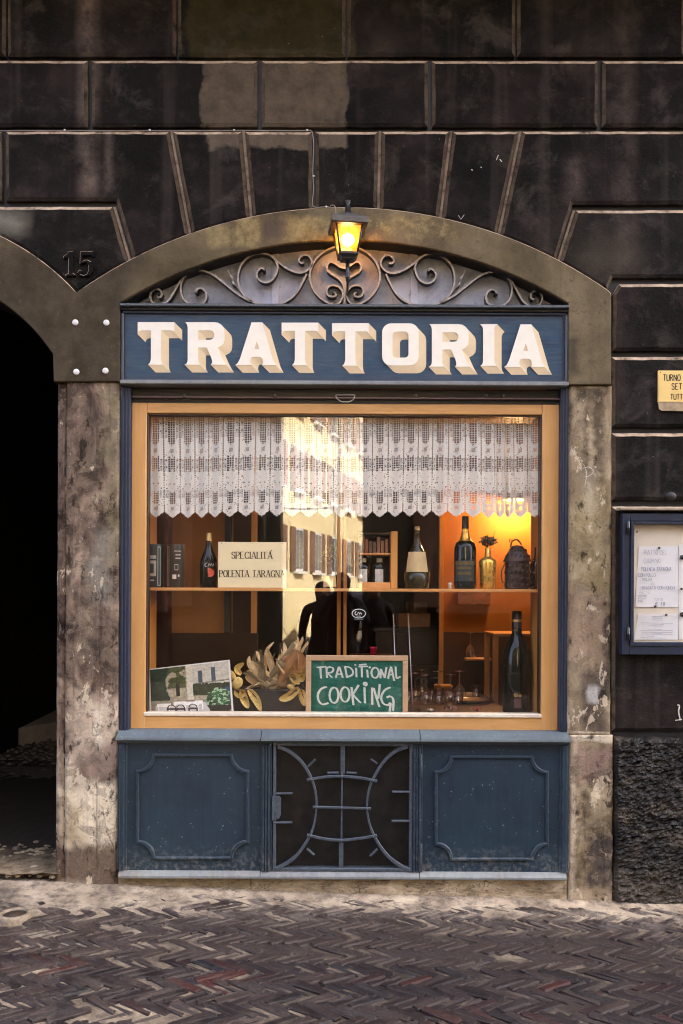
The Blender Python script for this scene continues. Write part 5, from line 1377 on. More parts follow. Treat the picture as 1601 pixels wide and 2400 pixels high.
# two dark tins
TIN = simple('dark green tin', (.020, .026, .020), .32, 0, .5, .25, 10, .02); TINL = simple('silver grey print', (.34, .33, .27), .45)
for ti, (cx_, w_, lab) in enumerate(((362, 21.5, 'dark green cylindrical tin with ornate silver picture'), (412, 20.5, 'dark green cylindrical tin with small white label'))):
    e_ = empty('tin', (sx(cx_), SD, SHZ)); setp(e_, lab, 'tin', 'tins on the shelf')
    h = 101 * s_; r = w_ * s_
    latheo('body', [(0, 0), (r * .97, 0), (r, .002), (r, h * .93)], (sx(cx_), SD, SHZ), TIN, e_, 26)
    latheo('lid', [(r * 1.015, h * .93), (r * 1.015, h - .002), (r, h), (0, h - .001)], (sx(cx_), SD, SHZ), TIN, e_, 26)
    def wrapq(nm, a0, a1, h0, h1, mat, grow=.0006):
        n = 8; v = []; f = []
        for i in range(n + 1):
            an = math.radians(-90 + a0 + (a1 - a0) * i / n)
            for hz in (h0, h1): v.append((sx(cx_) + (r + grow) * math.cos(an), SD + (r + grow) * math.sin(an), SHZ + hz * h))
            if i: f.append((2 * i - 2, 2 * i, 2 * i + 1, 2 * i - 1))
        return pyd(nm, v, f, mat, e_)
    if ti == 0:
        wrapq('border', 30, 35, .06, .92, TINL); wrapq('border', 46, 52, .06, .92, TINL); wrapq('border', 30, 52, .92, .945, TINL, .0007); wrapq('border', 30, 52, .04, .06, TINL, .0007)
        wrapq('picture', -80, 22, .26, .62, TINL); wrapq('picture', -60, 8, .33, .55, TIN, .0012); wrapq('picture', -20, 22, .66, .74, TINL); wrapq('lettering', -30, 10, .15, .18, TINL)
    else:
        wrapq('border', -62, -54, .06, .92, TINL); wrapq('border', -42, -36, .06, .92, TINL); wrapq('border', -62, -36, .92, .945, TINL, .0007); wrapq('border', -62, -36, .04, .06, TINL, .0007)
        wrapq('label', -12, 14, .20, .30, LABW); wrapq('label', 24, 34, .25, .30, LABW); wrapq('lettering', 0, 45, .83, .85, TINL); wrapq('lettering', 8, 42, .74, .77, TINL); wrapq('lettering', 8, 42, .66, .69, TINL)
        wrapq('emblem', 2, 26, .40, .54, TINL); wrapq('emblem', 5, 23, .42, .52, TIN, .0012)
# flask with parchment label
bottle('liqueur_bottle', sx(977), SHZ, SD, SD, [(24, 0), (28, 4), (30, 20), (31, 38), (25, 39), (19, 86), (14, 94), (9, 104), (7.5, 112), (6, 128), (7, 129), (7, 136), (5, 137), (5, 146)], glassy('dark olive glass', (.016, .020, .005)), 'squat dark bottle with wide tapering parchment label', [('label', 39.2, 86, 1.2, LABEL), ('cork', 137, 146, .6, FOIL)])
bb2 = bottle('spirit_bottle', sx(1090), SHZ, SD, SD, [(24, 0), (25.5, 4), (25.5, 96), (22, 108), (14, 113), (10, 124), (7, 140), (7, 170), (5, 171)], BGL, 'tall black bottle with dark gold label and shiny shoulder', [('neck_foil', 111.5, 141, .4, GOLD), ('cap', 141, 170, 1.0, BLACK)])
def blab(nm, cx, R, a0, a1, h0, h1, mat, par, grow=.0008, y=SD, zb=SHZ):
    n = 8; v = []; f = []
    for i in range(n + 1):
        an = math.radians(-90 + a0 + (a1 - a0) * i / n)
        for hz in (h0, h1): v.append((cx + (R + grow) * math.cos(an), y + (R + grow) * math.sin(an), zb + hz))
        if i: f.append((2 * i - 2, 2 * i, 2 * i + 1, 2 * i - 1))
    return pyd(nm, v, f, mat, par)
R1 = 25.5 * s_
blab('label', sx(1090), R1, -70, 42, 18 * s_, 66 * s_, LABG, bb2); blab('label', sx(1090), R1, -68, 40, 56 * s_, 64 * s_, LABD, bb2, .0013); blab('label', sx(1090), R1, -50, 25, 33 * s_, 40 * s_, LABD, bb2, .0013); blab('label', sx(1090), R1, -60, 15, 46 * s_, 52 * s_, LABD, bb2, .0013)
front_disc('seal', sx(1098), SHZ + 48 * s_, 3.2 * s_, R1 + .001, SD, LABD, bb2, 10); front_disc('seal', sx(1099), SHZ + 23 * s_, 3.2 * s_, R1 + .001, SD, LABD, bb2, 10)
gb_ = bottle('gold_bottle', sx(1143), SHZ, SD, SD, [(15, 0), (17, 3), (18, 40), (20.5, 60), (19, 68), (12, 73), (7, 76), (6.5, 96), (5.5, 97)], GOLD, 'shiny gold bottle holding a bunch of dried flowers', [])
random.seed(8); bq = B()
for q in range(60):
    an = random.uniform(0, 46); hz = random.uniform(6, 46); rr0 = 21.2 * s_ if hz > 40 else 20 * s_
    a_ = math.radians(-90 + an); bq.sphere((sx(1143) + rr0 * .95 * math.cos(a_), SD + rr0 * .95 * math.sin(a_), SHZ + hz * s_), .0028, 6)
bq.done('raised_ornament', GOLD, gb_)
def leafy(par, nm, cx, cy, cz, R, n, mats, size=(.012, .02), flat=.7, seed=1):
    r_ = random.Random(seed)
    for mi, mt in enumerate(mats):
        b_ = B()
        for q in range(n):
            v = Vector((r_.gauss(0, 1), r_.gauss(0, 1), r_.gauss(0, 1))).normalized() * R * r_.random() ** .5; v.z *= flat
            c = Vector((cx, cy, cz)) + v; a_ = Vector((r_.gauss(0, 1), r_.gauss(0, 1), r_.gauss(0, 1))).normalized(); t = a_.orthogonal().normalized(); L = r_.uniform(*size); w_ = L * .45
            P = [c - a_ * L * .5, c + t * w_ * .5 + a_ * 0, c + a_ * L * .5, c - t * w_ * .5]
            m0 = c + a_.cross(t) * w_ * .25; vs_ = [b_.bm.verts.new(p) for p in P]; vm = b_.bm.verts.new(m0)
            for i in range(4): b_.bm.faces.new((vs_[i], vs_[(i + 1) % 4], vm))
        b_.done(nm, mt, par)
dfl = empty('dried_flowers', (sx(1142), SD, SHZ + 97 * s_)); setp(dfl, 'small bunch of dried brown flowers in the neck of the gold bottle', 'flowers')
DRY1 = simple('dry petal', (.20, .14, .06), .8); DRY2 = simple('dark dry leaf', (.035, .03, .012), .8)
leafy(dfl, 'petals', sx(1142), SD, SHZ + 112 * s_, .045, 45, [DRY1, DRY2, DRY2], (.016, .034), .55, 4)
tubeo('stem', [(sx(1143), SD, SHZ + 80 * s_), (sx(1142), SD, SHZ + 105 * s_)], .004, DRY2, dfl); tubeo('stem', spline([(sx(1146), SD, SHZ + 110 * s_), (sx(1156), SD, SHZ + 124 * s_), (sx(1160), SD, SHZ + 136 * s_)], 4), .0014, DRY2, dfl)
# pierced iron candle lantern
il = empty('iron_candle_holder', (sx(1212), SD, SHZ)); setp(il, 'dark pierced iron candle lantern with conical top on the shelf', 'candle lantern')
CAST = simple('dark cast iron', (.035, .030, .026), .5, .3, .5, .4, 40, .4)
latheo('body', [(0, 0), (28 * s_, 0), (29 * s_, 3 * s_), (28 * s_, 66 * s_)], (sx(1212), SD, SHZ), CAST, il, 18)
latheo('conical_top', [(33 * s_, 65 * s_), (32 * s_, 68 * s_), (24 * s_, 84 * s_), (14 * s_, 100 * s_), (6 * s_, 103 * s_), (0, 104 * s_)], (sx(1212), SD, SHZ), CAST, il, 18)
bq = B(); 
for hz in (10, 24, 40, 55, 77, 90):
    for q in range(9):
        a_ = math.radians(-170 + 20 * q + (10 if hz in (24, 55, 90) else 0)); r0 = 28.5 * s_ if hz < 65 else (32 - (hz - 66) * .52) * s_
        bq.sphere((sx(1212) + r0 * math.cos(a_), SD + r0 * math.sin(a_), SHZ + hz * s_), .0075, 6, (1, .8, 1.25))
bq.done('bosses', CAST, il)
tubeo('handle', spline([(sx(1196), SD, SHZ + 98 * s_), (sx(1200), SD, SHZ + 112 * s_), (sx(1212), SD, SHZ + 116 * s_), (sx(1222), SD, SHZ + 104 * s_)], 5), .004, CAST, il); tubeo('handle', spline([(sx(1200), SD, SHZ + 112 * s_), (sx(1196), SD, SHZ + 118 * s_), (sx(1193), SD, SHZ + 113 * s_), (sx(1199), SD, SHZ + 109 * s_)], 4), .002, CAST, il)
tubeo('side_ring', spline([(sx(1184), SD, SHZ + 62 * s_), (sx(1175), SD, SHZ + 40 * s_), (sx(1177), SD, SHZ + 20 * s_), (sx(1184), SD, SHZ + 14 * s_)], 5), .003, CAST, il)
bottle('dark_bottle', sx(1262), SHZ, SD + .02, SD, [(17, 0), (18, 3), (18, 58), (13, 68), (8, 74), (8, 98), (7, 99)], BGL2, 'plain black bottle tucked against the right window reveal', [])
e_ = empty('shaker', (sx(1052), SD - .04, SHZ)); setp(e_, 'tiny white shaker standing alone on the shelf', 'shaker')
latheo('body', [(0, 0), (4.2 * s_, 0), (3.4 * s_, 9 * s_), (3.6 * s_, 10 * s_)], (sx(1052), SD - .04, SHZ), LABW, e_, 12); latheo('cap', [(4.6 * s_, 10 * s_), (4.8 * s_, 14 * s_), (0, 15 * s_)], (sx(1052), SD - .04, SHZ), LABW, e_, 12)
# wooden bottle crate
pv_ = bottle('vase', sx(773), SHZ, SD, SD, [(13, 0), (15, 3), (13, 30), (8, 50), (10, 62), (12, 66), (11, 67)], BGL2, 'dark vase with small yellow green plant beside the slim posts', [('label', 4, 28, .6, LABEL)], None, 'vase')
vp_ = empty('vase_plant', (sx(773), SD, SHZ + 66 * s_)); setp(vp_, 'yellow green leafy sprig growing from the dark vase', 'plant')
leafy(vp_, 'leaves', sx(773), SD, SHZ + 84 * s_, .040, 40, [simple('yellow green leaf', (.20, .19, .03), .6), DRY2], (.012, .026), .9, 14); tubeo('stem', [(sx(773), SD, SHZ + 55 * s_), (sx(772), SD, SHZ + 84 * s_)], .003, DRY2, vp_)
cr_ = empty('bottle_crate', (sx(885), SD + .05, SHZ)); setp(cr_, 'upright orange wooden bottle rack standing open on the shelf', 'crate')
y0c, y1c = SD - .02, SD + .11
boxo('side', sx(915), sx(931), y0c, y1c, SHZ, SHZ + 134 * s_, WOODV, cr_, .003); boxo('side', sx(836), sx(841), y0c, y1c, SHZ, SHZ + 134 * s_, WOODD, cr_, .002)
boxo('bottom_rail', sx(841.5), sx(914.5), y0c + .002, y0c + .014, SHZ, SHZ + 15 * s_, WOODS, cr_, .002); boxo('mid_rail', sx(841.5), sx(914.5), y0c + .003, y1c, SHZ + 79 * s_, SHZ + 83 * s_, WOODS, cr_, .002); boxo('top_rail', sx(841.5), sx(914.5), y0c + .06, y1c, SHZ + 128 * s_, SHZ + 133 * s_, WOODD, cr_, .002)
boxo('base_board', sx(841.5), sx(914.5), y0c + .016, y1c, SHZ, SHZ + .006, WOODD, cr_, .001)
for cx_, lab in ((852, 'small dark bottle with pale label in rack, next to the rack\'s dark side'), (890, 'small dark bottle with pale label in rack, next to the rack\'s orange side')):
    q = bottle('small_bottle', sx(cx_), SHZ + .0062, SD + .045, SD, [(15, 0), (16, 2), (16, 48), (12, 56), (7, 60), (7, 74), (6, 75)], BGL, lab, [], 'bottles in the rack')
    blab('label', sx(cx_), 16 * s_, -42, 32, 12 * s_, 46 * s_, LABW, q, .0008, SD + .045); blab('neck_label', sx(cx_), 7.5 * s_, -60, 60, 61 * s_, 72 * s_, LABW, q, .001, SD + .045)
random.seed(15)
for q in range(7):           # old books on the upper board of the rack
    x0_ = sx(846 + q * 9.3); o = boxo('book', x0_, x0_ + 7.6 * s_, y0c + .02, y1c - .01, SHZ + 83.3 * s_, SHZ + (83 + random.uniform(26, 40)) * s_, simple('book cloth %d' % q, random.choice([(.16, .05, .02), (.09, .045, .02), (.20, .085, .03), (.05, .03, .02)]), .6), None, .001)
    setp(o, 'worn brown book standing on the board of the wooden rack', 'book', 'books in the rack')

# ================================================================== THINGS ON THE LEDGE
LD = .118
def lx_(px, d=LD): return PX(px, d)
# chalkboard
cb_ = empty('chalkboard', (PX(837, LD), LD, LEDZ)); setp(cb_, 'green chalkboard in pale wooden frame reading TRADITIONAL COOKING', 'chalkboard')
Z4 = zoomf(5.6, 700, 1520)
def zc(p, d=LD): return W(*Z4([p])[0], d)
fx0, fz1 = zc((96, 88)); fx1, _ = zc((1438, 100)); fw = 69 / 5.6 / S * 1.04
boxo('frame_side', fx0, fx0 + fw, LD, LD + .018, LEDZ, fz1 - fw - .0004, WOODP, cb_, .002); boxo('frame_side', fx1 - fw, fx1, LD, LD + .018, LEDZ, fz1 - fw - .0004, WOODP, cb_, .002); boxo('frame_top', fx0, fx1, LD, LD + .018, fz1 - fw, fz1, WOODP, cb_, .002); boxo('frame_bottom', fx0 + fw + .0004, fx1 - fw - .0004, LD + .001, LD + .018, LEDZ, LEDZ + .02, WOODP, cb_, .002)
k = M('smeared green chalkboard'); p = k.pos(); n = k.noise(k.scale(p, (8, 1, 26)), 1.6, 6, .7, .8); n2 = k.noise(p, 9, 4)
cc = k.mix(k.rng(n, .42, .72, 0, .8), (.006, .095, .060), (.035, .19, .125)); cc = k.mix(k.ma('MULTIPLY', k.rng(n, .6, .8), k.rng(n2, .45, .6)), cc, (.14, .34, .25))
boxo('slate', fx0 + fw * .6, fx1 - fw * .6, LD + .008, LD + .014, LEDZ + .004, fz1 - fw * .6, k.fin(k.bsdf(cc, .55, None, 0, .4)), cb_)
k = M('chalk'); p = k.pos(); n = k.noise(p, 260, 4, .7); CHALK = k.fin(k.bsdf(k.mix(k.rng(n, .3, .6), (.40, .50, .40), (.78, .77, .66)), .9, None, 0, .1))
def el(cx, cy, rx, ry): return [(cx + rx * math.sin(2 * math.pi * i / 14), cy - ry * math.cos(2 * math.pi * i / 14)) for i in range(15)]
T1 = [[(240, 250), (300, 246), (360, 240)], [(285, 250), (288, 320), (296, 395)], [(365, 255), (368, 320), (372, 388)], [(365, 262), (400, 245), (445, 255), (455, 285), (430, 315), (388, 326), (440, 385)], [(488, 385), (508, 310), (532, 245), (556, 310), (580, 385)], [(505, 342), (560, 336)], [(610, 245), (622, 310), (635, 375)], [(600, 240), (670, 250), (714, 300), (700, 350), (625, 380)],
      [(755, 255), (758, 320), (760, 378)], [(738, 222), (752, 212)], [(790, 240), (850, 238), (905, 235)], [(795, 218), (890, 208)], [(828, 245), (830, 310), (832, 380)], [(900, 280), (905, 330), (908, 382)], [(928, 262), (940, 238)], el(1005, 320, 48, 68), [(1075, 392), (1078, 330), (1080, 268)], [(1082, 270), (1106, 330), (1132, 388)], [(1132, 388), (1142, 320), (1155, 245)], [(1175, 398), (1192, 320), (1215, 240)], [(1215, 240), (1235, 330), (1256, 425)], [(1195, 345), (1235, 345)], [(1275, 240), (1278, 320), (1288, 395)], [(1288, 395), (1340, 370)]]
T2 = [[(368, 505), (300, 530), (255, 600), (260, 680), (310, 735), (390, 718)], el(465, 615, 58, 102), el(610, 605, 58, 96), [(695, 510), (706, 620), (720, 745)], [(790, 480), (750, 545), (712, 605)], [(712, 605), (765, 665), (815, 715)], [(865, 512), (868, 620), (872, 720)], el(875, 468, 18, 20), [(965, 515), (966, 620), (968, 740)], [(985, 520), (1020, 640), (1062, 770)], [(1066, 470), (1058, 560), (1045, 660)], [(1205, 512), (1130, 550), (1085, 640), (1110, 720), (1170, 745), (1208, 720), (1195, 830)], [(1158, 645), (1205, 630), (1245, 680), (1240, 820)]]
def chalk(nm, strokes, wid):
    b_ = B(); lay = 0
    for s0 in strokes:
        q = [zc(p) for p in (spline(s0, 5) if len(s0) > 2 else s0)]
        for off in (-.3, .3):
            qq = [(x + off * wid * .8, z - off * wid * .25) for x, z in q]; pl = stroke_poly(qq, wid * .75); n = len(qq)
            yy_ = LD + .0075 - lay * 4e-5; lay = (lay + 1) % 9
            vs_ = [b_.bm.verts.new((x, yy_, z)) for x, z in pl]
            for i in range(n - 1): b_.bm.faces.new((vs_[i], vs_[i + 1], vs_[2 * n - 2 - i], vs_[2 * n - 1 - i]))
    return b_.done(nm, CHALK, cb_)
chalk('lettering', T1, .0078); chalk('lettering', T2, .0088)
for q in ((138, 124), (768, 131)):
    x, z = zc(q); bb = B(); bb.sphere((x, LD, z), .002, 8); bb.done('nail', BLACK, cb_)
# garden photograph leaning on the left
ph = empty('photo_print', (PX(440, LD), LD, LEDZ)); setp(ph, 'tilted colour photograph of white garden tables leaning in the window', 'photograph')
nxp, nyp = 150, 110
gx_, gy_ = np.meshgrid((np.arange(nxp) + .5) / nxp, (np.arange(nyp) + .5) / nyp, indexing='ij')     # gy 0 at the top
def shp(c, m_): img[m_] = c
img = np.ones((nxp, nyp, 3)) * np.array([.40, .36, .26])
nz1 = fbm(gx_ * 26, gy_ * 20, 4, 61); nz2 = fbm(gx_ * 7, gy_ * 6, 4, 67); nz3 = fbm(gx_ * 45, gy_ * 38, 3, 71)
img *= (.55 + .9 * nz1)[..., None]
def col_(m_, c, v=.35): img[m_] = (np.array(c) * (1 - v + 2 * v * nz1[m_])[:, None])
col_((gx_ > .50) & (gy_ < .46), (.55, .52, .42), .15)
col_((gx_ > .46) & (gx_ < .54) & (gy_ < .75), (.62, .58, .46), .1)
for a_ in (.635, .80): col_((np.abs(gx_ - a_) < .028) & (gy_ > .08 if a_ > .7 else gy_ > .13) & (gy_ < .36), (.10, .13, .15), .1)
col_((np.abs(gy_ - (.38 - .1 * (gx_ - .6))) < .012) & (gx_ > .56), (.25, .24, .2))
col_((gx_ > .53) & (gy_ > .36 + .05 * nz3) & (gy_ < .62), (.025, .05, .02), .7)
tree = (nz2 + .45 * (1 - gx_ / .42) - .25 * np.abs(gy_ - .2)) > .62
col_((gx_ < .45) & (gy_ < .45) & (nz2 > .38), (.09, .11, .04), .8)
col_((gx_ < .22 + .1 * (nz2 - .5)) & (gy_ < .86), (.018, .055, .035), .9)
col_((np.abs(gx_ - .345) < .022) & (gy_ > .35) & (gy_ < .62), (.02, .02, .015), .2)
col_((gy_ > .70) & (gx_ < .72), (.30, .27, .2), .3); col_((gy_ > .82 - .1 * gx_) & (gx_ > .05) & (gx_ < .74), (.58, .56, .52), .08)
for cx_, cy_, w_ in ((.16, .80, .085), (.36, .76, .08), (.50, .77, .10), (.60, .75, .05)):
    col_((np.abs(gx_ - cx_) < w_) & (np.abs(gy_ - cy_) < .035), (.85, .82, .74), .03)
    for lg in (-.8, .8): col_((np.abs(gx_ - cx_ - lg * w_) < .008) & (gy_ > cy_) & (gy_ < cy_ + .15), (.85, .82, .74), .03)
for cx_, cy_ in ((.255, .86), (.365, .86), (.52, .85)):
    ell_ = ((gx_ - cx_) / .055) ** 2 + ((gy_ - cy_) / .07) ** 2
    col_((ell_ < 1) & (ell_ > .55) & (gy_ < cy_), (.05, .03, .025), .2); col_((np.abs(gx_ - cx_) < .05) & (np.abs(gy_ - cy_ - .02) < .02), (.07, .04, .03), .2)
    for lg in (-.05, .05): col_((np.abs(gx_ - cx_ - lg) < .009) & (gy_ > cy_) & (gy_ < cy_ + .12), (.04, .03, .025), .1)
col_((gx_ > .86) & (gy_ < .56) & (gy_ > .47 + .35 * (.98 - gx_)), (.03, .11, .19), .2)
bush = ((gx_ - .86) / .17) ** 2 + ((gy_ - .74) / .25) ** 2 < 1 + .5 * (nz3 - .5); col_(bush, (.05, .15, .07), 1.0); img[bush & (nz3 > .6)] = (.35, .5, .34)
col_(bush & (gy_ > .82), (.02, .02, .02), .4)
img = np.clip(img, 0, 1) ** 1.3 * 1.15; img = np.clip(img * (.7 + .6 * nz3)[..., None], 0, .9)
c4 = {'tl': zp(0, 0, 0, 0)}
Z3 = zoomf(4.126, 340, 1540)
TL, TR, BR, BLc = [W(*q, LD) for q in Z3([(8, 126), (806, 34), (855, 560), (42, 560)])]
def bil(s, t): return tuple((1 - s) * (1 - t) * TL[i] + s * (1 - t) * TR[i] + s * t * BR[i] + (1 - s) * t * BLc[i] for i in (0, 1))
def photo_pt(s, t, y): x, z = bil(s, t); return (x, y - .03 * 0 + .04 * (1 - t), max(z, LEDZ + .001))
mgn = .02
S1 = np.linspace(mgn, 1 - mgn, nxp + 1); T1_ = np.linspace(mgn, 1, nyp + 1)
pv = [photo_pt(s, t, LD + .0095) for s in S1 for t in T1_]; m_ = nyp + 1
pf_ = [(i * m_ + j, i * m_ + j + 1, (i + 1) * m_ + j + 1, (i + 1) * m_ + j) for i in range(nxp) for j in range(nyp)]
k = M('printed photo'); at = k.n('ShaderNodeAttribute', attribute_name='ink'); PHM = k.fin(k.bsdf(at.outputs['Color'], .35, None, 0, .4))
o = pyd('print', pv, pf_, PHM, ph)
ca = o.data.color_attributes.new('ink', 'FLOAT_COLOR', 'CORNER'); buf = np.ones((nxp * nyp, 4, 4)); buf[..., :3] = img.reshape(-1, 1, 3); ca.data.foreach_set('color', buf.ravel())
q8 = [photo_pt(s, t, LD + .010) for s, t in ((0, 0), (1, 0), (1, 1), (0, 1))]; q8 += [(x, y + .003, z) for x, y, z in q8]
pyd('white_border', q8, [(0, 1, 2, 3), (4, 7, 6, 5), (0, 4, 5, 1), (1, 5, 6, 2), (2, 6, 7, 3), (3, 7, 4, 0)], WHITE, ph)
# planter with corn husks and gilded dried flowers
pl_ = empty('husk_planter', (PX(630, .24), .24, LEDZ)); setp(pl_, 'low black planter box standing behind the photograph and chalkboard', 'planter')
x0, x1 = PX(548, .2), PX(716, .2); b = B(); b.box(x0, x1, .20, .34, LEDZ, PZ(1622, .2), .004); b.done('box', simple('black planter', (.016, .014, .014), .45, 0, .5, .3, 30, .2), pl_); boxo('rim', x0 - .004, x1 + .004, .196, .344, PZ(1622, .2), PZ(1617, .2), simple('black planter rim', (.03, .027, .026), .4), pl_, .002)
def mk_husk(nm, ca, cb_):
    k = M(nm); p = k.pos(); n = k.noise(k.scale(p, (1, 1, .5)), 130, 5, .7, 1.5); b_ = k.noise(p, 18, 4)
    c_ = k.mix(k.rng(n, .35, .65), ca, cb_); c_ = k.mix(k.rng(b_, .5, .7, 0, .6), c_, tuple(v * .45 for v in ca))
    return k.fin(k.bsdf(c_, .7, k.bump(n, .6, .003), 0, .2))
HUSK = mk_husk('dry corn husk', (.62, .38, .15), (.86, .66, .38)); HUSK2 = simple('russet husk', (.34, .15, .045), .7, 0, .3, .35, 25, .3); GILT = mk_husk('gilded petal', (.55, .33, .05), (.90, .70, .28))
def blade(b_, P, w_, twist=0.0, fold=.3):
    q = [Vector(p) for p in spline(P, 6)]; n = len(q); L = []
    for i, p in enumerate(q):
        t = (q[min(i + 1, n - 1)] - q[max(i - 1, 0)]).normalized(); s0 = t.cross(Vector((0, -1, 0)));
        s0 = s0.normalized() if s0.length > 1e-4 else Vector((1, 0, 0)); s0 = Matrix.Rotation(twist * (i / n - .3), 3, t) @ s0
        nn = t.cross(s0); f = i / (n - 1); ww_ = w_ * (math.sin(math.pi * min(1, f * .92 + .08)) ** .7) + .0006
        L.append([b_.bm.verts.new(p + s0 * ww_ * .5), b_.bm.verts.new(p + nn * ww_ * fold), b_.bm.verts.new(p - s0 * ww_ * .5)])
    for a_, c_ in zip(L, L[1:]):
        for i in (0, 1):
            f_ = b_.bm.faces.new((a_[i], a_[i + 1], c_[i + 1], c_[i])); f_.smooth = True
hk = empty('dried_husks', (PX(640, .24), .25, PZ(1620, .24))); setp(hk, 'bundle of dried corn husks and pale leaves spilling from the black planter', 'dried plants')
Z6 = zoomf(2.9037, 280, 1340)
def hp(p, y): x, z = W(*Z6([p])[0], y); return (x, y, z)
BLD = [([(1010, 770), (960, 740), (900, 700), (840, 690)], 44), ([(1060, 750), (980, 700), (930, 640), (870, 600)], 40), ([(1060, 760), (1040, 660), (1020, 580), (1000, 515)], 55), ([(1090, 740), (1110, 640), (1130, 560), (1120, 480)], 50), ([(1100, 740), (1150, 640), (1190, 560), (1255, 455)], 60), ([(1120, 730), (1180, 640), (1230, 560), (1285, 470)], 34), ([(1080, 760), (1040, 790), (960, 760), (880, 790)], 34), ([(1110, 760), (1060, 800), (1020, 830)], 26), ([(1090, 770), (1000, 760), (920, 770), (850, 805)], 26), ([(1060, 740), (1000, 720), (950, 690), (890, 680)], 36), ([(1120, 740), (1090, 690), (1080, 620), (1110, 560)], 40), ([(1130, 700), (1160, 620), (1150, 560), (1200, 470)], 38), ([(1090, 740), (1140, 700), (1130, 650), (1060, 590)], 36), ([(1000, 690), (960, 610), (940, 560), (930, 540)], 28), ([(1150, 640), (1200, 540), (1215, 470), (1210, 440)], 22), ([(1150, 640), (1215, 520), (1240, 470), (1245, 442)], 22)]
random.seed(5)
for bi, (P, w_) in enumerate(BLD):
    yv = .215 + .012 * (bi % 6); b_ = B(); pts = [Vector(hp(p, yv + .012 * i * (1 if bi % 2 else -1) * .4)) for i, p in enumerate(P)]
    blade(b_, [tuple(p) for p in pts], w_ / 2.9 / S * .9, random.uniform(-1.0, 1.0), random.uniform(-.5, .5)); b_.done('husk', HUSK if bi % 6 else DRY1, hk)
    for rep in range(2):
        b_ = B(); kq = random.uniform(.75, 1.05); p0 = pts[0]
        p2_ = [tuple(p0 + (p - p0) * kq + Vector((random.gauss(0, .008), random.gauss(0, .012), random.gauss(0, .008))) * (i / (len(pts) - 1)) ) for i, p in enumerate(pts)]
        blade(b_, p2_, w_ / 2.9 / S * random.uniform(.3, .6), random.uniform(-1.5, 1.5), random.uniform(-.5, .5)); b_.done('husk', HUSK if rep or bi % 3 else DRY1, hk)
for P, w_ in (([(1210, 700), (1170, 640), (1180, 570), (1205, 530)], 60), ([(1210, 700), (1245, 640), (1235, 580), (1205, 535)], 50), ([(1210, 700), (1208, 640), (1206, 580), (1204, 530)], 44)):
    b_ = B(); blade(b_, [hp(p, .205) for p in P], w_ / 2.9 / S * 1.2, .3); b_.done('husk', HUSK2, hk)
for P in ([(980, 600), (955, 560), (965, 530)], [(940, 640), (915, 600), (930, 550)], [(1000, 610), (990, 580), (1005, 575)]):
    b_ = B(); blade(b_, [hp(p, .25) for p in P], .022, .5); b_.done('husk', DRY1, hk)
random.seed(44)
for q in range(34):
    an = math.radians(random.uniform(18, 172)); L = random.uniform(45, 115) * (1.15 if 40 < math.degrees(an) < 80 else .85); yv = random.uniform(.20, .30)
    cx0, cy0 = 640 + random.uniform(-28, 40), 1612 + random.uniform(-10, 6); bend = random.uniform(-22, 22)
    P = [(cx0, cy0), (cx0 + L * .4 * math.cos(an) + bend * .5, cy0 - L * .4 * math.sin(an)), (cx0 + L * .75 * math.cos(an) + bend, cy0 - L * .75 * math.sin(an)), (cx0 + L * math.cos(an) + bend * .6, cy0 - L * math.sin(an) + random.uniform(-6, 14))]
    b_ = B(); blade(b_, [(W(*p, yv)[0], yv - .03 * i / 3, W(*p, yv)[1]) for i, p in enumerate(P)], random.uniform(9, 19) / S, random.uniform(-1.6, 1.6), random.uniform(-.5, .5)); b_.done('husk', random.choice([HUSK, HUSK, DRY1, GILT, HUSK2]), hk)
gf = empty('gilded_flower', (PX(560, .2), .2, PZ(1620, .2))); setp(gf, 'gold dried flower with drooping petals beside the photograph', 'flower', None)
gf2 = empty('gilded_flower', (PX(705, .2), .2, PZ(1620, .2))); setp(gf2, 'gold dried flower with broad petals beside the chalkboard frame', 'flower', None)
for par, petals, ctr in ((gf, [([(820, 720), (800, 760), (780, 800)], 80), ([(790, 800), (820, 830), (860, 815)], 70), ([(830, 800), (850, 870), (880, 930)], 60), ([(880, 800), (930, 870), (965, 950)], 62), ([(780, 740), (765, 700), (752, 670)], 50), ([(830, 700), (800, 660), (850, 620)], 46)], (775, 760)),
                         (gf2, [([(1230, 760), (1190, 720), (1155, 705)], 70), ([(1225, 790), (1150, 850), (1085, 870)], 62), ([(1235, 800), (1250, 860), (1262, 915)], 60), ([(1210, 760), (1240, 720), (1262, 710)], 60), ([(1190, 800), (1160, 780), (1155, 765)], 40)], (1243, 775))):
    for P, w_ in petals:
        b_ = B(); blade(b_, [hp(p, .185 - .008 * i) for i, p in enumerate(P)], w_ / 2.9 / S * .95, random.uniform(-.8, .8), random.choice([-.6, .6])); b_.done('petal', GILT, par)
    cxx, cyy, czz = hp(ctr, .175); b_ = B(); random.seed(3)
    for q in range(14): b_.sphere((cxx + random.uniform(-.012, .012), cyy + random.uniform(-.006, .006), czz + random.uniform(-.018, .018)), .0045, 6)
    b_.done('seed_head', DRY2, par)
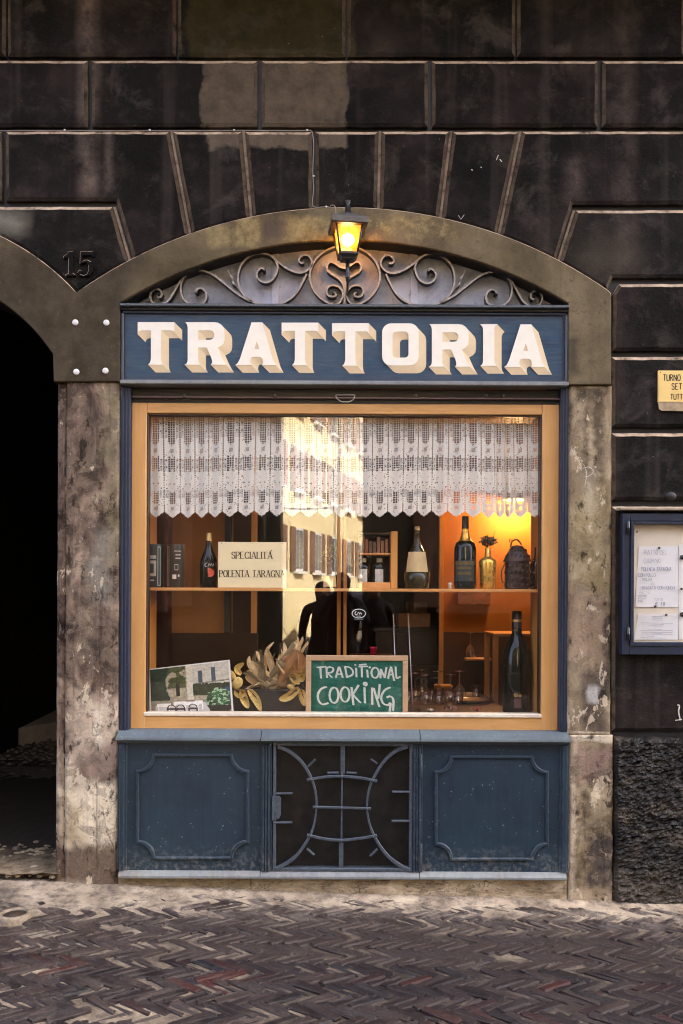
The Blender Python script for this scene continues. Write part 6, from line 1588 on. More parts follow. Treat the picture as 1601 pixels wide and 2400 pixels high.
# magnum bottle on the right
MD = .30; s3 = 1 / S * (D + MD) / D
mb = bottle('magnum_bottle', PX(1212, MD), LEDZ, MD, MD, [(30, 0), (33, 4), (34, 110), (30, 145), (20, 168), (12, 184), (10.5, 196), (10.5, 236), (8, 238)], BGL, 'very large black wine bottle standing on the ledge at the side', [('capsule', 196, 238, .6, BLACK), ('capsule_band', 212, 218, 1.1, FOIL)])
blab('label', PX(1212, MD), 33.5 * s3, -22, 8, 14 * s3, 36 * s3, simple('dim plum label', (.10, .045, .04), .6), mb, .0008, MD, LEDZ); front_disc('medal', PX(1204, MD), LEDZ + 44 * s3, 5 * s3, 33.8 * s3, MD, FOIL, mb, 12); front_disc('medal', PX(1213, MD), LEDZ + 43 * s3, 4 * s3, 33.8 * s3, MD, FOIL, mb, 12)
# two slim pale rods standing behind the chalkboard
for (a_, b0), lab in (((( 922, 1440), (931, 1665)), 'slim pale rod leaning behind the chalkboard, the one behind its frame'), (((957, 1437), (968, 1668)), 'slim pale rod leaning beside the chalkboard frame')):
    xa, za = W(*a_, .30); xb, _ = W(*b0, .24)
    o = tubeo('pale_rod', [(xb, .24, LEDZ + .003), (xa, .31, za)], .0028, simple('brushed rod', (.55, .52, .48), .35, .4), None, 8); setp(o, lab, 'rod')
# low box of dried petals at the foot of the glass
pb = empty('petal_trough', (PX(1060, .2), .2, LEDZ)); setp(pb, 'low black trough of dried pink and cream petals by the glass', 'planter')
boxo('trough', PX(985, .2), PX(1150, .2), .17, .30, LEDZ, PZ(1668, .2), simple('black trough', (.010, .009, .009), .5), pb, .003)
random.seed(2)
leafy(pb, 'dried_petals', PX(1012, .2), .215, PZ(1664, .2), .022, 9, [simple('cream petal', (.55, .48, .34), .7), DRY2], (.012, .028), .4, 6); leafy(pb, 'dried_petals', PX(1058, .2), .215, PZ(1658, .2), .030, 8, [simple('pink petal', (.50, .14, .22), .7), DRY2, DRY1], (.012, .03), .35, 7); leafy(pb, 'dried_petals', PX(1120, .2), .215, PZ(1662, .2), .022, 6, [simple('crimson petal', (.50, .03, .06), .7), DRY2], (.012, .026), .35, 9)

# ================================================================== FURNITURE AND TABLES INSIDE
GLS = mk_glass('wine glass', 6.0, (.97, .95, .92))
CHINA = simple('brown glazed china', (.26, .19, .14), .25); CLOTH = simple('brown tablecloth', (.13, .065, .035), .8)
def table(nm, cx, cy, w_, dd, zt, lab, mat):
    e_ = empty(nm, (cx, cy, 0)); setp(e_, lab, 'table', 'laid dining tables')
    b_ = B(); b_.box(cx - w_ / 2, cx + w_ / 2, cy - dd / 2, cy + dd / 2, zt - .03, zt, .006); b_.done('table_top', mat, e_)
    for sx_ in (-1, 1):
        for sy_ in (-1, 1): boxo('leg', cx + sx_ * (w_ / 2 - .05) - .025, cx + sx_ * (w_ / 2 - .05) + .025, cy + sy_ * (dd / 2 - .05) - .025, cy + sy_ * (dd / 2 - .05) + .025, 0, zt - .031, WOODD, e_, .004)
    return e_
TZ = PZ(1642, 1.05); tcx = PX(1040, 1.05)
table('dining_table', tcx, 1.10, .62, .58, TZ, 'brown covered dining table laid with upturned glasses close to the window', CLOTH)
TZ2 = PZ(1583, 2.2); table('dining_table', PX(1120, 2.2), 2.3, .9, .6, TZ2, 'dark dining table laid with glasses further inside by orange wall', WOODD)
def goblet(nm, x, y, z, flip, lab, h=.17, grp='upturned wine glasses on the tables'):
    pr = [(.033, 0), (.034, .002), (.006, .006), (.004, .05), (.004, .075), (.012, .085), (.034, .11), (.039, .135), (.034, h)]
    if flip: pr = [(r, h - z_) for r, z_ in pr][::-1]
    b_ = B(); b_.lathe(pr, (x, y, z), 18); o = b_.done(nm, GLS); setp(o, lab, 'glass', grp); return o
for px, y in ((975, 1.0), (1028, 1.12), (1057, .93)): goblet('wine_glass', PX(px, y), y, TZ, True, 'upturned stemmed wine glass on the brown covered table')
for px, y in ((1012, .98), (1050, .99)):
    b_ = B(); b_.lathe([(.027, 0), (.032, .085), (.030, .085), (.026, .004), (0, .004)], (PX(px, y), y, TZ), 18); setp(b_.done('tumbler', GLS), 'plain glass tumbler beside the upturned wine glasses', 'glass', 'tumblers on the near table')
for px, y in ((1128, 2.15), (1106, 2.3)): goblet('wine_glass', PX(px, y), y, TZ2, True, 'upturned stemmed wine glass on the dark inner table', .17, 'upturned wine glasses inside')
for px, y in ((1096, 2.2), (1146, 2.2)):
    b_ = B(); b_.lathe([(.027, 0), (.032, .08), (.030, .08), (.026, .004), (0, .004)], (PX(px, y), y, TZ2), 16); setp(b_.done('tumbler', GLS), 'plain glass tumbler on the dark inner table', 'glass', 'tumblers on the inner table')
for i, (px, y) in enumerate(((1105, .98), (1090, 1.22))):
    o = latheo('plate', [(0, .004), (.07, .004), (.085, .012), (.11, .020), (.112, .022), (.10, .016), (.06, 0), (0, 0)], (PX(px, y), y, TZ + .0005), CHINA, None, 28); setp(o, 'white dinner plate at the edge of the brown covered table' if i == 0 else 'white dinner plate at the far side of the brown covered table', 'plate', None)
for i, (px, y) in enumerate(((965, 1.22),)):
    o = latheo('plate', [(0, .004), (.07, .004), (.085, .012), (.11, .020), (.112, .022), (.10, .016), (.06, 0), (0, 0)], (PX(px, y), y, TZ + .0005), CHINA, None, 28); setp(o, 'white dinner plate near the chalkboard side of the table', 'plate')
for px, y in ((990, 1.22), (1078, 1.15), (1000, .88)): goblet('wine_glass', PX(px, y), y, TZ, True, 'upturned stemmed wine glass on the brown covered table')
for px, y in ((958, .93), (1030, .90), (1075, .90), (1118, 1.16)):
    b_ = B(); b_.lathe([(.027, 0), (.032, .085), (.030, .085), (.026, .004), (0, .004)], (PX(px, y), y, TZ), 18); setp(b_.done('tumbler', GLS), 'plain glass tumbler beside the upturned wine glasses', 'glass', 'tumblers on the near table')
o = boxo('folded_napkin', PX(1020, 1.3), PX(1062, 1.3), 1.28, 1.36, TZ + .0005, TZ + .07, simple('amber napkin', (.55, .25, .04), .8), None, .006); setp(o, 'amber napkin folded upright behind the upturned glasses', 'napkin')
o = boxo('wall_ledge', PX(1090, 1.7), PX(1150, 1.7), 1.66, 1.739, PZ(1546, 1.7), PZ(1540, 1.7), WOODS, None, .003); setp(o, 'thin orange ledge on the brown dado behind the tables', 'ledge')
for px, lab in ((1103, 'stemmed glass on the thin ledge by the dado'),): goblet('wine_glass', PX(px, 1.7), 1.70, PZ(1540, 1.7), True, lab, .17, 'glasses on ledge')
def chair(cx, cy, rz, lab):
    e_ = empty('dining_chair', (cx, cy, 0)); e_.rotation_euler = (0, 0, rz); setp(e_, lab, 'chair', 'dark dining chairs')
    def bx(nm, *a): 
        o = boxo(nm, *a, WOODD, None, .004); o.parent = e_
    bx('seat', -.20, .20, -.20, .20, .43, .46)
    for a_ in (-1, 1):
        bx('leg', a_ * .17 - .018, a_ * .17 + .018, -.19, -.155, 0, .43); bx('leg', a_ * .17 - .018, a_ * .17 + .018, .155, .19, 0, .43); bx('back_post', a_ * .17 - .018, a_ * .17 + .018, .16, .19, .46, .92)
    bx('back_rail', -.152, .152, .165, .185, .84, .92); bx('back_rail', -.152, .152, .165, .185, .64, .70)
chair(PX(1180, 1.3), 1.30, -1.4, 'dark wooden chair drawn up to the brown covered table'); chair(PX(1010, 1.8), 1.75, 0.1, 'dark wooden chair behind the brown covered table'); chair(PX(1190, 2.9), 3.0, 0.1, 'dark wooden chair behind the inner table')
# sideboard with two boxes in the dark middle
sbd = empty('sideboard', (PX(960, 2.6), 2.8, 0)); setp(sbd, 'dark sideboard against the back of the room', 'sideboard')
xs0, xs1 = PX(880, 2.6), PX(1030, 2.6); zt = PZ(1470, 2.6)
boxo('carcass', xs0, xs1, 2.6, 3.1, 0.05, zt - .03, WOODD, sbd, .005); boxo('top', xs0 - .02, xs1 + .02, 2.58, 3.12, zt - .029, zt, WOODD, sbd, .004); boxo('door', xs0 + .02, (xs0 + xs1) / 2 - .005, 2.585, 2.599, .1, zt - .05, WOODD, sbd, .003); boxo('door', (xs0 + xs1) / 2 + .005, xs1 - .02, 2.585, 2.599, .1, zt - .05, WOODD, sbd, .003)
o = boxo('gift_box', PX(933, 2.6), PX(1010, 2.6), 2.62, 2.8, zt + .0005, PZ(1437, 2.6), simple('gold card', (.42, .19, .03), .4), None, .004); setp(o, 'gold cardboard box lying on the dark sideboard', 'box')
o = boxo('carton', PX(950, 2.6), PX(1003, 2.6), 2.64, 2.78, PZ(1437, 2.6) + .0005, PZ(1411, 2.6), simple('dim carton', (.13, .085, .04), .6, 0, .3, .5, 20), None, .004); setp(o, 'dim patterned carton stacked on the gold box', 'box')
pc = empty('pink_cup', (PX(876, .8), .8, 0)); setp(pc, 'bright pink plastic cup standing behind the chalkboard', 'cup')
latheo('cup', [(0, 0), (6.2 / S * 1.2, 0), (8 / S * 1.2, 20 / S * 1.2), (8.8 / S * 1.2, 20 / S * 1.2), (8.6 / S * 1.2, 17.5 / S * 1.2), (6 / S * 1.2, .004), (0, .004)], (PX(876, .8), .8, PZ(1536, .8)), simple('hot pink plastic', (.75, .02, .12), .35), pc, 18)
e_ = empty('side_table', (PX(870, .8), .85, 0)); setp(e_, 'small dark side table behind the chalkboard', 'table')
boxo('table_top', PX(820, .8), PX(925, .8), .68, 1.0, PZ(1536, .8) - .025, PZ(1536, .8) - .0005, WOODD, e_, .004)
for px in (826, 919):
    for y in (.70, .98): boxo('leg', PX(px, .8) - .018, PX(px, .8) + .018, y - .018, y + .018, 0, PZ(1536, .8) - .0255, WOODD, e_, .003)
# small dark console right, beneath the lamp, with a framed picture
o = part('picture_frame', 1072, 1380, 1150, 1418, 1.72, 1.745, simple('dull picture', (.26, .12, .05), .6, 0, .3, .4, 18), .004); setp(o, 'dim unframed picture on the orange wall below the shelf', 'picture')
e_ = empty('console', (PX(1215, 1.2), 1.3, 0)); setp(e_, 'narrow dark console behind the very large bottle', 'console')
zt = PZ(1482, 1.2); boxo('top', PX(1155, 1.2), PX(1275, 1.2), 1.15, 1.5, zt - .02, zt, WOODS, e_, .003); 
for px in (1160, 1268):
    for y in (1.17, 1.47): boxo('leg', PX(px, 1.2) - .016, PX(px, 1.2) + .016, y - .016, y + .016, 0, zt - .0205, WOODV, e_, .003)
# wall lamp that lights the corner
wlx, wlz = PX(1206, 1.6), PZ(1152, 1.6)
wl_ = empty('wall_lamp', (wlx, 1.7, wlz)); setp(wl_, 'lit amber wall lamp glowing behind the lace curtain', 'lamp')
k = M('glowing lamp shade'); e = k.n('ShaderNodeEmission'); e.inputs[0].default_value = (1, .55, .20, 1); e.inputs[1].default_value = 6.0; LSH = k.fin(e.outputs[0])
latheo('shade', [(.085, 0), (.05, .11), (.0, .115), (.0, .11), (.048, .106), (.082, 0)], (wlx, 1.60, wlz - .05), simple('plaster lamp shade', (.6, .3, .1), .7), wl_, 20)
bb = B(); bb.sphere((wlx, 1.60, wlz - .02), .022, 12); bb.done('bulb', LSH, wl_)
boxo('back_plate', wlx - .03, wlx + .03, 1.735, 1.748, wlz - .05, wlz + .05, GOLD, wl_, .003); tubeo('arm', [(wlx, 1.735, wlz - .02), (wlx, 1.66, wlz - .07), (wlx, 1.60, wlz - .055)], .006, GOLD, wl_, 8)
pld = bpy.data.lights.new('lamp_light', 'POINT'); pld.energy = 1.4; pld.color = (1, .58, .24); pld.shadow_soft_size = .04
plo = bpy.data.objects.new('lamp_light', pld); plo.location = (wlx, 1.60, wlz - .055); col.objects.link(plo); plo.parent = wl_; plo.matrix_parent_inverse = Matrix.Translation(-wl_.location)
# ================================================================== NOTICE CASE AND PLAQUE ON THE RIGHT
nc = empty('menu_case', (PX(1590), -0.01, PZ(1532))); setp(nc, 'dark blue wall case with cream board for the menu', 'notice case')
NAVY = mk_blue('navy case paint', (.017, .022, .040), .25, .45)
L0, R0, T0, B0 = 1449, 1742, 1204, 1532
def cz(l, t, r, b): return PX(l) + .0, PX(r), PZ(b), PZ(t)
def cb2(nm, l, t, r, b, y0, y1, mat, bev=.003):
    x0, x1, z0, z1 = cz(l + 3, t - 2, r + 3, b - 2); return boxo(nm, x0, x1, y0, y1, z0, z1, mat, nc, bev)
cb2('case_side', L0, T0, 1466, B0, -.045, .01, NAVY); cb2('case_side', 1726, T0, R0, B0, -.045, .01, NAVY)
cb2('case_top', 1466.3, T0, 1725.7, 1222, -.044, .01, NAVY); cb2('case_bottom', 1466.3, 1512, 1725.7, B0, -.044, .01, NAVY)
cb2('door_stile', 1467, 1223, 1474.5, 1511, -.052, -.03, NAVY, .002); cb2('door_stile', 1717, 1223, 1725, 1511, -.052, -.03, NAVY, .002); cb2('door_rail', 1475, 1223, 1716.5, 1229, -.051, -.03, NAVY, .002); cb2('door_rail', 1475, 1502, 1716.5, 1511, -.051, -.03, NAVY, .002)
cb2('board', 1467, 1222.5, 1725, 1511.5, -.012, .004, simple('cream board', (.80, .71, .54), .6, 0, .3, .05, 6), 0)
cb2('rain_hood', 1440, 1190, 1750, 1197, -.055, .005, simple('pale hood edge', (.34, .27, .19), .7, 0, .3, .4, 20, .3), .003)
CG = mk_glass('case glass', 1.4)
x0, x1, z0, z1 = cz(1474, 1228, 1717, 1503); pyd('glass_pane', [(x0 + .006, -.040, z0 + .004), (x1 + .006, -.040, z0 + .004), (x1 + .006, -.040, z1 + .004), (x0 + .006, -.040, z1 + .004)], [(0, 1, 2, 3)], CG, nc)
for t, b_ in ((1222, 1254), (1470, 1500)):
    x, z = W(1464, b_); latheo('hinge', [(0, 0), (.0075, .002), (.0075, .028), (.0085, .030), (.0075, .032), (.0075, .058), (.004, .062), (0, .062)], (x, -.052, z), BLACK, nc, 10)
x, z = W(1493, 1246, -.012); bb = B(); bb.sphere((x, -.0125, z), .005, 10, (1, .5, 1)); bb.done('screw', RUST, nc)
ZN = zoomf(6.913, 1440, 1200)
PAP = simple('white paper', (.84, .82, .76), .7, 0, .2, .03, 8)
GREYINK = simple('faded pencil ink', (.28, .29, .31), .7); BLUEINK = simple('blue ink', (.035, .055, .16), .7)
yP = -.0135
def paper(nm, corners, lab, y=yP):
    c_ = [W(*q, -.012) for q in ZN(corners)]; e_ = empty(nm, (c_[0][0], y, c_[2][1])); setp(e_, lab, 'paper')
    n = 8; v = []; f = []
    for i in range(n + 1):
        for j in range(n + 1):
            s, t = i / n, j / n; x = (1 - s) * (1 - t) * c_[0][0] + s * (1 - t) * c_[1][0] + s * t * c_[2][0] + (1 - s) * t * c_[3][0]; z = (1 - s) * (1 - t) * c_[0][1] + s * (1 - t) * c_[1][1] + s * t * c_[2][1] + (1 - s) * t * c_[3][1]
            v.append((x, y - .0035 * abs(2 * t - 1) ** 2 * (1 - s) - .002 * s * t, z))
            if i and j: a_ = i * (n + 1) + j; f.append((a_ - n - 2, a_ - 1, a_, a_ - n - 1))
    pyd('sheet', v, f, PAP, e_, True); return e_
p1 = paper('menu_sheet', [(395, 560), (1030, 555), (1035, 1545), (335, 1540)], 'white handwritten menu sheet held by round black magnets')
def line(par, txt, x, y, w_, h, ink, th=.0013, jit=.05):
    b_ = B(); X0, Zb = W(*ZN([(x, y)])[0], -.012); X1, _ = W(*ZN([(x + w_, y)])[0], -.012)
    lettering(b_, txt, X0, Zb, h / 6.913 / S, th, th, yP - .0075, X1 - X0, False, .22, jit); b_.done('handwriting', ink, par)
line(p1, 'PIATTO DEL', 475, 690, 360, 70, GREYINK); line(p1, 'GIORNO', 465, 820, 280, 62, GREYINK); line(p1, 'POLENTA TARAGNA', 430, 955, 480, 62, BLUEINK); line(p1, 'CON POLLO', 375, 1050, 280, 52, BLUEINK); line(p1, 'SALSA', 440, 1110, 160, 36, GREYINK); line(p1, 'O', 595, 1185, 42, 40, GREYINK); line(p1, 'BRASATO CON FUNGHI', 440, 1250, 530, 50, BLUEINK, .0010)
line(p1, 'PIATTO', 400, 1325, 160, 32, GREYINK, .0009); line(p1, 'CONTORNO', 365, 1370, 150, 28, GREYINK, .0009); line(p1, 'ACQUA'.replace('Q', 'O'), 370, 1412, 130, 26, GREYINK, .0009); line(p1, 'PANE', 380, 1455, 70, 26, GREYINK, .0009); line(p1, 'TUTTO', 640, 1435, 130, 34, GREYINK, .0010); line(p1, '€ 18', 650, 1510, 160, 48, BLUEINK, .0016)
p2 = paper('notice_sheet', [(385, 1650), (1032, 1650), (1030, 2068), (318, 2068)], 'printed notice sheet below the handwritten menu')
for i, (x, y, w_) in enumerate(((590, 1690, 190), (610, 1715, 150), (600, 1745, 170), (420, 1795, 520), (590, 1815, 200), (555, 1840, 220), (525, 1895, 240), (400, 1915, 540), (430, 1945, 500), (600, 1960, 160), (415, 1975, 520), (400, 2005, 90), (510, 2010, 130), (410, 2035, 430))):
    b_ = B(); (xa, za), (xb, zb) = W(*ZN([(x, y)])[0], -.012), W(*ZN([(x + w_, y + 6)])[0], -.012); q4 = stroke_poly([(xa, za), (xb, zb)], .0014); b_.bm.faces.new([b_.bm.verts.new((x_, yP - .0065, z_)) for x_, z_ in q4]); b_.done('printed_line', GREYINK, p2)
p3 = paper('blank_sheet', [(1045, 520), (1760, 515), (1765, 2060), (1046, 2062)], 'blank white sheet pinned beside the handwritten menu', yP + .0006)
for q, r_, lab in (((715, 583), 18, 'small black magnet at the top of the handwritten menu sheet'), ((653, 1530), 18, 'small black magnet at the foot of the handwritten menu sheet'), ((830, 1665), 18, 'small black magnet at the top of the printed notice'), ((1090, 735), 38, 'big round black magnet high on the blank sheet'), ((1090, 1660), 38, 'big round black magnet low on the blank sheet'), ((1077, 1245), 18, 'small black magnet halfway down the blank sheet')):
    x, z = W(*ZN([q])[0], -.012); rr0 = r_ / 6.913 / S
    b_ = B(); b_.lathe([(0, .008), (rr0 * .85, .008), (rr0, .006), (rr0, 0)], (0, 0, 0), 16); o = b_.done('magnet', BLACK); o.data.transform(Matrix.Rotation(math.radians(90), 4, 'X')); o.location = (x, yP - .0042, z); setp(o, lab, 'magnet', 'magnets in the menu case')
# enamel plaque cut by the picture edge
ZQ = zoomf(2.613, 1340, 600)
pq = empty('opening_plaque', (PX(1590), -.008, PZ(966))); setp(pq, 'yellow plaque beginning TURNO on the dark stone above the menu case', 'plaque')
x0, x1, z0, z1 = RC(1541, 870, 1668, 943.5)
boxo('plate', x0, x1, -.012, .0, z0, z1, simple('yellow enamel', (.82, .58, .20), .35, 0, .5, .1, 8), pq, .001)
pyd('torn_strip', [(x0, -.010, z0 - .0005), (x0 + .004, -.010, z0 - .033), (x0 + .016, -.010, z0 - .041), (x1, -.010, z0 - .044), (x1, -.010, z0 - .0005)], [(0, 1, 2, 3, 4)], simple('weathered paper strip', (.36, .27, .16), .8, 0, .3, .4, 30), pq)
b = B()
for txt, zx, zy, h, w_ in (('TURNO', 555, 768, 38, 104), ('SETT', 607, 821, 37, 86), ('TUTTO', 600, 882, 32, 92)):
    X0, Zb = W(*ZQ([(zx, zy)])[0]); X1, _ = W(*ZQ([(zx + w_, zy)])[0]); lettering(b, txt, X0, Zb, h / 2.613 / S, .0038, .0034, -.0128, X1 - X0, False, .26)
b.done('lettering', BLACKINK, pq)
x, z = W(1546, 874); bb = B(); bb.sphere((x, -.0125, z), .0025, 8); bb.done('screw', BLACK, pq)

# ================================================================== THE STREET BEHIND THE CAMERA, SEEN IN THE GLASS
def wallmat(name, c, sc=1.2):
    k = M(name); p = k.pos(); n = k.noise(p, sc, 6, .6); f = k.noise(p, 25, 4); return k.fin(k.bsdf(k.mix(k.rng(n, .3, .7), tuple(v * .8 for v in c), c), .85, k.bump(f, .2, .01), 0, .2))
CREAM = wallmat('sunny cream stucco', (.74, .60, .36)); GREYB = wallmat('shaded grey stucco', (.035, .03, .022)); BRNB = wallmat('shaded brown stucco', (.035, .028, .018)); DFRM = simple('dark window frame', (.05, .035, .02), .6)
SHUT = simple('brown shutter', (.10, .05, .03), .6); FRM = simple('white window frame', (.8, .78, .74), .5); GPAN = simple('dim window pane', (.05, .06, .07), .1); ROOF = simple('tile roof', (.20, .13, .08), .8)
def house(nm, lab, cx, cy, rz, w_, h, dep, mat, wins, sizes=(.9, 1.5), shut=True, roof=True, FRM=FRM):
    """front faces local -y; wins = (x, z) sill centres"""
    e_ = empty(nm, (cx, cy, 0)); e_.rotation_euler = (0, 0, rz); setp(e_, lab, 'building')
    def bx(n_, *a, par=e_, bev=0): o = boxo(n_, *a[:-1], a[-1], None, bev); o.parent = par; return o
    bx('wall', -w_ / 2, w_ / 2, 0, dep, -.4, h, mat)
    if roof: bx('roof', -w_ / 2 - .4, w_ / 2 + .4, -.6, dep + .4, h, h + .25, ROOF)
    for x, z in wins:
        a_, b_ = sizes; f = bx('window', x - a_ / 2, x + a_ / 2, -.05, .02, z, z + b_, FRM)
        bx('pane', x - a_ / 2 + .08, x - .03, -.06, -.051, z + .08, z + b_ - .08, GPAN, par=f); bx('pane', x + .03, x + a_ / 2 - .08, -.06, -.051, z + .08, z + b_ - .08, GPAN, par=f); bx('sill', x - a_ / 2 - .1, x + a_ / 2 + .1, -.16, .0, z - .08, z - .002, FRM, par=f)
        if shut:
            for s in (-1, 1): bx('shutter', min(x + s * a_ / 2, x + s * (a_ / 2 + .45)), max(x + s * a_ / 2, x + s * (a_ / 2 + .45)), -.07, -.01, z, z + b_, SHUT, bev=.01)
    return e_
# sunlit house running away along the street
ax, ay, bx_, by_ = -2.3, -19.0, 1.6, -34.0
wd = math.hypot(bx_ - ax, by_ - ay); ang = math.atan2(by_ - ay, bx_ - ax)
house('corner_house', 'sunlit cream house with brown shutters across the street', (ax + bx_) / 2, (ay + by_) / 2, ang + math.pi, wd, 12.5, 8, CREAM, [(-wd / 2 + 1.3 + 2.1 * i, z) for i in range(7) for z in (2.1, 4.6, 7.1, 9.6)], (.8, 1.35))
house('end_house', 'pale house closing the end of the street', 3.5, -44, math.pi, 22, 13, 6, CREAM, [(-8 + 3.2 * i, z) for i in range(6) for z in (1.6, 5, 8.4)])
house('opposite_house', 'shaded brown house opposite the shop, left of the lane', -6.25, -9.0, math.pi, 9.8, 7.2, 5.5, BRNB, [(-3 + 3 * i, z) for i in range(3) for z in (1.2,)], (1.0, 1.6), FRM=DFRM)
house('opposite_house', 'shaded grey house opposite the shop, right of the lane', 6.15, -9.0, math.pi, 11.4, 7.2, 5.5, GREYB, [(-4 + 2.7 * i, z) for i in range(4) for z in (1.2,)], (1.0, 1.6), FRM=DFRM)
for q, (t_, lab) in enumerate(((.10, 'iron drainpipe on the sunlit house near its corner'), (.52, 'iron drainpipe halfway along the sunlit house'))):
    xq, yq = ax + (bx_ - ax) * t_, ay + (by_ - ay) * t_; o = tubeo('drainpipe', [(xq + .16, yq + .05, 0), (xq + .16, yq + .05, 12)], .06, simple('pipe iron %d' % q, (.05, .04, .03), .5), None, 8); setp(o, lab, 'drainpipe', 'drainpipes on the sunlit house')
for q, z in enumerate((3.9, 6.5)):
    o = tubeo('overhead_cable', [(ax - 1.5 + 5 * t / 8, -16.5 - 2 * t / 8, z - .35 * math.sin(math.pi * t / 8)) for t in range(9)], .025, BLACK, None, 6); setp(o, ('lower' if q == 0 else 'upper') + ' black cable strung across the lane', 'cable')
# white parked car in the lane
car = empty('parked_car', (.15, -21, 0)); setp(car, 'white parked hatchback car in the lane opposite', 'car')
CARW = simple('white car paint', (.78, .77, .74), .25, 0, .5, .03, 5, 0, .6); CGL = simple('dark car glass', (.02, .02, .025), .08); TYR = simple('tyre rubber', (.012, .012, .012), .8); RIM = simple('alloy rim', (.5, .5, .5), .3, .8)
side = [(-1.95, .35), (-1.98, .75), (-1.8, .92), (-1.0, 1.02), (-.35, 1.45), (1.1, 1.48), (1.75, 1.05), (1.95, .95), (1.97, .4)]
me = poly_mesh('body', [side], -.82, .82, .06); me.transform(Matrix.Rotation(math.radians(90), 4, 'Z')); o = mesh_obj('body', me, None, CARW); o.parent = car
for nm, sd, m_ in (('side_window', [(-.85, 1.03), (-.32, 1.38), (.35, 1.40), (.35, 1.02)], CGL), ('side_window', [(.42, 1.02), (.42, 1.40), (1.02, 1.40), (1.5, 1.04)], CGL)):
    me = poly_mesh(nm, [sd], -.835, .835, .005); me.transform(Matrix.Rotation(math.radians(90), 4, 'Z')); o = mesh_obj(nm, me, None, m_); o.parent = car
for x in (-.8, .8):
    for y in (-1.25, 1.2):
        b_ = B(); b_.lathe([(0, -.1), (.3, -.1), (.32, -.08), (.32, .08), (.3, .1), (0, .1)], (0, 0, 0), 24); o = b_.done('wheel', TYR); o.data.transform(Matrix.Translation((x, y, .32)) @ Matrix.Rotation(math.radians(90), 4, 'Y')); o.parent = car
        b_ = B(); b_.lathe([(0, -.105), (.18, -.105), (.19, 0), (.18, .105), (0, .105)], (0, 0, 0), 16); r2 = b_.done('rim', RIM); r2.data.transform(Matrix.Translation((x, y, .32)) @ Matrix.Rotation(math.radians(90), 4, 'Y')); r2.parent = o
for x in (-.55, .55):
    o = boxo('headlight', x - .17, x + .17, 1.93, 1.99, .68, .82, FRM, None, .02); o.parent = car
o = pyd('windscreen', [(-.68, 1.74, 1.075), (.68, 1.74, 1.075), (.60, 1.15, 1.47), (-.60, 1.15, 1.47)], [(0, 1, 2, 3)], CGL); o.parent = car

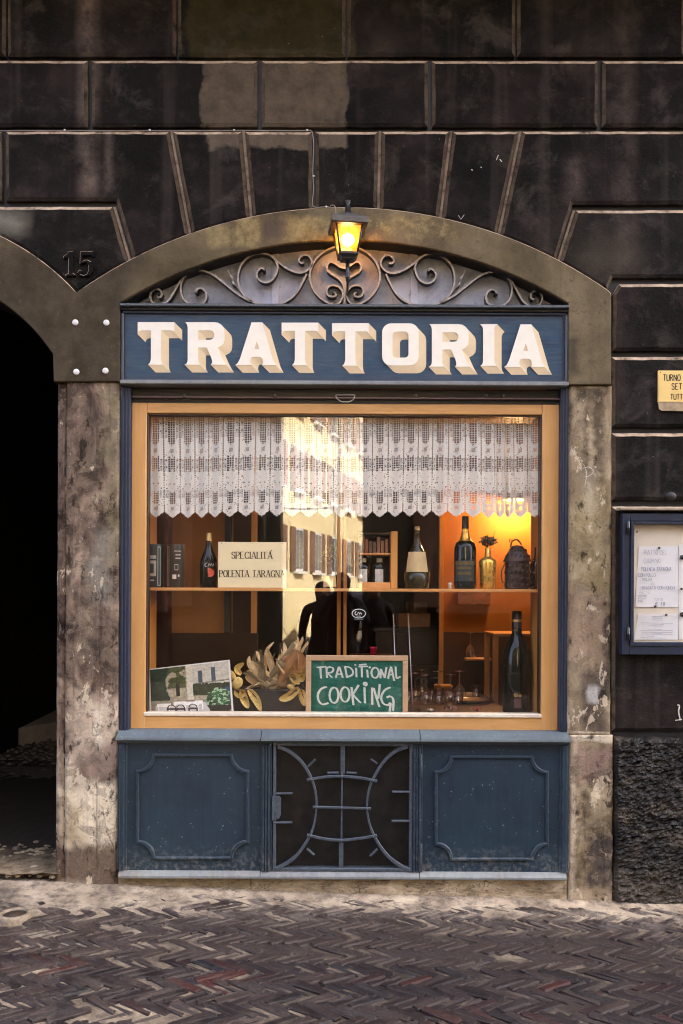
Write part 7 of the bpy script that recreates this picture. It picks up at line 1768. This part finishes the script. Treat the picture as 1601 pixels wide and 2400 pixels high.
# the photographer and a companion, mirrored in the window
COAT = simple('black coat', (.010, .010, .011), .85); COATB = simple('dark brown coat', (.030, .018, .012), .85); SKIN = simple('skin', (.42, .24, .16), .5); HAIR = simple('dark hair', (.014, .009, .006), .6)
def person(loc, rz, h, lab, coat, raised):
    e_ = empty('person', loc); e_.rotation_euler = (0, 0, rz); setp(e_, lab, 'person')
    k_ = h / 1.7; J_ = {}; V_, E_, Rd = [], [], []
    def ad(n_, co_, r, par=None):
        J_[n_] = len(V_); V_.append(tuple(c * k_ for c in co_)); Rd.append(r * k_)
        if par: E_.append((J_[par], J_[n_]))
    # local +y is the way the person faces
    ad('pelvis', (0, 0, .95), .15); ad('waist', (0, .01, 1.08), .135, 'pelvis'); ad('chest', (0, .0, 1.28), .155, 'waist'); ad('collar', (0, -.01, 1.42), .085, 'chest'); ad('neck', (0, 0, 1.48), .055, 'collar'); ad('jaw', (0, .03, 1.535), .07, 'neck'); ad('head', (0, .02, 1.60), .088, 'jaw'); ad('crown', (0, .0, 1.665), .055, 'head')
    for s, t in ((-1, 'l'), (1, 'r')):
        ad('hip' + t, (s * .10, 0, .90), .105, 'pelvis'); ad('knee' + t, (s * .11, .02, .49), .068, 'hip' + t); ad('calf' + t, (s * .11, -.01, .32), .06, 'knee' + t); ad('ankle' + t, (s * .11, -.02, .09), .042, 'calf' + t); ad('toe' + t, (s * .12, .13, .045), .036, 'ankle' + t)
        ad('sho' + t, (s * .185, -.01, 1.40), .068, 'collar')
        if raised: el_, wr_i, hd = (s * .27, .10, 1.19), (s * .12, .19, 1.43), (s * .075, .20, 1.49)
        else: el_, wr_i, hd = (s * .24, -.02, 1.12), (s * .24, .06, .88), (s * .235, .08, .81)
        ad('elb' + t, el_, .050, 'sho' + t); ad('wri' + t, wr_i, .032, 'elb' + t); ad('palm' + t, hd, .030, 'wri' + t)
        dv = Vector(hd) - Vector(wr_i); dv.normalize(); sd_ = Vector((0, 1, 0)) if not raised else Vector((0, .5, .6)).normalized()
        for q in range(4):
            p0 = Vector(hd) + dv * .02 + sd_ * (.016 * (q - 1.5)); L = (.07, .078, .072, .058)[q]; inw = Vector((-s * .5, .4 if raised else 0, 0))
            ad('f%d%s' % (q, t), p0 + dv * L * .5 + inw * .01, .010, 'palm' + t); ad('g%d%s' % (q, t), p0 + dv * L * .8 + inw * .05, .0085, 'f%d%s' % (q, t))
        ad('th' + t, Vector(hd) - dv * .005 + sd_ * .04 + Vector((-s * .01, 0, 0)), .011, 'palm' + t); ad('tj' + t, Vector(hd) + dv * .03 + sd_ * .055, .009, 'th' + t)
    me = bpy.data.meshes.new('body'); me.from_pydata(V_, E_, []); me.update()
    o = bpy.data.objects.new('body', me); col.objects.link(o); o.parent = e_; me.materials.append(coat)
    md = o.modifiers.new('skin', 'SKIN'); md.use_smooth_shade = True
    for q, r in enumerate(Rd): me.skin_vertices[0].data[q].radius = (r, r * (.72 if q in (J_['pelvis'], J_['waist'], J_['chest']) else 1)); 
    me.skin_vertices[0].data[0].use_root = True
    ss = o.modifiers.new('sub', 'SUBSURF'); ss.levels = 1; ss.render_levels = 2
    b_ = B(); b_.sphere((0, .035 * k_, 1.595 * k_), .088 * k_, 16, (.86, 1.0, 1.25))
    b_.sphere((0, .125 * k_, 1.585 * k_), .016 * k_, 8, (.8, 1.1, 1.3)); b_.sphere((-.085 * k_, .02 * k_, 1.585 * k_), .022 * k_, 8, (.4, .8, 1.2)); b_.sphere((.085 * k_, .02 * k_, 1.585 * k_), .022 * k_, 8, (.4, .8, 1.2)); f_ = b_.done('face', SKIN); f_.parent = e_
    b_ = B()
    for s in (-1, 1): b_.sphere((s * .032 * k_, .116 * k_, 1.60 * k_), .010 * k_, 8)
    b_.sphere((0, .117 * k_, 1.54 * k_), .016 * k_, 8, (1.3, .4, .35)); q = b_.done('features', HAIR); q.parent = e_
    b_ = B(); b_.sphere((0, .0, 1.625 * k_), .100 * k_, 16, (.95, 1.08, 1.05)); b_.sphere((0, -.035 * k_, 1.55 * k_), .085 * k_, 12, (.95, .8, 1.3)); hr = b_.done('hair', HAIR); hr.parent = e_
    return e_
person((.0, -4.36, 0), 0, 1.60, 'person in a black coat raising a camera to the eye', COAT, True)
person((.34, -4.75, 0), .15, 1.54, 'person in a black jacket standing with arms down', COAT, False)
person((-.20, -4.85, 0), -.1, 1.52, 'person in a dark brown coat standing with arms down', COATB, False)
hc = empty('held_camera', (0, -4.10, 1.42)); setp(hc, 'black camera held up by the photographer', 'camera')
boxo('camera_body', -.065, .065, -4.14, -4.08, 1.37, 1.46, BLACK, hc, .008); boxo('viewfinder_hump', -.025, .025, -4.135, -4.085, 1.461, 1.485, BLACK, hc, .006)
b_ = B(); b_.lathe([(.034, 0), (.036, .05), (.033, .052), (.030, .02), (0, .018)], (0, 0, 0), 20); o = b_.done('lens', BLACK, hc); o.data.transform(Matrix.Translation((0, -4.079, 1.415)) @ Matrix.Rotation(math.radians(-90), 4, 'X'))
